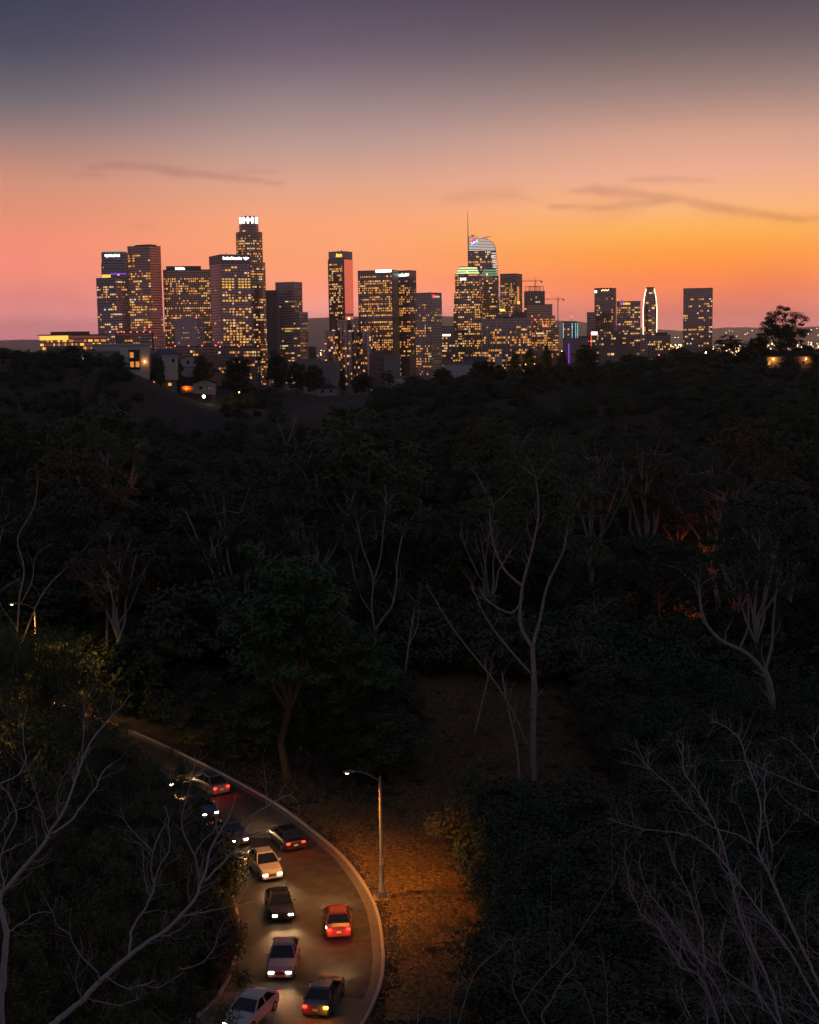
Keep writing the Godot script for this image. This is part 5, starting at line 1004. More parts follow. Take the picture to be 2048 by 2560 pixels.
func sail_tower() -> void:
	var n := thing("sail_topped_tower", "tall tower with a curved striped sail top, a round red-and-blue emblem and a spire", "building", Vector3(140.8, BASE, -2810.0), deg_to_rad(-4))
	var t := Tower.new()
	# the right edge leans in as it rises: stacked storeys of shrinking width; x runs from the straight left edge
	var profile := [[0.0, 65.0], [80.0, 63.5], [149.0, 61.0], [200.0, 58.0], [240.0, 55.0], [268.0, 52.6], [284.0, 47.0]]
	var right_at := func(y: float) -> float:
		for i in profile.size() - 1:
			if y <= profile[i + 1][0]:
				return lerpf(profile[i][1], profile[i + 1][1], (y - profile[i][0]) / (profile[i + 1][0] - profile[i][0]))
		return profile[-1][1]
	var y := 0.0
	while y < 268.0:
		var w: float = right_at.call(y + 5.0)
		tier(t, rect(w, 30.0, w / 2 - 18.0, 0), y, minf(y + 10.0, 268.0), {"lit": 0.2, "bay": 3.6, "mull": 0.3, "band": 0.24, "floor": 5.0, "blank": 0, "roof": false, "tint": [0.4, 0.3, 0.2, 0.1, 0]})
		y += 10.0
	finish(t, n, "glass_blue", "frame_slate", "frame_slate")
	var sail := Shape.new()  # the curved top as one extruded outline
	var outline := [Vector2(-18, 268.2), Vector2(34.8, 268.2), Vector2(33.4, 277.0), Vector2(29.6, 284.7), Vector2(18.0, 291.0), Vector2(6.4, 294.6), Vector2(-4.0, 296.0), Vector2(-18, 296.3)]
	var back := []; var front := []
	for p in outline:
		back.append(Vector3(p.x, p.y, -14.6)); front.append(Vector3(p.x, p.y, 14.6))
	sail.loft([back, front])
	piece("sail_wall", sail, M.frame_slate, n)
	for k in 9:
		var yy := 270.2 + 2.95 * k
		var x1 := 33.6
		for i in range(1, outline.size() - 2):
			var a: Vector2 = outline[i]; var b: Vector2 = outline[i + 1]
			if yy >= a.y and yy <= b.y:
				x1 = lerpf(a.x, b.x, (yy - a.y) / (b.y - a.y)) - 1.0
		slab("sail_light_strip", "sign_strip", n, Vector3((x1 - 17.4) / 2, yy, 15.0), Vector3(x1 + 17.4, 1.5, 0.5))
	for k in 27:
		var yy := 148.0 + 4.45 * k
		var w: float = right_at.call(yy)
		slab("edge_light_strip", "sign_strip", n, Vector3(w - 18.0 - 4.4, yy, 15.5), Vector3(8.8, 2.2, 0.5))
	# round emblem: red upper half, blue lower half, white wave between
	var disc := func(r: float, from: float, to: float, cx: float, cy: float, z: float) -> Shape:
		var s := Shape.new()
		var lo := [Vector3(cx, cy, z)]; var hi := [Vector3(cx, cy, z + 0.4)]
		for k in 17:
			var a := lerpf(from, to, k / 16.0)
			lo.append(Vector3(cx + cos(a) * r, cy + sin(a) * r, z)); hi.append(Vector3(cx + cos(a) * r, cy + sin(a) * r, z + 0.4))
		s.loft([lo, hi])
		return s
	var ex := -6.9; var ey := 285.2
	piece("emblem_white_light", disc.call(5.9, 0.0, TAU, ex, ey, 15.4), M.sign_white, n)
	piece("emblem_red_light", disc.call(5.8, 0.35, PI + 0.1, ex, ey + 0.9, 15.9), M.sign_red, n)
	piece("emblem_red_light", disc.call(2.6, PI, TAU, ex - 3.3, ey + 0.6, 16.0), M.sign_red, n)
	piece("emblem_blue_light", disc.call(5.8, PI + 0.45, TAU + 0.1, ex, ey - 0.9, 15.9), M.sign_blue, n)
	piece("emblem_blue_light", disc.call(2.6, 0.0, PI, ex + 3.3, ey - 0.6, 16.0), M.sign_blue, n)
	var sp := Shape.new()
	sp.tube([Vector3(-18.9, 150, 12), Vector3(-18.9, 296, 12), Vector3(-19.2, 344, 12)], [0.9, 0.9, 0.35], 6)
	piece("spire", sp, M.frame_brown, n)
	var crane := Shape.new()
	crane.tube([Vector3(16, 291.0, 0), Vector3(16, 295.5, 0), Vector3(27, 297.5, 0)], [0.7, 0.7, 0.4], 5)
	crane.tube([Vector3(16, 295.5, 0), Vector3(11, 293.8, 0)], [0.7, 0.9], 5)
	piece("roof_hoist", crane, M.frame_brown, n)
	crane = Shape.new()
	crane.bx(-10.5, 299.4, 0, 6.0, 1.2, 4); crane.bx(-10.5, 297.5, 0, 1.2, 2.6, 1.2)
	piece("helipad", crane, M.frame_brown, n)

func bullet_tower() -> void:
	var n := thing("bullet_tower", "bullet-shaped dark tower outlined by cream light edges", "building", Vector3(421.3, BASE, -2490.0), deg_to_rad(-9))
	var t := Tower.new()
	var prof := [[0.0, 10.2], [100.0, 10.8], [146.0, 11.3], [164.0, 9.8], [176.0, 7.6], [182.0, 6.0]]
	for i in prof.size() - 1:
		var k := 0
		var steps := int((prof[i + 1][0] - prof[i][0]) / 4.0)
		for s in steps:
			var y0 := lerpf(prof[i][0], prof[i + 1][0], float(s) / steps); var y1 := lerpf(prof[i][0], prof[i + 1][0], float(s + 1) / steps)
			var r := lerpf(prof[i][1], prof[i + 1][1], (s + 0.5) / steps)
			tier(t, ring(r, 12, 0, 0, PI / 12), y0, y1, {"lit": 0.14, "mull": 0.0, "band": 0.25, "blank": 0, "bay": 4.0, "floor": 4.0, "roof": false})
			k += 1
	finish(t, n, "glass_dark", "frame_slate", "frame_slate")
	for side in [-1.0, 1.0]:
		var path := []; var rad := []
		for p in prof:
			if p[0] >= 60.0 or p == prof[0]:
				path.append(Vector3(side * (p[1] + 0.5), maxf(p[0], 60.0), 0.6)); rad.append(0.75)
		var s := Shape.new()
		s.tube(path, rad, 6)
		piece("edge_light_tube", s, M.led_cream, n)
	slab("roof_cap", "trim_dark", n, Vector3(0, 183.4, 0), Vector3(13, 1.6, 10))

func tower_crane(at: Vector3, h: float, jib: float, turn: float, label: String) -> void:
	var n := thing("tower_crane", label, "crane", at, turn)
	var s := Shape.new()
	for c in [[-0.8, -0.8], [0.8, -0.8], [0.8, 0.8], [-0.8, 0.8]]:
		s.tube([Vector3(c[0], 0, c[1]), Vector3(c[0], h, c[1])], [0.22, 0.22], 4)
	var k := 0.0
	while k < h - 2.5:
		s.tube([Vector3(-0.8, k, 0.8), Vector3(0.8, k + 2.5, 0.8)], [0.14, 0.14], 4)
		s.tube([Vector3(0.8, k, -0.8), Vector3(0.8, k + 2.5, 0.8)], [0.14, 0.14], 4)
		k += 2.5
	piece("mast", s, M.frame_brown, n)
	s = Shape.new()
	for e in [[0.7, 0.7], [0.7, -0.7], [2.2, 0.0]]:
		s.tube([Vector3(-jib * 0.7, h + e[0], e[1]), Vector3(jib * 0.3, h + e[0], e[1])], [0.2, 0.2], 4)
	k = -jib * 0.7
	while k < jib * 0.3 - 2.0:
		s.tube([Vector3(k, h + 0.7, 0.7), Vector3(k + 1.0, h + 2.2, 0), Vector3(k + 2.0, h + 0.7, 0.7)], [0.12, 0.12, 0.12], 4)
		k += 2.0
	piece("jib", s, M.frame_brown, n)
	s = Shape.new()
	s.tube([Vector3(0, h, 0), Vector3(0, h + 8.0, 0)], [0.6, 0.3], 5)
	s.tube([Vector3(-jib * 0.55, h + 2.2, 0), Vector3(0, h + 8.0, 0), Vector3(jib * 0.26, h + 2.2, 0)], [0.1, 0.1, 0.1], 4)
	piece("apex", s, M.frame_brown, n)
	slab("counterweight", "frame_grey", n, Vector3(jib * 0.27, h - 0.8, 0), Vector3(3.4, 2.6, 1.8))
	slab("cab", "frame_pale", n, Vector3(1.8, h - 1.0, 1.4), Vector3(1.6, 2.0, 1.4))

# ------------------------------------------------------------------ low city, houses, far lights
const LOW := [["office_building","low office block with every floor lit gold, at the left under the first towers",[-450.8,-1944.8,51.6,73.8,-30.0,52.9],"glass_bronze","frame_brown","frame_brown",{"lit":1.0,"bay":4,"mull":0.25,"floor":5.0,"band":0.3,"blank":1,"edges":[1,1,0.3,0.3],"tint":[0.3,0.2,0,0,0.5],"box":[-6,36,5.0],"canopy":1}],
["office_building","brown low block with a row of red roof lights below the left towers",[-409.1,-2162.1,53.0,30.0,6.0,56.3],"glass_bronze","frame_brown","frame_brown",{"lit":0.12,"red":6,"bay":4}],
["office_building","low lit block with red roof lights below the pale gridded block",[-303.2,-2061.6,63.8,30.0,6.0,34.9],"glass_bronze","frame_brown","frame_brown",{"lit":0.35,"red":4,"bay":4}],
["office_building","dark colonnaded block with red roof lights below the ribbed tower",[-235.1,-2012.4,58.1,30.0,5.0,33.0],"glass_dark","frame_slate","frame_grey",{"lit":0.16,"red":3,"bay":4}],
["low_building","small white lit cube between the palms and the striped tower",[-141.3,-1503.7,5.5,5.9,-20.0,25.4],"stucco_white","stucco_white","stucco_white",{"lit":0.5,"bay":3,"floor":4}],
["low_building","pale slab-sided building with a dark end in the middle of the low city",[-18.0,-1711.7,19.0,24.0,2.0,21.2],"stucco_grey","stucco_grey","stucco_grey",{"lit":0,"band":0,"mull":0}],
["low_building","dark glass block right of the pale slab-sided building",[1.6,-1732.6,10.7,22.8,-20.0,19.4],"glass_dark","frame_slate","frame_slate",{"lit":0.05}],
["low_building","dark block with one orange lit floor below the broad blazing tower",[-39.9,-1909.7,19.6,20.0,2.0,20.4],"glass_dark","frame_slate","frame_slate",{"lit":0.12}],
["low_building","low building with a blank pale wall and a flat roof, right of centre",[32.1,-910.3,17.6,20.0,-2.0,24.7],"stucco_white","stucco_white","stucco_white",{"lit":0,"band":0,"mull":0,"cap":"stucco_grey"}],
["low_building","low blue-roofed shed behind the blank pale wall",[57.8,-1209.2,18.5,16.0,-8.0,24.0],"roof_blue","roof_blue","roof_blue",{"lit":0,"band":0,"mull":0}],
["low_building","small white cube at the foot of the fin-fronted block",[89.5,-1405.9,6.3,10.8,-10.0,21.5],"stucco_white","stucco_white","stucco_white",{"lit":0,"band":0,"mull":0}],
["low_building","grey box building with a lit doorway, left of the mirrored hotel",[-71.4,-1308.2,17.1,12.6,-14.0,21.1],"stucco_grey","stucco_grey","stucco_grey",{"lit":0.1,"bay":5,"mull":0,"band":0.3}],
["low_building","low grey hall below the striped stepped tower",[-103.5,-1510.5,19.4,17.9,-10.0,20.6],"stucco_grey","stucco_grey","stucco_grey",{"lit":0.04,"mull":0,"band":0.2}],
["low_building","dark block in the gap right of the striped stepped tower",[-152.1,-2305.1,9.5,8.0,-15.0,30.7],"frame_slate","frame_slate","frame_slate",{"lit":0.05}],
["low_building","wide pale shed with a white roof in the middle distance",[3.7,-1009.9,25.2,18.0,-4.0,13.4],"stucco_white","stucco_grey","stucco_grey",{"lit":0,"band":0,"mull":0}],
["office_building","grey terraced block with scattered lights below the yellow-lit tower",[325.1,-2314.5,38.1,24.0,-8.0,48.8],"frame_grey","frame_grey","frame_slate",{"lit":0.24,"bay":4,"blank":0}],
["office_building","low wide grey block in front of the blue-and-yellow signed tower",[298.8,-2015.7,55.3,24.0,-8.0,22.9],"frame_grey","frame_grey","frame_slate",{"lit":0.12,"bay":5}],
["office_building","small pale block between the blue-and-yellow signed tower and the bullet tower",[389.6,-2359.8,12.3,18.0,-9.0,41.8],"frame_pale","frame_grey","frame_grey",{"lit":0.1}],
["low_building","low grey hall below the lone tower at the right",[425.7,-2115.3,57.6,20.0,-11.0,18.1],"frame_grey","frame_grey","frame_grey",{"lit":0.03,"mull":0}],
["office_building","dark grey block left of the slim tower in the right-hand group",[287.7,-2361.1,19.5,20.0,-7.0,40.7],"frame_slate","frame_slate","frame_slate",{"lit":0.08}]]

func make_low_city() -> void:
	for b in LOW:
		var o: Dictionary = b[6]
		var n := box_tower(b[0], b[1], b[2], b[3], b[4], b[5], o)
		var h: float = b[2][5] - BASE
		for k in int(o.get("red", 0)):
			beacon(n, Vector3((-0.45 + 0.9 * k / maxf(1.0, o.red - 1.0)) * b[2][2], h + 1.4, b[2][3] / 2), 0.9)
		if o.has("canopy"):
			slab("lit_canopy_light", "win_gold", n, Vector3(0, h - 3.2, b[2][3] / 2 + 0.9), Vector3(b[2][2] * 0.98, 5.6, 0.6))
			slab("canopy", "frame_brown", n, Vector3(0, h + 0.6, 1.0), Vector3(b[2][2] + 4.0, 0.9, b[2][3] + 5.0))
		if o.has("box"):
			slab("roof_box", b[4], n, Vector3(o.box[0], h + o.box[2] / 2 + 0.1, 0), Vector3(o.box[1], o.box[2], b[2][3] * 0.5))
	var s := Shape.new(); var lit := Shape.new(); var roofs := Shape.new()
	for i in 420:
		var d := lerpf(1250.0, 6500.0, pow(rng.randf(), 1.6))
		var x := rng.randf_range(-0.36, 0.36) * d
		var w := rng.randf_range(14, 46); var dp := rng.randf_range(14, 40); var h := rng.randf_range(6, 15) * (1.8 if rng.randf() < 0.14 else 1.0)
		var tf := Transform3D(Basis(Vector3.UP, -0.35 + rng.randf_range(-0.06, 0.06)), Vector3(x, BASE + h / 2 - 0.4, -d))
		(s if rng.randf() < 0.6 else roofs).box(tf, Vector3(w, h, dp))
		for k in int(w / 5.0):
			if rng.randf() < 0.3:
				lit.box(tf * Transform3D(Basis(), Vector3(-w / 2 + 3 + 5.0 * k, rng.randf_range(-0.25, 0.3) * h, dp / 2 + 0.1)), Vector3(2.2, 1.6, 0.3))
	var o := MeshInstance3D.new()
	o.name = "low_rise_city"
	o.mesh = commit([[s, M.stucco_grey], [roofs, M.stucco_tan]])
	add_child(o)
	tag(o, "mass of low roofs filling the flat city between the towers and the far hills", "city", "", "stuff")
	var w_o := MeshInstance3D.new()
	w_o.name = "low_rise_window_light"
	w_o.mesh = commit([[lit, M.win_warm]])
	add_child(w_o)
	tag(w_o, "scattered lit windows of the low city", "windows", "", "stuff")
	for k in 2:
		var star := Shape.new()
		star.lathe([Vector2(0, -1), Vector2(0.9, 0), Vector2(0, 1)], 6)
		var mm := MultiMesh.new()
		mm.transform_format = MultiMesh.TRANSFORM_3D
		mm.mesh = commit([[star, M.city_light_warm if k == 0 else M.city_light_white]])
		mm.instance_count = 720 if k == 0 else 430
		for i in mm.instance_count:
			var d := lerpf(2300.0, 15000.0, pow(rng.randf(), 1.2))
			var x := rng.randf_range(-0.33, 0.33) * d
			if rng.randf() < 0.45: x = rng.randf_range(0.14, 0.31) * d
			mm.set_instance_transform(i, Transform3D(Basis().scaled(Vector3.ONE * d * rng.randf_range(0.00022, 0.00052)), Vector3(x, BASE + rng.randf_range(5, 14), -d)))
		var mi := MultiMeshInstance3D.new()
		mi.name = "distant_street_light" if k == 0 else "distant_white_light"
		mi.multimesh = mm
		add_child(mi)
		tag(mi, "countless orange street lights of the far city" if k == 0 else "countless white lights of the far city", "lights", "", "stuff")
	# lights on the far hills, and the pink roof sign
	var hl := Shape.new()
	for i in 60:
		var x := rng.randf_range(1500, 3000)
		hl.lathe([Vector2(0, -3), Vector2(7.0, 0), Vector2(0, 6)], 6, Transform3D(Basis(), Vector3(x * 2.2, rng.randf_range(-40, 60) * 2.0, -20800.0)))
	setting("hill_street_light", hl, M.city_light_white, "stuff", "strings of lights on the far right hills")
	var n := thing("roof_sign", "glowing white-pink sign on a thin red-lit mast among the right-hand towers", "sign", Vector3(304.0, BASE, -2300.0), 0)
	slab("mast", "frame_slate", n, Vector3(-9.0, 50, 0), Vector3(1.2, 100, 1.2))
	slab("red_tube_light", "sign_red", n, Vector3(-9.0, 88, 1.0), Vector3(0.9, 34, 0.5))
	slab("sign_face_light", "sign_pink", n, Vector3(-4.0, 106, 0), Vector3(9.5, 5.0, 1.0))
	slab("sign_back", "frame_slate", n, Vector3(-4.0, 106, -0.9), Vector3(10.5, 6.0, 0.6))

func radio_mast(at: Vector3, h: float, label: String) -> void:
	var n := thing("radio_mast", label, "mast", at)
	var s := Shape.new()
	s.tube([Vector3.ZERO, Vector3(0, h, 0)], [0.5, 0.25], 5)
	for k in 4: s.tube([Vector3(-1.2, h * (0.4 + 0.15 * k), 0), Vector3(1.2, h * (0.4 + 0.15 * k), 0)], [0.15, 0.15], 4)
	piece("mast", s, M.frame_slate, n)
	beacon(n, Vector3(0, h + 1.0, 0), 1.1)

# a house: front towards +z, windows [x, y, w, h, lit]
func house(label: String, at: Vector3, turn: float, w: float, dp: float, h: float, roof: String, wall: String, top: String, windows: Array, drop := 4.0) -> Node3D:
	var n := thing("house", label, "house", at, turn)
	slab("wall", wall, n, Vector3(0, h / 2 - drop / 2, 0), Vector3(w, h + drop, dp))
	var r := Shape.new()
	if roof == "gable":
		var e := 0.5; var rise := w * 0.22
		for z in [0]:
			r.loft([[Vector3(-w / 2 - e, h - 0.1, dp / 2 + e), Vector3(-w / 2 - e, h + 0.15, dp / 2 + e), Vector3(0, h + rise + 0.2, dp / 2 + e), Vector3(w / 2 + e, h + 0.15, dp / 2 + e), Vector3(w / 2 + e, h - 0.1, dp / 2 + e), Vector3(0, h + rise - 0.1, dp / 2 + e)], [Vector3(-w / 2 - e, h - 0.1, -dp / 2 - e), Vector3(-w / 2 - e, h + 0.15, -dp / 2 - e), Vector3(0, h + rise + 0.2, -dp / 2 - e), Vector3(w / 2 + e, h + 0.15, -dp / 2 - e), Vector3(w / 2 + e, h - 0.1, -dp / 2 - e), Vector3(0, h + rise - 0.1, -dp / 2 - e)]], false)
		piece("roof", r, M[top], n)
		for z in [dp / 2 - 0.02, -dp / 2 + 0.02]:
			var g := Shape.new()
			var s := 1.0 if z > 0 else -1.0
			var k := Vector3(0, 0, s)
			if s > 0: g.tri(Vector3(-w / 2, h, z), Vector3(w / 2, h, z), Vector3(0, h + rise - 0.05, z), k, k, k)
			else: g.tri(Vector3(w / 2, h, z), Vector3(-w / 2, h, z), Vector3(0, h + rise - 0.05, z), k, k, k)
			piece("gable", g, M[wall], n)
	elif roof == "hip":
		var e := 0.6; var rise := dp * 0.24
		r.loft([[Vector3(-w / 2 - e, h, dp / 2 + e), Vector3(w / 2 + e, h, dp / 2 + e), Vector3(w / 2 + e, h, -dp / 2 - e), Vector3(-w / 2 - e, h, -dp / 2 - e)], [Vector3(-w / 2 + dp * 0.4, h + rise, 0.1), Vector3(w / 2 - dp * 0.4, h + rise, 0.1), Vector3(w / 2 - dp * 0.4, h + rise, -0.1), Vector3(-w / 2 + dp * 0.4, h + rise, -0.1)]])
		piece("roof", r, M[top], n)
	else:
		r.bx(0, h + 0.16, 0, w + 0.7, 0.3, dp + 0.7)
		piece("roof", r, M[top], n)
		var p := Shape.new()
		p.bx(0, h + 0.6, dp / 2 - 0.1, w, 0.6, 0.25); p.bx(0, h + 0.6, -dp / 2 + 0.1, w, 0.6, 0.25); p.bx(w / 2 - 0.1, h + 0.6, 0, 0.25, 0.6, dp - 0.5); p.bx(-w / 2 + 0.1, h + 0.6, 0, 0.25, 0.6, dp - 0.5)
		piece("parapet", p, M[wall], n)
	for q in windows:
		var f := Shape.new()
		var z := dp / 2 + 0.05
		f.bx(q[0] - q[2] / 2, q[1], z, 0.14, q[3] + 0.14, 0.18); f.bx(q[0] + q[2] / 2, q[1], z, 0.14, q[3] + 0.14, 0.18); f.bx(q[0], q[1] + q[3] / 2, z, q[2] - 0.15, 0.14, 0.17); f.bx(q[0], q[1] - q[3] / 2, z, q[2] - 0.15, 0.14, 0.17)
		var win := piece("window", f, M.trim_dark if wall == "stucco_white" else M.frame_white, n)
		slab("pane", ["pane_dark", "win_warm", "win_white", "win_gold"][q[4]], win, Vector3(q[0], q[1], dp / 2 + 0.02), Vector3(q[2] - 0.14, q[3] - 0.14, 0.06))
	return n

func porch_light(n: Node3D, at: Vector3, energy: float, c := Color(1.0, 0.62, 0.26), key := "lamp_warm", r := 0.22) -> void:
	var s := Shape.new()
	s.lathe([Vector2(0, -r), Vector2(r * 0.8, -r * 0.5), Vector2(r, 0.1), Vector2(r * 0.5, r), Vector2(0, r * 1.1)], 10, Transform3D(Basis(), at))
	var b := piece("wall_lamp", s, M[key], n)
	var l := OmniLight3D.new()
	l.name = "wall_lamp_light"
	l.position = at + Vector3(0, 0, r + 0.25)
	l.light_color = c
	l.light_energy = energy
	l.light_size = 0.2
	l.omni_range = 60.0
	l.omni_attenuation = 2.0
	l.shadow_enabled = true
	b.add_child(l)

func make_houses() -> void:
	var n: Node3D
	var g := func(x: float, z: float, up := 0.0) -> Vector3: return Vector3(x, height(x, z) + up, z)
	n = house("white modern three-storey apartment house with a tall dark window bay, on the left hill", Vector3(-105.8, 28.6, -560), 0.12, 10.4, 9.0, 10.6, "flat", "stucco_white", "stucco_grey", [], 3.0)
	slab("window_bay", "trim_dark", n, Vector3(-0.3, 5.4, 4.62), Vector3(4.2, 7.6, 0.3))
	for q in [[-1.3, 7.2, 1], [0.8, 7.2, 0], [-1.3, 3.6, 1], [0.8, 3.6, 1]]:
		var win := Shape.new()
		win.bx(q[0], q[1], 4.80, 1.7, 2.4, 0.10)
		var f := piece("window", win, M.frame_grey, n)
		slab("pane", "win_amber" if q[2] else "pane_dark", f, Vector3(q[0], q[1], 4.88), Vector3(1.4, 2.1, 0.05))
	porch_light(n, Vector3(3.6, 4.6, 4.9), 3.0)
	house("long white flat-roofed apartment building behind the modern apartment house", Vector3(-118, 32.0, -590), 0.1, 21, 10, 7.4, "flat", "stucco_white", "stucco_grey", [[-8, 4.6, 1.6, 1.2, 0], [-4.5, 4.6, 1.6, 1.2, 2], [-1, 4.6, 1.6, 1.2, 0], [2.5, 4.6, 1.6, 1.2, 0], [6, 4.6, 1.6, 1.2, 1], [9, 4.6, 1.6, 1.2, 0]], 5)
	house("grey stepped house left of the white modern apartment house", Vector3(-122, 30.4, -575), 0.1, 12, 9, 6.2, "flat", "stucco_grey", "roof_blue", [[-3, 3.5, 1.6, 1.2, 0], [2, 3.5, 1.6, 1.2, 0]], 10)
	house("small white block between the modern apartment house and the gabled house", Vector3(-98.5, 29.0, -596), 0.1, 6, 7, 5.4, "flat", "stucco_white", "stucco_grey", [[1.5, 4.0, 1.2, 1.2, 0]], 4)
	house("blue-roofed house right of the white modern apartment house", Vector3(-103, 29.0, -610), 0.3, 12, 9, 6.6, "hip", "stucco_grey", "roof_blue", [[-2, 3.5, 1.4, 1.2, 0]], 10)
	house("pink-grey apartment block with dark balconies at the left edge", Vector3(-143, 31.5, -600), 0.25, 15, 10, 7.0, "flat", "stucco_tan", "stucco_grey", [[-5, 5, 2.4, 1.5, 0], [0, 5, 2.4, 1.5, 0], [5, 5, 2.4, 1.5, 0], [-5, 2, 2.4, 1.5, 0], [0, 2, 2.4, 1.5, 0], [5, 2, 2.4, 1.5, 0]], 12)
	n = house("little white gabled house between dark trees above the orange street lamp", Vector3(-98, 29.2, -640), 0.2, 5.5, 6, 4.0, "gable", "stucco_white", "roof_dark", [[0, 2.4, 1.1, 1.3, 0]], 8)
	house("low white outbuilding in front of the little gabled house", Vector3(-98, 26.6, -632), 0.2, 8.5, 4, 2.8, "flat", "stucco_white", "stucco_grey", [], 8)
	n = house("flat-roofed hillside house with a warm porch lamp and one lit window", Vector3(-101.6, 21.4, -600), 0.15, 9.6, 8, 4.6, "flat", "stucco_grey", "roof_dark", [[2.0, 1.7, 1.5, 1.3, 1], [-2.0, 1.7, 1.5, 1.3, 0]], 8)
	porch_light(n, Vector3(-4.7, 2.6, 4.3), 5.0, Color(1, 0.5, 0.16))
	house("dark shingle-roofed house above the house with the lit terrace", Vector3(-88, 23.6, -630), 0.15, 12, 9, 3.6, "hip", "stucco_tan", "roof_dark", [[-2.6, 1.9, 0.8, 0.9, 1], [-1.2, 1.9, 0.8, 0.9, 1]], 8)
	n = house("white gabled hillside house beside an orange-lit terrace", Vector3(-86.8, 19.6, -612), 0.1, 9.5, 8, 3.2, "gable", "stucco_white", "roof_dark", [[-1.5, 1.6, 1.2, 1.2, 0], [2, 1.6, 1.2, 1.2, 0]], 10)
	slab("terrace", "stucco_tan", n, Vector3(-7.2, -0.4, 2), Vector3(6.0, 0.4, 5.0))
	slab("terrace_wall", "stucco_tan", n, Vector3(-7.2, 1.0, -0.6), Vector3(6.0, 2.4, 0.3))
	slab("terrace_pier", "stucco_grey", n, Vector3(-5.0, -3.6, 3.6), Vector3(0.7, 6.0, 0.7))
	porch_light(n, Vector3(-7.8, 1.2, 0.0), 12.0, Color(1, 0.46, 0.12), "lamp_orange")
	house("white stucco house with a row of small windows, in the middle of the hillside", Vector3(-46.6, 17.6, -680), 0.05, 5.8, 6, 2.9, "flat", "stucco_white", "roof_dark", [[-1.9, 1.8, 0.8, 1.2, 0], [-0.6, 1.8, 0.8, 1.2, 0], [0.7, 1.8, 0.8, 1.2, 0], [1.9, 1.8, 0.8, 1.2, 0]], 8)
	house("dark hip-roofed house with a white wall, below the white stucco house", Vector3(-38, 15.4, -668), 0.1, 9.5, 8, 3.0, "hip", "stucco_white", "roof_dark", [[-2, 1.5, 1.0, 1.2, 0], [2, 1.5, 1.0, 1.2, 0]], 8)
	house("long low house with a pale roof edge, right of the dark hip-roofed house", Vector3(-27, 14.6, -690), 0.05, 14, 8, 3.4, "flat", "stucco_grey", "stucco_grey", [[-3, 1.8, 1.2, 1.2, 0], [3, 1.8, 1.2, 1.2, 0]], 8)
	house("grey-green hip-roofed house behind the white stucco house", Vector3(-42, 18.6, -700), 0.1, 9, 8, 2.8, "hip", "stucco_grey", "roof_blue", [], 8)
	n = house("dark house under the great eucalyptus with two lit porches, on the right hill", Vector3(133.0, height(133, -500) - 0.5, -500), -0.25, 16, 8, 4.2, "hip", "stucco_tan", "roof_dark", [[-6.6, 2.0, 1.0, 1.2, 1], [-2.0, 2.0, 1.2, 1.2, 0], [5.0, 2.0, 0.9, 1.6, 0]], 8)
	porch_light(n, Vector3(-5.2, 3.4, 4.5), 5.0, Color(1, 0.7, 0.25))
	porch_light(n, Vector3(5.8, 3.4, 4.5), 4.0, Color(1, 0.6, 0.25))
	radio_mast(Vector3(-495, BASE, -1860), 76, "thin radio mast with a red beacon at the far left")
	radio_mast(Vector3(-560, BASE, -1980), 62, "leaning thin mast at the left edge of the city")

# ------------------------------------------------------------------ street lamps
func street_lamp(label: String, at: Vector3, turn: float, h: float, c: Color, energy: float, key := "lamp_warm", arm := 1.9) -> Node3D:
	var n := thing("street_lamp", label, "street lamp", at, turn, "street lamps in the valley and on the hills")
	var s := Shape.new()
	s.lathe([Vector2(0.36, 0.0), Vector2(0.36, 0.5), Vector2(0.33, 0.54), Vector2(0, 0.56)], 12)
	piece("footing", s, M.concrete, n)
	s = Shape.new()
	s.lathe([Vector2(0.27, 0.56), Vector2(0.25, 0.7), Vector2(0.15, 1.2), Vector2(0.145, 1.3), Vector2(0.085, h), Vector2(0, h + 0.05)], 12)
	piece("pole", s, M.pole_metal, n)
	s = Shape.new()
	var path := []; var rad := []
	for i in 8:
		var t := i / 7.0
		path.append(Vector3(-arm * t, h - 0.35 + 0.75 * sin(t * PI * 0.55), 0)); rad.append(0.045 - 0.01 * t)
	s.tube(path, rad, 6)
	piece("arm", s, M.pole_metal, n)
	var e: Vector3 = path[-1]
	s = Shape.new()
	s.loft([[e + Vector3(0.10, -0.05, -0.10), e + Vector3(0.10, -0.05, 0.10), e + Vector3(0.10, 0.07, 0.06), e + Vector3(0.10, 0.07, -0.06)], [e + Vector3(-0.25, -0.07, -0.17), e + Vector3(-0.25, -0.07, 0.17), e + Vector3(-0.25, 0.10, 0.10), e + Vector3(-0.25, 0.10, -0.10)], [e + Vector3(-0.75, -0.05, -0.15), e + Vector3(-0.75, -0.05, 0.15), e + Vector3(-0.75, 0.05, 0.09), e + Vector3(-0.75, 0.05, -0.09)]])
	s.lathe([Vector2(0.05, 0.09), Vector2(0.05, 0.16), Vector2(0, 0.17)], 6, Transform3D(Basis(), e + Vector3(-0.2, 0, 0)))
	var head := piece("lamp_head", s, M.pole_metal, n)
	s = Shape.new()
	s.lathe([Vector2(0, -0.20), Vector2(0.10, -0.16), Vector2(0.16, -0.08), Vector2(0.16, -0.06), Vector2(0, -0.06)], 10, Transform3D(Basis(), e + Vector3(-0.45, 0, 0)))
	piece("lamp_lens", s, M[key], head)
	var l := SpotLight3D.new()
	l.name = "street_lamp_light"
	l.position = e + Vector3(-0.45, -0.26, 0)
	l.rotation_degrees = Vector3(-90, 0, 0)
	l.spot_angle = 74.0
	l.spot_angle_attenuation = 0.7
	l.spot_range = 90.0
	l.spot_attenuation = 2.0
	l.light_color = c
	l.light_energy = energy
	l.light_size = 0.15
	l.shadow_enabled = true
	head.add_child(l)
	return n

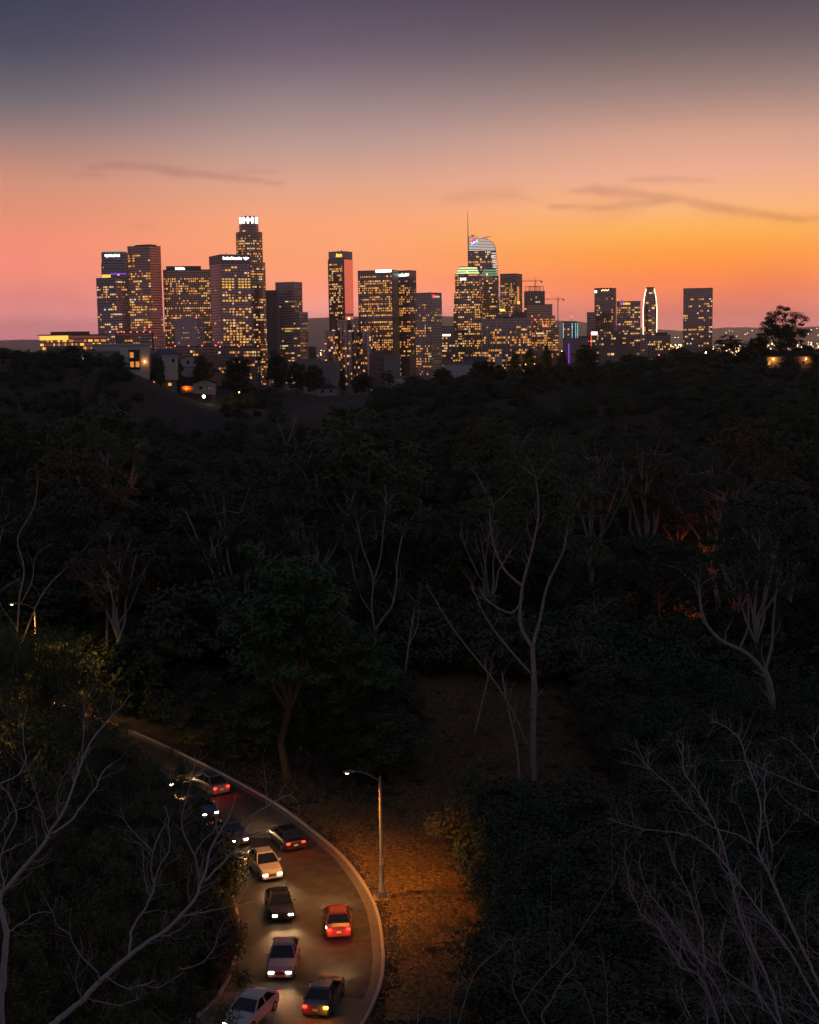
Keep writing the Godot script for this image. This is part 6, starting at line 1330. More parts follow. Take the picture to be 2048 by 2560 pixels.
func bollard_light(label: String, at: Vector3, h: float, c: Color, energy: float, key: String, r := 0.22) -> void:  # plain post with a globe
	var n := thing("lamp_post", label, "lamp", at, 0.0, "small lamps among the trees")
	var s := Shape.new()
	s.lathe([Vector2(0.12, 0), Vector2(0.10, 0.3), Vector2(0.06, 0.4), Vector2(0.05, h - r), Vector2(0, h - r)], 8)
	piece("pole", s, M.metal_dark, n)
	s = Shape.new()
	s.lathe([Vector2(0, -r), Vector2(r * 0.7, -r * 0.7), Vector2(r, 0), Vector2(r * 0.7, r * 0.7), Vector2(0, r)], 12, Transform3D(Basis(), Vector3(0, h, 0)))
	var b := piece("lamp_globe", s, M[key], n)
	if energy > 0.0:
		var l := OmniLight3D.new()
		l.name = "lamp_globe_light"
		l.position = Vector3(0, h, 0)
		l.light_color = c
		l.light_energy = energy
		l.light_size = r
		l.omni_range = 80.0
		l.omni_attenuation = 2.0
		l.shadow_enabled = true
		b.add_child(l)

# ------------------------------------------------------------------ trees
# kind -> list of [trunk mesh, crown mesh]; every tree is 1 m tall and 1 m wide here and is scaled to its size
# o: height, width (m, for leaf and branch sizes), fork, limbs, clumps, clump radius, leaves, leaf width and length, droop, flat
func make_kind(kind: String, variants: int, o: Dictionary, bark: String, leaf: String) -> void:
	tree_kinds[kind] = []
	for v in variants:
		var H: float = o.h; var W: float = o.w
		var trunk := Shape.new(); var crown := Shape.new()
		var fork := Vector3(rng.randf_range(-0.04, 0.04) * H, H * o.fork, rng.randf_range(-0.04, 0.04) * H)
		var r0: float = H * o.get("girth", 0.018)
		var bend := Vector3(rng.randf_range(-0.03, 0.03) * H, 0, rng.randf_range(-0.03, 0.03) * H)
		trunk.tube([Vector3(0, -0.6, 0), Vector3(0, 0.02 * H, 0), fork * 0.5 + bend, fork], [r0 * 1.5, r0 * 1.1, r0 * 0.9, r0 * 0.78], 8, false)
		var limbs := []
		var count: int = o.limbs
		for k in count:
			var a := TAU * (k + rng.randf_range(-0.3, 0.3)) / count
			var out := Vector3(cos(a), 0, sin(a))
			var reach: float = W * rng.randf_range(0.12, 0.24)
			var mid := fork + out * reach * 0.6 + Vector3(0, (H - fork.y) * rng.randf_range(0.22, 0.34), 0)
			var tip := fork + out * reach * 1.5 + Vector3(0, (H - fork.y) * rng.randf_range(0.5, 0.75), 0)
			if k == 0:
				mid = fork + Vector3(rng.randf_range(-0.05, 0.05) * W, (H - fork.y) * 0.4, rng.randf_range(-0.05, 0.05) * W)
				tip = mid + Vector3(rng.randf_range(-0.06, 0.06) * W, (H - fork.y) * 0.38, rng.randf_range(-0.06, 0.06) * W)
			var q := fork.lerp(mid, 0.5) + Vector3(rng.randf_range(-0.03, 0.03), 0, rng.randf_range(-0.03, 0.03)) * H
			trunk.tube([fork - Vector3(0, r0, 0), q, mid, tip], [r0 * 0.62, r0 * 0.5, r0 * 0.4, r0 * 0.2], 6, false)
			limbs.append([mid, tip])
		var clumps: int = o.clumps
		var cy: float = o.get("centre", 0.68) * H
		var ry: float = o.get("tall", 0.34) * H
		for c in clumps:
			# spread through an uneven ellipsoid, more towards its outside
			var u := rng.randf_range(-1.0, 1.0)
			if o.get("flat", false): u = rng.randf_range(-0.15, 1.0)
			var a := rng.randf() * TAU
			var s := sqrt(1.0 - u * u)
			var rr := pow(rng.randf(), 0.45)
			var taper: float = 1.0 - o.get("cone", 0.0) * (u * 0.5 + 0.5)
			var p := Vector3(cos(a) * s * rr * W * 0.42 * taper, cy + u * rr * ry, sin(a) * s * rr * W * 0.42 * taper)
			p += Vector3(1, 0.6, 1) * noise.get_noise_3d(p.x * 9.0 + v * 90.0, p.y * 9.0, p.z * 9.0) * W * 0.12
			var near: Array = limbs[0]
			for l in limbs:
				if (l[1] as Vector3).distance_to(p) < (near[1] as Vector3).distance_to(p): near = l
			var from: Vector3 = (near[0] as Vector3).lerp(near[1], rng.randf_range(0.3, 1.0))
			var knee := from.lerp(p, 0.55) + Vector3(0, -0.02 * H, 0)
			trunk.tube([from, knee, p], [r0 * 0.2, r0 * 0.13, r0 * 0.05], 4, false)
			var cr: float = o.clump * rng.randf_range(0.65, 1.3)
			for q in int(o.leaves * rng.randf_range(0.7, 1.2)):
				var d := Vector3(rng.randfn(), rng.randfn() * 0.75, rng.randfn()).normalized() * cr * pow(rng.randf(), 0.4)
				d.y *= o.get("squash", 0.7)
				var at := p + d
				var up := (d.normalized() * 0.7 + Vector3(rng.randf_range(-0.6, 0.6), rng.randf_range(0.1, 1.0), rng.randf_range(-0.6, 0.6))).normalized()
				var long := Vector3(rng.randf_range(-1, 1), rng.randf_range(-1, 1) - o.get("droop", 0.0), rng.randf_range(-1, 1))
				long = (long - up * long.dot(up)).normalized()
				var wide := up.cross(long)
				var lw: float = o.leaf_w * rng.randf_range(0.7, 1.3); var ll: float = o.leaf_l * rng.randf_range(0.7, 1.3)
				# a pointed blade of two triangles
				var a0 := at - long * ll * 0.5; var a1 := at + wide * lw * 0.5; var a2 := at + long * ll * 0.5; var a3 := at - wide * lw * 0.5
				crown.quad(a0, a1, a2, a3)
		for sh in [trunk, crown]:
			for i in sh.v.size():
				sh.v[i] = Vector3(sh.v[i].x / W, sh.v[i].y / H, sh.v[i].z / W)
		tree_kinds[kind].append([commit([[trunk, M[bark]]]), commit([[crown, M[leaf]]])])

func plant(kind: String, called: String, label: String, at: Vector3, h: float, w: float, leaf := "", group := "", category := "tree", variant := -1, bark := "") -> Node3D:
	var list: Array = tree_kinds[kind]
	var m: Array = list[variant if variant >= 0 else rng.randi() % list.size()]
	var n := thing(called, label, category, at, rng.randf() * TAU, group)
	var t := part("trunk", m[0], n)
	var c := part("crown", m[1], n)
	for o in [t, c]: o.scale = Vector3(w, h, w)
	if leaf: c.material_override = M[leaf]
	if bark: t.material_override = M[bark]
	return n

func palm(at: Vector3, h: float, label: String) -> void:
	var n := thing("palm_tree", label, "palm", at, rng.randf() * TAU, "palms on the hillside")
	var s := Shape.new()
	s.tube([Vector3(0, -1, 0), Vector3(0.1, h * 0.5, 0), Vector3(0, h, 0.1)], [0.3, 0.22, 0.2], 7)
	piece("trunk", s, M.bark_brown, n)
	s = Shape.new()
	for k in 46:
		var a := rng.randf() * TAU
		var up := rng.randf_range(-0.9, 1.0)
		var dir := Vector3(cos(a), up, sin(a)).normalized()
		var side := dir.cross(Vector3.UP).normalized()
		var c := Vector3(0, h, 0) + dir * 1.3
		for q in 7:
			var f := (q - 3) / 3.0
			var tip := c + (dir + side * f * 0.9 + Vector3(0, -0.25 * absf(f), 0)).normalized() * 1.5
			s.quad(c - side * 0.05, c + side * 0.05, tip + side * 0.04, tip - side * 0.04)
		s.quad(Vector3(0, h, 0) - side * 0.03, Vector3(0, h, 0) + side * 0.03, c + side * 0.03, c - side * 0.03)
	piece("frond", s, M.leaf_dark, n, true)

# the gaps: a tree whose stem is traced by hand so that its forks read as in the place it stands
func forked_tree(called: String, label: String, at: Vector3, limbs: Array, clumps: Array, leaf: String, o := {}) -> Node3D:
	var n = thing(called, label, "tree", at)
	for l in limbs:  # [r0, r1, x, y, z, x, y, z ...] in metres from the foot
		var path = []; var rad = []
		var k = (l.size() - 2) / 3
		for i in k:
			path.append(Vector3(l[2 + i * 3], l[3 + i * 3], l[4 + i * 3])); rad.append(0.85 * lerpf(l[0], l[1], float(i) / (k - 1)))
		# soften the corners
		var fine = []; var fr = []
		for i in path.size() - 1:
			var a: Vector3 = path[maxi(i - 1, 0)]; var b: Vector3 = path[i]; var c: Vector3 = path[i + 1]; var d: Vector3 = path[mini(i + 2, path.size() - 1)]
			for q in 4:
				fine.append(b.cubic_interpolate(c, a, d, q / 4.0)); fr.append(lerpf(rad[i], rad[i + 1], q / 4.0))
		fine.append(path[-1]); fr.append(rad[-1])
		var s = Shape.new()
		s.tube(fine, fr, 8)
		for q in (3 if l == limbs[0] else 7):
			var i = int(rng.randf_range(0.4, 0.95) * (fine.size() - 2)) + 1
			var along = (fine[i + 1] - fine[i]).normalized()
			var dir = (along * 0.8 + Vector3(rng.randf_range(-1, 1), rng.randf_range(-0.1, 0.6), rng.randf_range(-1, 1)).normalized()).normalized()
			var p = fine[i]
			var tp = [p]; var tr = [fr[i] * 0.42]
			var len = rng.randf_range(1.2, 3.6)
			for w in 5:
				dir = (dir + Vector3(rng.randf_range(-0.35, 0.35), rng.randf_range(-0.15, 0.35), rng.randf_range(-0.35, 0.35))).normalized()
				p += dir * len / 5.0
				tp.append(p); tr.append(tr[0] * (1.0 - 0.17 * (w + 1)))
			s.tube(tp, tr, 5)
		piece("trunk" if l == limbs[0] else "limb", s, M[o.get("bark", "bark_white")], n)
	if clumps.size():
		var cr = Shape.new()
		var tw = Shape.new()
		for c in clumps:  # [x, y, z, radius, leaves]
			var p = Vector3(c[0], c[1], c[2])
			for b in 5:
				var cc = p + Vector3(rng.randfn(), rng.randfn() * 0.7, rng.randfn()) * c[3] * 0.45
				tw.tube([p + Vector3(0, -c[3] * 0.5, 0), p.lerp(cc, 0.6), cc], [0.05, 0.035, 0.015], 4, false)
				for q in int(c[4] / 5.0):
					var d = Vector3(rng.randfn(), rng.randfn() * 0.7, rng.randfn()).normalized() * c[3] * 0.55 * pow(rng.randf(), 0.4)
					var up = (d.normalized() * 0.6 + Vector3(rng.randf_range(-0.6, 0.6), rng.randf_range(0.0, 1.0), rng.randf_range(-0.6, 0.6))).normalized()
					var long = Vector3(rng.randf_range(-1, 1), rng.randf_range(-1.6, 0.6), rng.randf_range(-1, 1))
					long = (long - up * long.dot(up)).normalized()
					var wide = up.cross(long)
					var ll = 0.42 * rng.randf_range(0.7, 1.4); var lw = 0.12 * rng.randf_range(0.7, 1.4)
					var at2 = cc + d
					cr.quad(at2 - long * ll * 0.5, at2 + wide * lw * 0.5, at2 + long * ll * 0.5, at2 - wide * lw * 0.5)
		piece("twig", tw, M[o.get("bark", "bark_white")], n, true)
		piece("crown", cr, M[leaf], n)
	return n

# dead shrubs and limbs in front: each branch with its side twigs is a part
func dead_plant(called: String, label: String, list: Array, material: String, twigs := 5, thick := 0.64) -> void:
	var base := Vector3(1e9, 1e9, 1e9)
	var foot := Vector3.ZERO
	for l in list:
		var p := Vector3(l[2][0], l[2][1], l[2][2])
		if p.y < base.y:
			base = p
	foot = Vector3(base.x, height(base.x, base.z) - 0.1, base.z)
	var n := thing(called, label, "shrub", foot)
	var root := true
	for l in list:
		var path := []
		for i in l[2].size() / 3:
			path.append(Vector3(l[2][i * 3], l[2][i * 3 + 1], l[2][i * 3 + 2]) - foot)
		var s := Shape.new()
		var fine := []; var rad := []
		for i in path.size() - 1:
			var a: Vector3 = path[maxi(i - 1, 0)]; var b: Vector3 = path[i]; var c: Vector3 = path[i + 1]; var d: Vector3 = path[mini(i + 2, path.size() - 1)]
			for q in 5:
				var t := (i + q / 5.0) / (path.size() - 1)
				fine.append(b.cubic_interpolate(c, a, d, q / 5.0) + Vector3(noise.get_noise_1d(i * 7.0 + q * 31.0), noise.get_noise_1d(i * 11.0 + q * 23.0 + 50.0), 0) * 0.012)
				rad.append(thick * lerpf(l[0], l[1], t) * (1.0 + 0.22 * noise.get_noise_1d(t * 900.0 + l[0] * 9000.0)))
		fine.append(path[-1]); rad.append(l[1] * 0.45)
		if path[0].y < 1.4 or l[0] > 0.02:  # the stem goes on down into the ground
			var low: Vector3 = path[0]
			var down: Vector3 = (path[0] - path[1]).normalized()
			var ground := height(foot.x + low.x, foot.z + low.z) - foot.y - 0.2
			if low.y > ground:
				fine.push_front(Vector3(low.x + down.x * 0.2, ground, low.z)); rad.push_front(rad[0] * 1.15)
		s.tube(fine, rad, 7)
		var count := int(twigs * clampf((path[0] as Vector3).distance_to(path[-1]) / 1.2, 0.3, 2.0))
		for k in count:
			var i := int(rng.randf_range(0.25, 0.97) * (fine.size() - 2)) + 1
			var along: Vector3 = (fine[mini(i + 1, fine.size() - 1)] - fine[i - 1]).normalized()
			var side := along.cross(Vector3(rng.randf_range(-0.3, 0.3), rng.randf_range(-0.2, 0.2), 1)).normalized() * (1.0 if rng.randf() < 0.5 else -1.0)
			var dir := (along * 0.7 + side * rng.randf_range(0.4, 1.0) + Vector3(0, 0.15, rng.randf_range(-0.5, 0.5))).normalized()
			var len := rng.randf_range(0.07, 0.34)
			var tp := [fine[i]]; var tr := [minf(rad[i] * 0.5, 0.0038)]
			var p: Vector3 = fine[i]
			for q in 5:
				dir = (dir + Vector3(rng.randf_range(-0.4, 0.4), rng.randf_range(-0.25, 0.45), rng.randf_range(-0.3, 0.3))).normalized()
				p += dir * len / 5.0
				tp.append(p); tr.append(tr[0] * (1.0 - 0.16 * (q + 1)))
			s.tube(tp, tr, 4)
			if rng.randf() < 0.4:
				var d2 := (dir + Vector3(rng.randf_range(-1, 1), rng.randf_range(-0.3, 1), rng.randf_range(-0.5, 0.5))).normalized()
				s.tube([tp[3], tp[3] + d2 * len * 0.25, tp[3] + (d2 + Vector3(0, 0.4, 0)).normalized() * len * 0.5], [tr[3], tr[3] * 0.7, tr[3] * 0.4], 4)
		piece("branch", s, M[material], n)

func make_forest() -> void:
	make_kind("euc", 4, {"h": 24.0, "w": 13.0, "fork": 0.30, "limbs": 5, "clumps": 84, "clump": 1.45, "leaves": 105, "leaf_w": 0.26, "leaf_l": 0.70, "droop": 0.7, "girth": 0.014, "centre": 0.67, "tall": 0.32}, "bark_pale", "leaf_olive")
	make_kind("oak", 3, {"h": 11.0, "w": 11.0, "fork": 0.22, "limbs": 6, "clumps": 88, "clump": 1.25, "leaves": 100, "leaf_w": 0.34, "leaf_l": 0.5, "girth": 0.02, "centre": 0.55, "tall": 0.42}, "bark_brown", "leaf_dark")
	make_kind("umbrella", 2, {"h": 16.0, "w": 15.0, "fork": 0.45, "limbs": 7, "clumps": 90, "clump": 1.3, "leaves": 110, "leaf_w": 0.2, "leaf_l": 0.66, "girth": 0.015, "centre": 0.78, "tall": 0.2, "flat": true}, "bark_pale", "leaf_dark")
	make_kind("pine", 3, {"h": 14.0, "w": 8.0, "fork": 0.2, "limbs": 5, "clumps": 90, "clump": 0.95, "leaves": 100, "leaf_w": 0.18, "leaf_l": 0.6, "girth": 0.016, "centre": 0.54, "tall": 0.46, "cone": 0.6}, "bark_brown", "leaf_dark")
	make_kind("cypress", 1, {"h": 12.0, "w": 4.0, "fork": 0.1, "limbs": 3, "clumps": 60, "clump": 0.7, "leaves": 100, "leaf_w": 0.16, "leaf_l": 0.45, "girth": 0.014, "centre": 0.52, "tall": 0.46, "cone": 0.5}, "bark_brown", "leaf_dark")
	make_kind("pepper", 2, {"h": 14.0, "w": 14.0, "fork": 0.25, "limbs": 6, "clumps": 110, "clump": 1.2, "leaves": 130, "leaf_w": 0.09, "leaf_l": 0.6, "droop": 2.2, "girth": 0.018, "centre": 0.6, "tall": 0.38, "squash": 1.2}, "bark_brown", "leaf_pepper")
	make_kind("bush", 3, {"h": 4.0, "w": 5.0, "fork": 0.12, "limbs": 6, "clumps": 46, "clump": 0.7, "leaves": 85, "leaf_w": 0.16, "leaf_l": 0.34, "girth": 0.015, "centre": 0.5, "tall": 0.45}, "bark_brown", "leaf_dark")
	make_kind("needle", 2, {"h": 12.0, "w": 8.0, "fork": 0.2, "limbs": 6, "clumps": 110, "clump": 0.62, "leaves": 130, "leaf_w": 0.045, "leaf_l": 0.34, "girth": 0.012, "centre": 0.55, "tall": 0.45}, "bark_brown", "leaf_green")
	make_kind("open", 1, {"h": 20.0, "w": 18.0, "fork": 0.25, "limbs": 8, "clumps": 150, "clump": 1.35, "leaves": 90, "leaf_w": 0.3, "leaf_l": 0.6, "girth": 0.014, "centre": 0.56, "tall": 0.44}, "bark_brown", "leaf_dark")
	make_kind("fine", 3, {"h": 4.0, "w": 5.0, "fork": 0.12, "limbs": 6, "clumps": 64, "clump": 0.62, "leaves": 190, "leaf_w": 0.07, "leaf_l": 0.17, "girth": 0.012, "centre": 0.5, "tall": 0.45}, "bark_brown", "leaf_dark")
	make_kind("airy", 4, {"h": 25.0, "w": 13.0, "fork": 0.28, "limbs": 6, "clumps": 62, "clump": 1.15, "leaves": 120, "leaf_w": 0.15, "leaf_l": 0.5, "droop": 1.2, "girth": 0.012, "centre": 0.73, "tall": 0.27}, "bark_white", "leaf_olive")
	# the ridge line
	for r in RIDGE_TREE:
		var y := height(r[0], r[1])
		plant(r[4] if tree_kinds.has(r[4]) else "oak", {"oak": "round_tree", "pine": "pine_tree", "cypress": "cypress_tree", "euc": "eucalyptus_tree", "open": "eucalyptus_tree", "bush": "bush"}[r[4]], r[5], Vector3(r[0], y - 0.3, r[1]), (r[2] - y) * 1.02 + 0.3, r[3] * 1.12, "leaf_dark", "trees along the ridge", "bush" if r[4] == "bush" else "tree")
	palm(Vector3(-66.0, height(-66, -640), -640), 33.5 - height(-66, -640), "left of two dark fan palms below the round crowned tower")
	palm(Vector3(-59.0, height(-59, -640), -640), 35.0 - height(-59, -640), "right of two dark fan palms, between the slab and the striped tower")
	palm(Vector3(-98.0, height(-98, -430), -430), 12.0, "left palm standing on the bare slope of the left hill")
	palm(Vector3(-89.0, height(-89, -425), -425), 11.5, "right palm standing on the bare slope of the left hill")
	# trees one can single out in the valley, near to far
	plant("euc", "eucalyptus_tree", "soft green eucalyptus crown behind the kerb, above the bend", Vector3(-11.6, height(-11.6, -127), -127), 22.5, 15.0, "leaf_green", "", "tree", 0, "bark_brown")
	plant("euc", "eucalyptus_tree", "lower green eucalyptus right of the soft green crown, above the leafy bank", Vector3(-6.0, height(-6, -132), -132), 13.0, 10.0, "leaf_green", "", "tree", 2, "bark_brown")
	plant("umbrella", "umbrella_tree", "flat-topped tree with orange-brown stems, left of centre in the wood", Vector3(-29.5, height(-29.5, -255), -255), 19.0, 19.0, "leaf_dark", "", "tree", 0)
	plant("umbrella", "umbrella_tree", "smaller flat-topped tree left of the orange-stemmed one", Vector3(-42.0, height(-42, -262), -262), 17.0, 15.0, "leaf_olive", "", "tree", 1)
	plant("euc", "eucalyptus_tree", "great dark eucalyptus crown in the middle of the wood", Vector3(-7.0, height(-7, -172), -172), 29.0, 20.0, "leaf_olive", "", "tree", 1)
	plant("pepper", "pepper_tree", "feathery olive-lit tree at the left edge beside the lit lamp pole", Vector3(-34.0, height(-34, -126), -126), 15.5, 13.0, "leaf_pepper", "", "tree", 0)
	plant("pepper", "pepper_tree", "feathery tree at the far left behind the dead branches", Vector3(-42.0, height(-42, -138), -138), 13.0, 12.0, "leaf_pepper", "", "tree", 1)
	plant("oak", "round_tree", "low rounded dark tree at the left edge under the bare leaning trees", Vector3(-45.0, height(-45, -168), -168), 9.0, 14.0, "leaf_dark")
	plant("euc", "eucalyptus_tree", "tall olive tree left of centre, its top reaching the left hill", Vector3(-52.0, height(-52, -235), -235), 27.0, 20.0, "leaf_olive", "", "tree", 2)
	plant("euc", "eucalyptus_tree", "tall olive tree at the left edge of the wood", Vector3(-70.0, height(-70, -250), -250), 26.0, 17.0, "leaf_olive", "", "tree", 3)
	for q in [[6.5, -104.0, 5.5, 7.0, "dark rounded bush right of the street lamp's footing"], [10.0, -98.0, 6.0, 8.0, "large black bush right of the lit bank"], [4.6, -110.5, 6.5, 4.5, "young leafy tree lit yellow-green behind the street lamp pole"], [13.0, -108.0, 6.5, 8.5, "black bush below the wire fence"], [19.0, -100.0, 7.0, 9.0, "black bush in the dark hollow, right of the lit bank"], [8.5, -90.0, 5.5, 7.0, "dark bush at the lower right side of the road"], [15.0, -88.0, 6.0, 8.0, "black bush at the bottom of the dark hollow"]]:
		plant("fine", "bush", q[4], Vector3(q[0], height(q[0], q[1]) - 0.2, q[1]), q[2], q[3], "leaf_green" if "young" in q[4] else "leaf_dark", "", "bush")
	# leafy trees between the camera and the road, lower left
	for q in [[-9.6, -50.0, 22.3, 7.5, "dense needle-leaved tree at the bottom left beside the road"], [-14.2, -56.0, 21.2, 8.0, "needle-leaved tree left of the bend, headlights showing through it"], [-18.8, -57.0, 20.0, 8.0, "needle-leaved tree at the left under the dead limbs"], [-8.2, -40.0, 21.5, 5.5, "lowest needle-leaved tree at the left bottom edge"], [-13.6, -46.0, 21.0, 7.5, "needle-leaved tree in the lower left corner"], [-17.0, -88.0, 12.0, 8.5, "needle-leaved tree on the inside of the bend, nearest the cars"], [-24.0, -86.0, 14.5, 9.5, "needle-leaved tree on the inside of the bend, farther left"], [-21.5, -98.0, 14.0, 9.5, "needle-leaved tree inside the bend beside the upper cars"], [-30.0, -104.0, 15.0, 10.0, "needle-leaved tree inside the bend at the left edge"], [-27.0, -114.0, 12.0, 9.0, "small needle-leaved tree above the inner kerb"], [-18.6, -103.5, 10.0, 7.0, "slim needle-leaved tree inside the bend, between the cars and the viewer"], [-36.0, -118.0, 12.0, 9.0, "needle-leaved tree at the left edge where the road comes out"]]:
		var g := height(q[0], q[1])
		plant("needle", "needle_tree", q[4], Vector3(q[0], g - 0.2, q[1]), q[2] - g + 0.2, q[3], "leaf_needle", "needle-leaved trees below the viewpoint")
	# the wood itself
	var spots := []
	var tries := 0
	while spots.size() < 170 and tries < 9000:
		tries += 1
		var d := rng.randf_range(140.0, 350.0)
		var x := rng.randf_range(-0.33, 0.33) * d
		if x > -4.0 and x < 34.0 and d < 168.0: continue
		var n := road_near(x, -d)
		if n.x > -5.0 and n.x < 16.0 and d < 185.0: continue
		var ok := true
		for s in spots:
			if (s.x - x) ** 2 + (s.y - d) ** 2 < (7.0 + d * 0.012) ** 2:
				ok = false
				break
		if ok: spots.append(Vector2(x, d))
	var wood := []
	for s in spots:
		var pick := rng.randf()
		var kind := "euc" if pick < 0.5 else "oak" if pick < 0.8 else "pine" if pick < 0.9 else "umbrella"
		var h: float = {"euc": rng.randf_range(16, 25), "oak": rng.randf_range(9, 14), "pine": rng.randf_range(12, 18), "umbrella": rng.randf_range(12, 17)}[kind]
		if s.y > 300.0: h = minf(h, 15.0)
		var w: float = h * {"euc": 0.72, "oak": 1.15, "pine": 0.62, "umbrella": 1.05}[kind]
		var where := "near" if s.y < 200.0 else "middle" if s.y < 275.0 else "far"
		var side := "left" if s.x < -0.1 * s.y else "right" if s.x > 0.1 * s.y else "central"
		if kind == "euc" and s.y < 215.0 and rng.randf() < 0.6: kind = "airy"; h *= 1.08
		var leaf: String = ["leaf_dark", "leaf_olive", "leaf_blue", "leaf_brown", "leaf_dark"][rng.randi() % 5]
		var label := "%s %s in the %s rows of the wood, %s part" % [{"leaf_dark": "blackish", "leaf_olive": "olive-leaved", "leaf_blue": "grey-green", "leaf_brown": "rusty-leaved"}[leaf] + (" tall" if h > {"euc": 20.0, "airy": 21.0, "oak": 11.5, "pine": 15.0, "umbrella": 14.5}[kind] else " low"), {"euc": "eucalyptus", "airy": "white-stemmed eucalyptus", "oak": "round-crowned tree", "pine": "conifer", "umbrella": "flat-topped tree"}[kind], where, side]
		wood.append({"kind": kind, "h": h, "w": w, "leaf": leaf, "label": label, "at": s, "group": "%s trees of the %s %s wood" % [kind.replace("euc", "eucalyptus").replace("oak", "round"), where, side]})
	var slope_spots := []
	tries = 0
	while slope_spots.size() < 90 and tries < 4000:
		tries += 1
		var d := rng.randf_range(352.0, 505.0)
		var x := rng.randf_range(-0.31, 0.31) * d
		if d > 440.0 and x / d > -0.19 and x / d < -0.03: continue
		if noise.get_noise_2d(x * 2.2 + 500.0, d * 2.2) < -0.12: continue
		var ok := true
		for s in slope_spots:
			if (s.x - x) ** 2 + (s.y - d) ** 2 < 81.0:
				ok = false
				break
		if ok: slope_spots.append(Vector2(x, d))
	for s in slope_spots:
		var kind: String = ["oak", "oak", "pine", "euc"][rng.randi() % 4]
		var h: float = {"oak": rng.randf_range(4.0, 8.0), "pine": rng.randf_range(6, 10), "euc": rng.randf_range(8, 12)}[kind]
		if s.y > 440.0: h *= 0.7
		var leaf: String = ["leaf_dark", "leaf_olive", "leaf_blue"][rng.randi() % 3]
		var place := "lower" if s.y < 420.0 else "upper"
		var side := "left" if s.x < -0.1 * s.y else "right" if s.x > 0.1 * s.y else "middle"
		wood.append({"kind": kind, "h": h, "w": h * {"oak": 1.3, "pine": 0.7, "euc": 0.8}[kind], "leaf": leaf, "at": s, "label": "small %s %s on the %s %s slope" % [{"leaf_dark": "blackish", "leaf_olive": "olive", "leaf_blue": "grey-green"}[leaf], {"oak": "round tree", "pine": "conifer", "euc": "eucalyptus"}[kind], place, side], "group": "small trees on the %s %s slope" % [place, side]})
	var same := {}
	for t in wood: same.get_or_add(t.label, []).append(t)
	for key in same:
		var list: Array = same[key]
		if list.size() < 2: continue
		list.sort_custom(func(p, q): return p.at.x / p.at.y < q.at.x / q.at.y)
		for k in list.size(): list[k].label = key + ", " + ["first", "second", "third", "fourth", "fifth", "sixth", "seventh", "eighth", "ninth", "tenth", "eleventh", "twelfth", "thirteenth", "fourteenth", "fifteenth"][mini(k, 14)] + " from left"
	for t in wood:
		plant(t.kind, {"euc": "eucalyptus_tree", "airy": "eucalyptus_tree", "oak": "round_tree", "pine": "pine_tree", "umbrella": "umbrella_tree"}[t.kind], t.label, Vector3(t.at.x, height(t.at.x, -t.at.y) - 0.3, -t.at.y), t.h, t.w, t.leaf, t.group)
	# undergrowth that nobody could count, filling the valley floor
	for v in 6:
		var mm := MultiMesh.new()
		mm.transform_format = MultiMesh.TRANSFORM_3D
		mm.mesh = tree_kinds["bush" if v < 3 else "fine"][v % 3][1]
		var list := []
		for i in 2300:
			var d := rng.randf_range(140.0, 345.0) if v < 3 else lerpf(48.0, 140.0, sqrt(rng.randf()))
			var x := rng.randf_range(-0.36, 0.36) * d
			if x > -2.0 and x < 19.0 and d > 106.0 and d < 152.0: continue
			var n := road_near(x, -d)
			if n.x > -3.0 and n.x < 10.5 and d < 195.0: continue
			if n.x < 0.0 and n.x > -11.0 and d < 135.0 and d > 76.0 and x > -16.0 and x < 6.0: continue
			var k := rng.randf_range(0.4, 1.0) * (1.0 if rng.randf() < 0.75 else 1.9)
			if n.x >= 10.5 and n.x < 12.5: k *= 0.55
			if d < 80.0 and x > -9.0 and x < 5.0: k *= 0.3
			list.append(Transform3D(Basis(Vector3.UP, rng.randf() * TAU).scaled(Vector3(5.4 * k, 4.0 * k, 5.4 * k)), Vector3(x, height(x, -d) - 0.4, -d)))
		mm.instance_count = list.size()
		for i in list.size(): mm.set_instance_transform(i, list[i])
		var mi := MultiMeshInstance3D.new()
		mi.name = ["undergrowth", "thicket", "brush", "roadside_undergrowth", "roadside_thicket", "roadside_brush"][v]
		mi.multimesh = mm
		mi.material_override = [M.leaf_dark, M.leaf_olive, M.leaf_dark, M.leaf_dark, M.leaf_brown, M.leaf_dark][v]
		add_child(mi)
		tag(mi, ["black undergrowth covering the floor of the wooded valley", "olive thicket between the trees of the valley", "dark brush in the hollows of the valley", "black fine-leaved undergrowth around the road bend", "brownish fine-leaved thicket around the road bend", "dark fine-leaved brush around the road bend"][v], "undergrowth", "", "stuff")
	# scrub that nobody could count on the far slopes
	for v in 2:
		var mm := MultiMesh.new()
		mm.transform_format = MultiMesh.TRANSFORM_3D
		mm.mesh = tree_kinds["bush"][v][1]
		var list := []
		for i in 3600:
			var d := rng.randf_range(330.0, 640.0)
			var x := rng.randf_range(-0.34, 0.34) * d
			var dense := 0.6 * noise.get_noise_2d(x * 1.6 + 300.0, d * 1.6) + 0.55 * noise.get_noise_2d(x * 8.0 + 70.0, d * 8.0)
			var bare := 0.05 if x < -0.1 * d else 0.0
			if d > 470.0 and ((x / d > -0.186 and x / d < -0.128) or (x / d > -0.09 and x / d < -0.025)): continue
			if dense < bare * (1.0 if d > 380.0 else 0.2) - 0.05: continue
			var k := rng.randf_range(0.3, 1.5) * (0.7 if rng.randf() < 0.5 else 1.0)
			list.append(Transform3D(Basis(Vector3.UP, rng.randf() * TAU).scaled(Vector3(5.0 * k, 3.6 * k, 5.0 * k)), Vector3(x, height(x, -d) - 0.3, -d)))
		mm.instance_count = list.size()
		for i in list.size(): mm.set_instance_transform(i, list[i])
		var mi := MultiMeshInstance3D.new()
		mi.name = "hillside_scrub" if v == 0 else "hillside_brush"
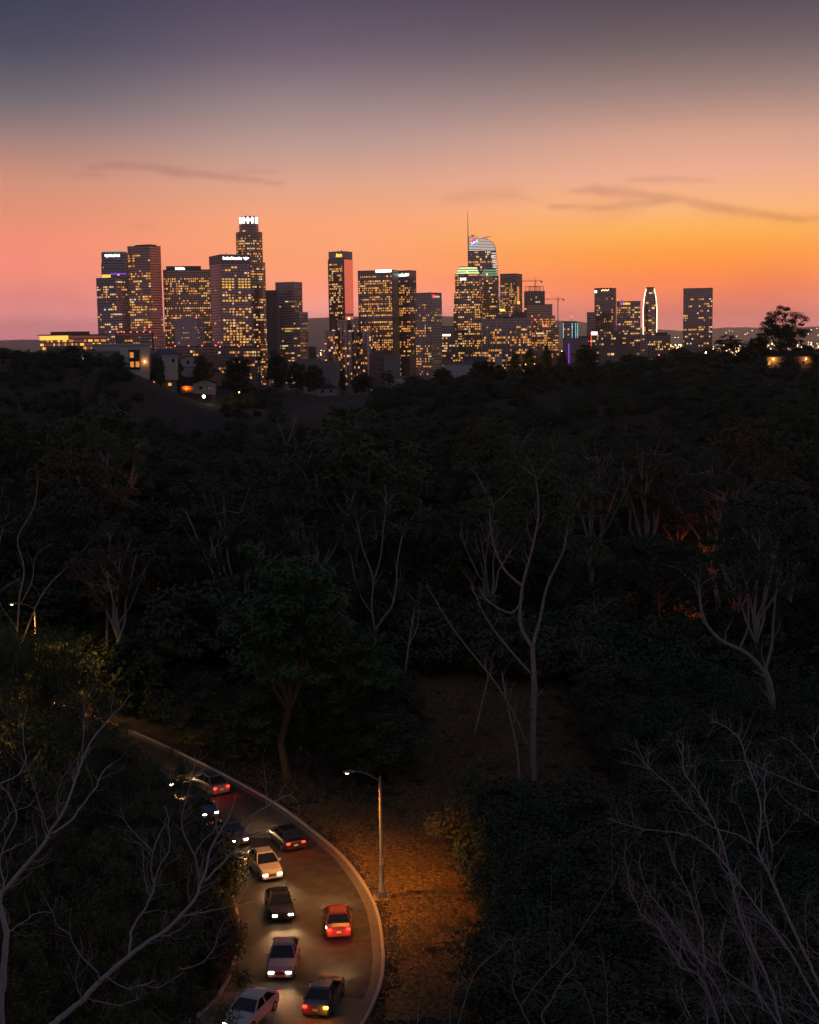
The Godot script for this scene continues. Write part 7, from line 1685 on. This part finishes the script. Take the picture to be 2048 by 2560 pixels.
		mi.multimesh = mm
		mi.material_override = M.leaf_dark if v == 0 else M.leaf_blue
		add_child(mi)
		tag(mi, "dark low scrub scattered over the far slopes" if v == 0 else "bluish low brush scattered over the far slopes", "scrub", "", "stuff")
	# hand-traced trees whose pale stems show
	forked_tree("eucalyptus_tree", "white-stemmed eucalyptus with a wide fork, in the middle of the wood", Vector3(-4.0, height(-4, -150), -150), [[0.26, 0.2, 0, -0.3, 0, 0.05, 2.5, 0, 0.1, 5.2, 0], [0.17, 0.07, 0.1, 5.2, 0, 1.0, 6.6, 0.2, 2.0, 8.0, 0.2, 2.5, 10.5, 0, 2.6, 12.5, 0.3, 3.3, 16.0, 0], [0.16, 0.05, 0.1, 5.1, 0, -0.2, 8.0, 0.1, 0.0, 11.0, 0.2, -1.0, 14.0, 0, -1.6, 17.0, 0.2], [0.10, 0.04, -0.1, 7.0, 0, -1.3, 9.0, 0.3, -2.0, 11.5, 0.2, -2.3, 13.5, 0], [0.10, 0.04, 0.05, 10.6, 0, 0.8, 13, 0.3, 1.2, 16, 0.2, 1.6, 19, 0]], [[3.4, 17, 0, 2.6, 420], [-1.6, 18, 0, 2.6, 420], [1.6, 20, 0, 2.4, 380], [-3, 15, -1, 2.2, 300], [0.4, 16.0, -2, 2.4, 320]], "leaf_dark")
	forked_tree("eucalyptus_tree", "two-armed pale stem left of the white-stemmed eucalyptus", Vector3(-12.0, height(-12, -165), -165), [[0.2, 0.16, 0.8, -0.3, 0, 0.4, 3.0, 0, -0.3, 6.0, 0], [0.13, 0.06, -0.3, 6.0, 0, -0.2, 9.5, 0.1, -0.9, 13.0, 0, -2.4, 17.0, 0.2], [0.12, 0.06, -0.3, 5.8, 0, 0.1, 9.5, 0.2, 0.1, 13.6, 0, 1.0, 14.4, 0]], [[-2.6, 18, 0, 2.2, 320], [0.8, 16, 0, 1.8, 240]], "leaf_olive")
	forked_tree("eucalyptus_tree", "tall red-barked eucalyptus with long bare limbs, right of centre", Vector3(11.0, height(11, -126), -126), [[0.36, 0.25, 0, -0.3, 0, -0.1, 4, 0, 0.0, 8.5, 0, -0.1, 12.5, 0.1], [0.22, 0.06, -0.1, 12.3, 0, -1.2, 14.5, 0.2, -1.0, 18.0, 0.3, -0.2, 21.0, 0.2, 0.5, 24.5, 0, 0.2, 28, 0], [0.2, 0.05, -0.1, 12.4, 0, 0.6, 15, 0, 1.2, 18, 0.4, 2.6, 21.0, 0.2, 3.2, 24, 0], [0.14, 0.05, -1.0, 18.0, 0.3, -2.6, 19.5, 0.2, -3.6, 22.0, 0, -3.9, 25, 0.1], [0.12, 0.05, -0.9, 17, 0.2, -2.0, 15.6, 0.4, -4.0, 16.6, 0.2, -5.0, 18.0, 0.1], [0.2, 0.06, -1.4, -0.2, 0.6, -1.6, 3.0, 0.5, -2.4, 7.0, 0.3, -2.9, 10.2, 0.2], [0.13, 0.05, -0.3, 10.0, 0.1, -2.0, 12.0, 0.4, -4.2, 15.0, 0.3, -5.6, 18.2, 0.2]], [[0.4, 29, 0, 3.0, 520], [3.4, 25.5, 0, 3.0, 520], [-3.6, 26.5, 0, 2.6, 420], [5.0, 21, 0, 2.8, 420], [5.6, 16.5, -1, 2.8, 420], [2.0, 30, -1, 2.6, 400], [4.4, 12.5, -1, 2.4, 300], [-1.5, 30.5, 0, 2.2, 300], [5.5, 27.5, -1, 2.4, 300]], "leaf_olive")
	forked_tree("eucalyptus_tree", "smooth grey bent trunk leaning left at the right edge", Vector3(31.8, height(31.8, -129), -129), [[0.46, 0.34, 0, -0.3, 0, 0.9, 2.0, 0, 1.5, 5.0, 0.1, 1.2, 7.6, 0, 0.7, 8.8, 0], [0.26, 0.12, 0.7, 8.7, 0, -0.9, 10.4, 0.1, -3.6, 11.9, 0.3, -5.0, 14.0, 0.1, -5.4, 17, 0], [0.2, 0.06, 0.8, 8.6, 0, 1.4, 11.0, 0, 1.5, 14.0, 0.2, 1.9, 18, 0.1], [0.13, 0.06, -1.6, 10.9, 0.2, -0.8, 13.0, 0.1, -0.9, 16.0, 0]], [[-5.4, 18, 0, 2.6, 420], [2.0, 19, 0, 2.8, 460], [-1, 18, 0, 2.4, 360], [3.4, 16, -1, 2.2, 300], [0.4, 21, -1, 2.4, 300]], "leaf_dark")
	forked_tree("eucalyptus_tree", "slim pale stem with a broken top, on the bare slope in the wood", Vector3(-0.6, height(-0.6, -140), -140), [[0.15, 0.08, 0, -0.3, 0, -0.2, 3.0, 0.0, 0.3, 7.0, 0.1, 1.0, 11.0, 0], [0.07, 0.03, 0.3, 7.0, 0.1, 1.2, 9.0, 0, 1.5, 11.0, 0]], [[1.2, 12, 0, 1.6, 200]], "leaf_dark")
	forked_tree("dead_tree", "bare forked dead stem leaning on the slope, right of centre", Vector3(6.0, height(6, -136), -136), [[0.14, 0.06, 0, -0.3, 0, 0.8, 3.0, 0, 1.4, 5.5, 0.1], [0.06, 0.03, 1.4, 5.4, 0.1, 1.2, 6.6, 0, 1.1, 7.4, 0], [0.06, 0.03, 1.4, 5.4, 0.1, 1.8, 6.4, 0, 1.7, 7.2, 0]], [], "")
	forked_tree("dead_tree", "long pale fallen limb leaning against the red-barked eucalyptus", Vector3(10.4, height(10.4, -127), -127), [[0.13, 0.05, 0.0, 3.0, 0, -1.2, 6.0, 0.2, -3.2, 9.4, 0.4, -6.4, 13.6, 0.5, -9.0, 18.0, 0.3]], [], "")
	forked_tree("dead_tree", "bare leaning pair of white stems at the left edge of the wood", Vector3(-46.0, height(-46, -160), -160), [[0.16, 0.05, 0, -0.3, 0, 1.0, 4.0, 0, 1.5, 8.0, 0.2, 2.2, 11.5, 0.1, 1.6, 15.0, 0, 3.6, 18.5, 0, 4.2, 22.0, 0], [0.15, 0.04, 0.4, -0.3, 0.4, 2.6, 5.5, 0.2, 4.4, 9.0, 0, 7.4, 12.0, 0.2, 10.0, 14.6, 0], [0.09, 0.03, 1.3, 7.0, 0, 3.0, 10, 0.2, 3.6, 13.0, 0, 5.6, 14.4, 0], [0.08, 0.03, 1.1, 4.5, 0, -0.6, 7.4, 0.3, -0.8, 9.0, 0, 1.8, 10.4, 0.2]], [], "")
	forked_tree("dead_tree", "bare branching dead tree at the far left edge behind the bush", Vector3(-52.0, height(-52, -165), -165), [[0.16, 0.05, 0, -0.3, 0, 0.2, 5, 0, -0.2, 10, 0.2, 0.8, 15, 0], [0.08, 0.03, 0.1, 7, 0, 1.6, 10, 0.1, 1.8, 14, 0], [0.08, 0.03, 0, 6, 0, -2.6, 9.6, 0.2, -4, 12, 0]], [], "")
	forked_tree("eucalyptus_tree", "slender pale-trunked tree on the shaded slope below the hillside houses", Vector3(-33.0, height(-33, -380), -380), [[0.28, 0.2, 0, -0.3, 0, 0.2, 5, 0, 0.4, 9, 0], [0.18, 0.07, 0.4, 9, 0, 1.6, 12, 0, 2.8, 16, 0], [0.16, 0.07, 0.4, 8.8, 0, -0.6, 12, 0, -1.8, 16, 0], [0.1, 0.04, 0.2, 7, 0, -2, 9.5, 0, -4, 12, 0]], [[2.8, 17, 0, 2.8, 260], [-1.8, 17, 0, 2.8, 260], [0.4, 19, 0, 2.6, 240], [-4, 13, 0, 2, 160]], "leaf_blue")
	forked_tree("eucalyptus_tree", "slim white trunk standing in the wood below the left flat-topped tree", Vector3(-35.0, height(-35, -160), -160), [[0.2, 0.08, 0, -0.3, 0, 0.3, 5, 0, 0.6, 10, 0.1, 1.0, 15, 0], [0.07, 0.03, 0.6, 10, 0.1, 1.8, 10.6, 0, 2.2, 11.6, 0]], [[1.0, 16.5, 0, 2.6, 380], [-0.8, 14.0, 0, 2, 240]], "leaf_dark")
	# foreground
	dead_plant("dead_tree", "leafless grey-limbed tree in the lower left foreground", LEFT_DEAD_TREE, "dead_wood", 14, 1.0)
	dead_plant("dead_shrub", "dense tangle of leafless grey branches filling the lower right foreground", RIGHT_DEAD_SHRUB, "dead_wood", 26)
	dead_plant("dead_shrub", "sparse leafless grey shrub at the bottom, right of the road", MIDDLE_DEAD_SHRUB, "dead_wood", 12)
	dead_plant("dry_stalk", "tall straight dry flower stalks beside the tangle of branches", STALK, "stalk", 0)

# ------------------------------------------------------------------ cars
func section(z: float, half: float, low: float, high: float, tuck := 0.06) -> Array:  # ring seen from the front of the car (-z)
	return [Vector3(-half + tuck, low, z), Vector3(-half, low + 0.16, z), Vector3(-half, high - 0.22, z), Vector3(-half + 0.10, high - 0.03, z), Vector3(-half * 0.5, high, z), Vector3(half * 0.5, high, z), Vector3(half - 0.10, high - 0.03, z), Vector3(half, high - 0.22, z), Vector3(half, low + 0.16, z), Vector3(half - tuck, low, z)]

func make_car(label: String, paint: String, tall: float, signal_on := false) -> Node3D:
	var n := thing("car", label, "car", Vector3.ZERO, 0.0, "cars on the curving road")
	var up := tall - 1.45
	var b := Shape.new()
	var hood := 0.92 + up * 0.45; var boot := 1.0 + up * 0.5
	b.loft([section(2.24, 0.74, 0.34, 0.80), section(2.16, 0.82, 0.24, boot - 0.06), section(1.7, 0.89, 0.20, boot), section(0.6, 0.91, 0.19, boot + 0.01), section(-0.7, 0.91, 0.19, hood + 0.06), section(-1.5, 0.89, 0.20, hood - 0.02), section(-2.0, 0.85, 0.22, hood - 0.08), section(-2.17, 0.80, 0.26, 0.80), section(-2.23, 0.74, 0.34, 0.74)])
	piece("body", b, M[paint], n)
	var roof := tall
	var cabin := Shape.new()
	var ring_at := func(z0: float, z1: float, w: float, y: float) -> Array: return [Vector3(-w, y, z0), Vector3(-w, y, z1), Vector3(w, y, z1), Vector3(w, y, z0)]
	# pillars and roof: a frame round the glass
	var base := boot - 0.02
	var lo := [Vector3(-0.82, base, 1.72), Vector3(0.82, base, 1.72), Vector3(0.84, base, -0.98), Vector3(-0.84, base, -0.98)]
	var hi := [Vector3(-0.62, roof - 0.10, 1.05), Vector3(0.62, roof - 0.10, 1.05), Vector3(0.64, roof - 0.10, -0.22), Vector3(-0.64, roof - 0.10, -0.22)]
	cabin.loft([hi, [Vector3(-0.56, roof, 0.90), Vector3(0.56, roof, 0.90), Vector3(0.57, roof, -0.08), Vector3(-0.57, roof, -0.08)]])
	for k in 4:
		cabin.tube([lo[k], hi[k]], [0.055, 0.05], 5)
	for sx in [-1.0, 1.0]:
		cabin.tube([Vector3(sx * 0.83, base, 0.35), Vector3(sx * 0.63, roof - 0.1, 0.38)], [0.05, 0.045], 5)
	piece("roof", cabin, M[paint], n)
	var glass_at := func(a: Vector3, c: Vector3, d: Vector3, e: Vector3, called: String) -> void:
		var g := Shape.new()
		var k := (c - a).cross(d - a).normalized() * 0.02
		g.quad(a, c, d, e)
		g.quad(a - k, e - k, d - k, c - k)
		piece(called, g, M.car_glass, n)
	glass_at.call(lo[3].lerp(lo[2], 1.0), lo[3], hi[3], hi[2], "windscreen")
	glass_at.call(lo[0], lo[1], hi[1], hi[0], "rear_window")
	glass_at.call(lo[1], lo[2], hi[2], hi[1], "side_window")
	glass_at.call(lo[3], lo[0], hi[0], hi[3], "side_window")
	for sx in [-1.0, 1.0]:
		for z in [-1.36, 1.38]:
			var w := Node3D.new()
			w.name = "wheel"
			n.add_child(w, true)
			w.position = Vector3(sx * 0.82, 0.325, z)
			var turn := Transform3D(Basis(Vector3(0, 0, 1), -sx * PI / 2), Vector3.ZERO)
			var s := Shape.new()
			s.lathe([Vector2(0, -0.10), Vector2(0.30, -0.10), Vector2(0.325, -0.07), Vector2(0.325, 0.07), Vector2(0.30, 0.10), Vector2(0.21, 0.10)], 18, turn)
			piece("tyre", s, M.tyre, w)
			s = Shape.new()
			s.lathe([Vector2(0.21, 0.095), Vector2(0.19, 0.07), Vector2(0.05, 0.09), Vector2(0, 0.10)], 12, turn)
			piece("rim", s, M.rim, w)
		var hl := Shape.new()
		hl.loft([[Vector3(sx * 0.55 - 0.17, 0.56, -2.16), Vector3(sx * 0.55 - 0.17, 0.67, -2.16), Vector3(sx * 0.55 + 0.17, 0.67, -2.16), Vector3(sx * 0.55 + 0.17, 0.56, -2.16)], [Vector3(sx * 0.55 - 0.15, 0.57, -2.26), Vector3(sx * 0.55 - 0.15, 0.66, -2.245), Vector3(sx * 0.55 + 0.15, 0.66, -2.245), Vector3(sx * 0.55 + 0.15, 0.57, -2.26)]])
		var lens := piece("headlight", hl, M.headlight, n)
		var l := SpotLight3D.new()
		l.name = "headlight_light"
		l.position = Vector3(sx * 0.55, 0.62, -2.31)
		l.rotation_degrees = Vector3(-5.0, 0, 0)
		l.spot_angle = 34.0
		l.spot_angle_attenuation = 0.8
		l.spot_range = 80.0
		l.spot_attenuation = 2.0
		l.light_color = Color(1.0, 0.80, 0.55)
		l.light_energy = 15.0
		l.light_size = 0.07
		l.shadow_enabled = true
		lens.add_child(l)
		var tl := Shape.new()
		tl.bx(sx * 0.64, 0.80, 2.225, 0.26, 0.13, 0.09)
		var tail := piece("tail_light", tl, M.signal_light if signal_on and sx > 0.0 else M.tail_light, n)
		var r := OmniLight3D.new()
		r.name = "tail_light_light"
		r.position = Vector3(sx * 0.64, 0.78, 2.42)
		r.light_color = Color(1.0, 0.18, 0.05) if not (signal_on and sx > 0.0) else Color(1.0, 0.6, 0.1)
		r.light_energy = 0.45
		r.light_size = 0.1
		r.omni_range = 30.0
		r.omni_attenuation = 2.0
		r.shadow_enabled = true
		tail.add_child(r)
		var mr := Shape.new()
		mr.bx(sx * 0.99, 1.02 + up * 0.5, -0.62, 0.16, 0.12, 0.10)
		piece("mirror", mr, M[paint], n)
		var dh := Shape.new()
		for z in [-0.15, 0.85]: dh.bx(sx * 0.92, 0.84 + up * 0.4, z, 0.03, 0.03, 0.16)
		piece("door_handle", dh, M.rim, n)
	slab("grille", "trim_dark", n, Vector3(0, 0.56, -2.225), Vector3(0.62, 0.12, 0.06))
	slab("number_plate", "plate", n, Vector3(0, 0.62, 2.245), Vector3(0.32, 0.14, 0.02))
	return n

func put_car(n: Node3D, z: float, off: float, away: bool) -> void:
	var i := 0
	while kerb_path[i].z > z and i < kerb_path.size() - 2: i += 1
	var dir := (kerb_path[i + 1] - kerb_path[maxi(i - 1, 0)]).normalized()
	if not away: dir = -dir
	n.position = on_road(i, off, 0.003)
	n.rotation.y = atan2(-dir.x, -dir.z)

func make_traffic() -> void:
	var q := [["white car at the front of the oncoming line, lowest on the bend", "paint_white", 1.46, -78.0, 6.5, false], ["silver car second in the oncoming line on the bend", "paint_silver", 1.62, -87.0, 6.3, false], ["dark car third in the oncoming line, at the middle of the bend", "paint_black", 1.46, -97.5, 6.6, false], ["white car fourth in the oncoming line, level with the street lamp", "paint_white", 1.66, -106.0, 6.3, false], ["grey car fifth in the oncoming line, partly behind the needle trees", "paint_grey", 1.46, -114.0, 6.5, false], ["blue car sixth in the oncoming line, far up the bend", "paint_blue", 1.5, -121.5, 6.4, false], ["silver car seventh in the oncoming line, glimpsed through leaves", "paint_silver", 1.46, -129.0, 6.5, false], ["dark car last in the oncoming line, where the road leaves the wood", "paint_black", 1.6, -137.5, 6.4, false],
		["car with red tail lights and an amber turn signal, lowest in the outgoing lane", "paint_grey", 1.46, -82.0, 2.9, true], ["red car with tail lights lit, in the outgoing lane below the street lamp", "paint_red", 1.5, -93.5, 2.8, true], ["dark car with tail lights lit, upper part of the outgoing lane", "paint_black", 1.46, -111.0, 2.9, true], ["farthest outgoing car, its tail lights red between the trunks", "paint_grey", 1.6, -126.0, 2.9, true]]
	for c in q:
		var n := make_car(c[0], c[1], c[2], "amber" in c[0])
		put_car(n, c[3], c[4], c[5])

# ------------------------------------------------------------------ street furniture and small things
func make_furniture() -> void:
	var n := street_lamp("street lamp with a small sign on its pole at the outside of the bend", Vector3(-2.4, 0.0, -99.1), 0.0, 9.0, Color(1.0, 0.60, 0.18), 125.0)
	slab("sign_pad", "concrete", n, Vector3(0, -0.06, 0), Vector3(1.3, 0.2, 1.3))
	var plate := slab("sign_plate", "sign_plate", n, Vector3(0.0, 2.75, 0.17), Vector3(0.30, 0.46, 0.02))
	var rg := Shape.new()
	var path := []; var rad := []
	for k in 17:
		var a := TAU * k / 16.0
		path.append(Vector3(cos(a) * 0.10, 2.83 + sin(a) * 0.10, 0.186)); rad.append(0.012)
	rg.tube(path, rad, 4, false)
	rg.tube([Vector3(-0.07, 2.90, 0.186), Vector3(0.07, 2.76, 0.186)], [0.012, 0.012], 4)
	piece("sign_ring", rg, M.sign_ink_red, plate)
	lettering("P", 0.15, "sign_ink", plate, Vector3(0, 2.83, 0.182), 0, 0, "sign_letter")
	lettering("ANY TIME", 0.05, "sign_ink", plate, Vector3(0, 2.62, 0.182), 0, 0.22, "sign_letter")
	for o in plate.get_children():
		if o is MeshInstance3D and o.mesh is TextMesh: o.mesh.depth = 0.006
	street_lamp("street lamp with a brightly lit pole at the left edge, among feathery leaves", Vector3(-40.3, 2.7, -150.5), 0.2, 9.6, Color(1.0, 0.70, 0.28), 220.0)
	street_lamp("street lamp just beyond the left edge that lights the feathery trees", Vector3(-45.0, height(-45, -116), -116), PI, 13.0, Color(1.0, 0.74, 0.36), 700.0)
	street_lamp("orange street lamp burning on the hillside between the houses", Vector3(-83.6, height(-83.6, -610), -610), 0.4, maxf(6.0, 29.7 - height(-83.6, -610)), Color(1.0, 0.45, 0.12), 260.0, "lamp_orange", 1.2)
	bollard_light("bright white-yellow lamp low on the dark slope under the houses", Vector3(-79.9, height(-79.9, -560), -560), maxf(2.5, 12.4 - height(-79.9, -560)), Color(1.0, 0.82, 0.5), 90.0, "lamp_white", 0.55)
	bollard_light("white lamp on the crest of the left hill, left of the modern apartment house", Vector3(-123.5, height(-123.5, -545), -545), 34.6 - height(-123.5, -545), Color(1.0, 0.9, 0.7), 60.0, "lamp_white", 0.45)
	bollard_light("small lamp high on the dark slope left of the slender pale-trunked tree", Vector3(-66.0, height(-66, -560), -560), 6.0, Color(1, 0.7, 0.3), 10.0, "lamp_warm", 0.22)
	bollard_light("orange lamp glowing through the wood, right of centre", Vector3(36.0, height(36, -225), -225), 6.0, Color(1.0, 0.34, 0.06), 60.0, "lamp_orange", 0.3)
	bollard_light("second orange lamp in the wood, behind the trunks at the right", Vector3(47.0, height(47, -220), -220), 5.0, Color(1.0, 0.32, 0.06), 40.0, "lamp_orange", 0.24)
	bollard_light("low orange lamp on the ground behind the dead branching tree, right", Vector3(25.5, height(25.5, -178), -178), 3.0, Color(1.0, 0.36, 0.08), 24.0, "lamp_orange", 0.2)
	bollard_light("low orange lamp right of the bent grey trunk's foot", Vector3(36.5, height(36.5, -182), -182), 3.0, Color(1.0, 0.36, 0.08), 20.0, "lamp_orange", 0.2)
	bollard_light("small red-orange lamp beside the white-stemmed eucalyptus", Vector3(-9.2, height(-9.2, -185), -185), 4.2, Color(1.0, 0.30, 0.06), 4.0, "lamp_orange", 0.26)
	bollard_light("greenish-white lamp half hidden right of the white-stemmed eucalyptus", Vector3(-0.2, height(-0.2, -185), -185), 4.0, Color(1.0, 0.95, 0.5), 3.0, "lamp_white", 0.2)
	bollard_light("orange lamp in the brush above the road, left of the green eucalyptus", Vector3(-35.5, height(-35.5, -196), -196), 3.4, Color(1.0, 0.36, 0.06), 40.0, "lamp_orange", 0.2)
	bollard_light("yellow lamp and green signal in a gap of the wood, left", Vector3(-72.0, height(-72, -372), -372), 8.0, Color(1.0, 0.75, 0.3), 6.0, "lamp_warm", 0.2)
	var k := 0
	for q in [[30.5, 29.5, -545, "lamp_orange", "left orange lamp in the broad ridge tree"], [33.8, 30.0, -545, "lamp_orange", "right orange lamp in the broad ridge tree"], [44.6, 30.2, -540, "lamp_orange", "orange lamp under the upright ridge conifer"], [48.0, 30.3, -540, "lamp_orange", "small orange lamp right of the upright ridge conifer"], [58.2, 27.6, -535, "lamp_orange", "orange lamp under the tall ridge conifers"], [61.0, 28.2, -535, "lamp_white", "white lamp under the tall ridge conifers"], [112.5, 33.6, -540, "lamp_white", "white lamp in the trees below the lone tower"], [94.8, 33.0, -540, "beacon_light", "red light in the trees below the bullet tower"], [131.0, 33.4, -515, "lamp_warm", "warm lamp low in the great open-crowned eucalyptus"], [136.5, 42.0, -515, "lamp_orange", "orange lamp high in the great open-crowned eucalyptus"], [145.0, 26.2, -500, "lamp_warm", "warm lamp at the right edge below the eucalyptus"]]:
		var g := height(q[0], q[2])
		bollard_light(q[4], Vector3(q[0], g, q[2]), maxf(1.5, q[1] - g), Color(1, 0.6, 0.25), 6.0, q[3], 0.24)
		k += 1
	# wire fence on the slope
	n = thing("wire_fence", "dark wire fence with posts running down the slope", "fence", Vector3(2.6, 0, -119), 0)
	var tops := []
	for i in 6:
		var p := Vector3(2.6, 0, -119).lerp(Vector3(9.2, 0, -111.5), i / 5.0)
		p.y = height(p.x, p.z)
		var s := Shape.new()
		s.lathe([Vector2(0.06, -0.4), Vector2(0.06, 1.9), Vector2(0, 1.95)], 6, Transform3D(Basis(), p - n.position))
		piece("post", s, M.post_wood, n)
		tops.append(p - n.position)
	for w in 4:
		var s := Shape.new()
		var pts := []; var rd := []
		for p in tops:
			pts.append(p + Vector3(0, 0.4 + 0.47 * w, 0)); rd.append(0.008)
		s.tube(pts, rd, 4, false)
		piece("wire", s, M.wire, n)
	# fallen leaves and dry grass on the lit bank
	var leaf := Shape.new()
	leaf.quad(Vector3(-0.03, 0, 0.08), Vector3(0.03, 0.012, 0.06), Vector3(0.035, 0.02, -0.07), Vector3(-0.025, 0.006, -0.08))
	var mm := MultiMesh.new()
	mm.transform_format = MultiMesh.TRANSFORM_3D
	mm.mesh = commit([[leaf, M.dry_leaf]])
	var list := []
	for i in 42000:
		var j := rng.randi() % (kerb_path.size() - 1)
		if kerb_path[j].z > -78.0 or kerb_path[j].z < -132.0: continue
		var off := -0.3 - pow(rng.randf(), 1.3) * 15.0
		var p := on_road(j, off, 0)
		p += Vector3(rng.randf_range(-0.5, 0.5), 0, rng.randf_range(-0.5, 0.5))
		if road_near(p.x, p.z).x > -0.3: continue
		p.y = height(p.x, p.z) + rng.randf_range(0.045, 0.09)
		list.append(Transform3D(Basis(Vector3.UP, rng.randf() * TAU) * Basis(Vector3.RIGHT, rng.randf_range(-0.6, 0.6)) * Basis().scaled(Vector3.ONE * rng.randf_range(0.5, 1.3)), p))
	mm.instance_count = list.size()
	for i in list.size(): mm.set_instance_transform(i, list[i])
	var mi := MultiMeshInstance3D.new()
	mi.name = "leaf_litter"
	mi.multimesh = mm
	add_child(mi)
	tag(mi, "golden-brown fallen leaves covering the lamp-lit bank", "leaf litter", "", "stuff")
	var blade := Shape.new()
	for b in 7:
		var a := TAU * b / 7.0
		var o := Vector3(cos(a), 0, sin(a)) * 0.05
		var s := Vector3(-sin(a), 0, cos(a)) * 0.012
		blade.quad(o - s, o + s, o * 3.6 + s * 0.3 + Vector3(0, 0.28, 0), o * 3.6 - s * 0.3 + Vector3(0, 0.28, 0))
	mm = MultiMesh.new()
	mm.transform_format = MultiMesh.TRANSFORM_3D
	mm.mesh = commit([[blade, M.dry_grass]])
	list = []
	for i in 16000:
		var x := rng.randf_range(-12.0, 34.0); var d := rng.randf_range(86.0, 165.0)
		if road_near(x, -d).x > -0.4 and d < 150.0: continue
		if noise.get_noise_2d(x * 14.0, d * 14.0) < -0.1: continue
		list.append(Transform3D(Basis(Vector3.UP, rng.randf() * TAU).scaled(Vector3.ONE * rng.randf_range(0.7, 1.9)), Vector3(x, height(x, -d) - 0.02, -d)))
	mm.instance_count = list.size()
	for i in list.size(): mm.set_instance_transform(i, list[i])
	mi = MultiMeshInstance3D.new()
	mi.name = "dry_grass"
	mi.multimesh = mm
	add_child(mi)
	tag(mi, "sparse dry grass tufts on the bank and the open slope", "grass", "", "stuff")

func _ready() -> void:
	rng.seed = 20240
	noise.seed = 7
	noise.frequency = 0.012
	make_view()
	make_materials()
	make_ground()
	make_towers()
	make_low_city()
	make_houses()
	make_forest()
	make_furniture()
	make_traffic()
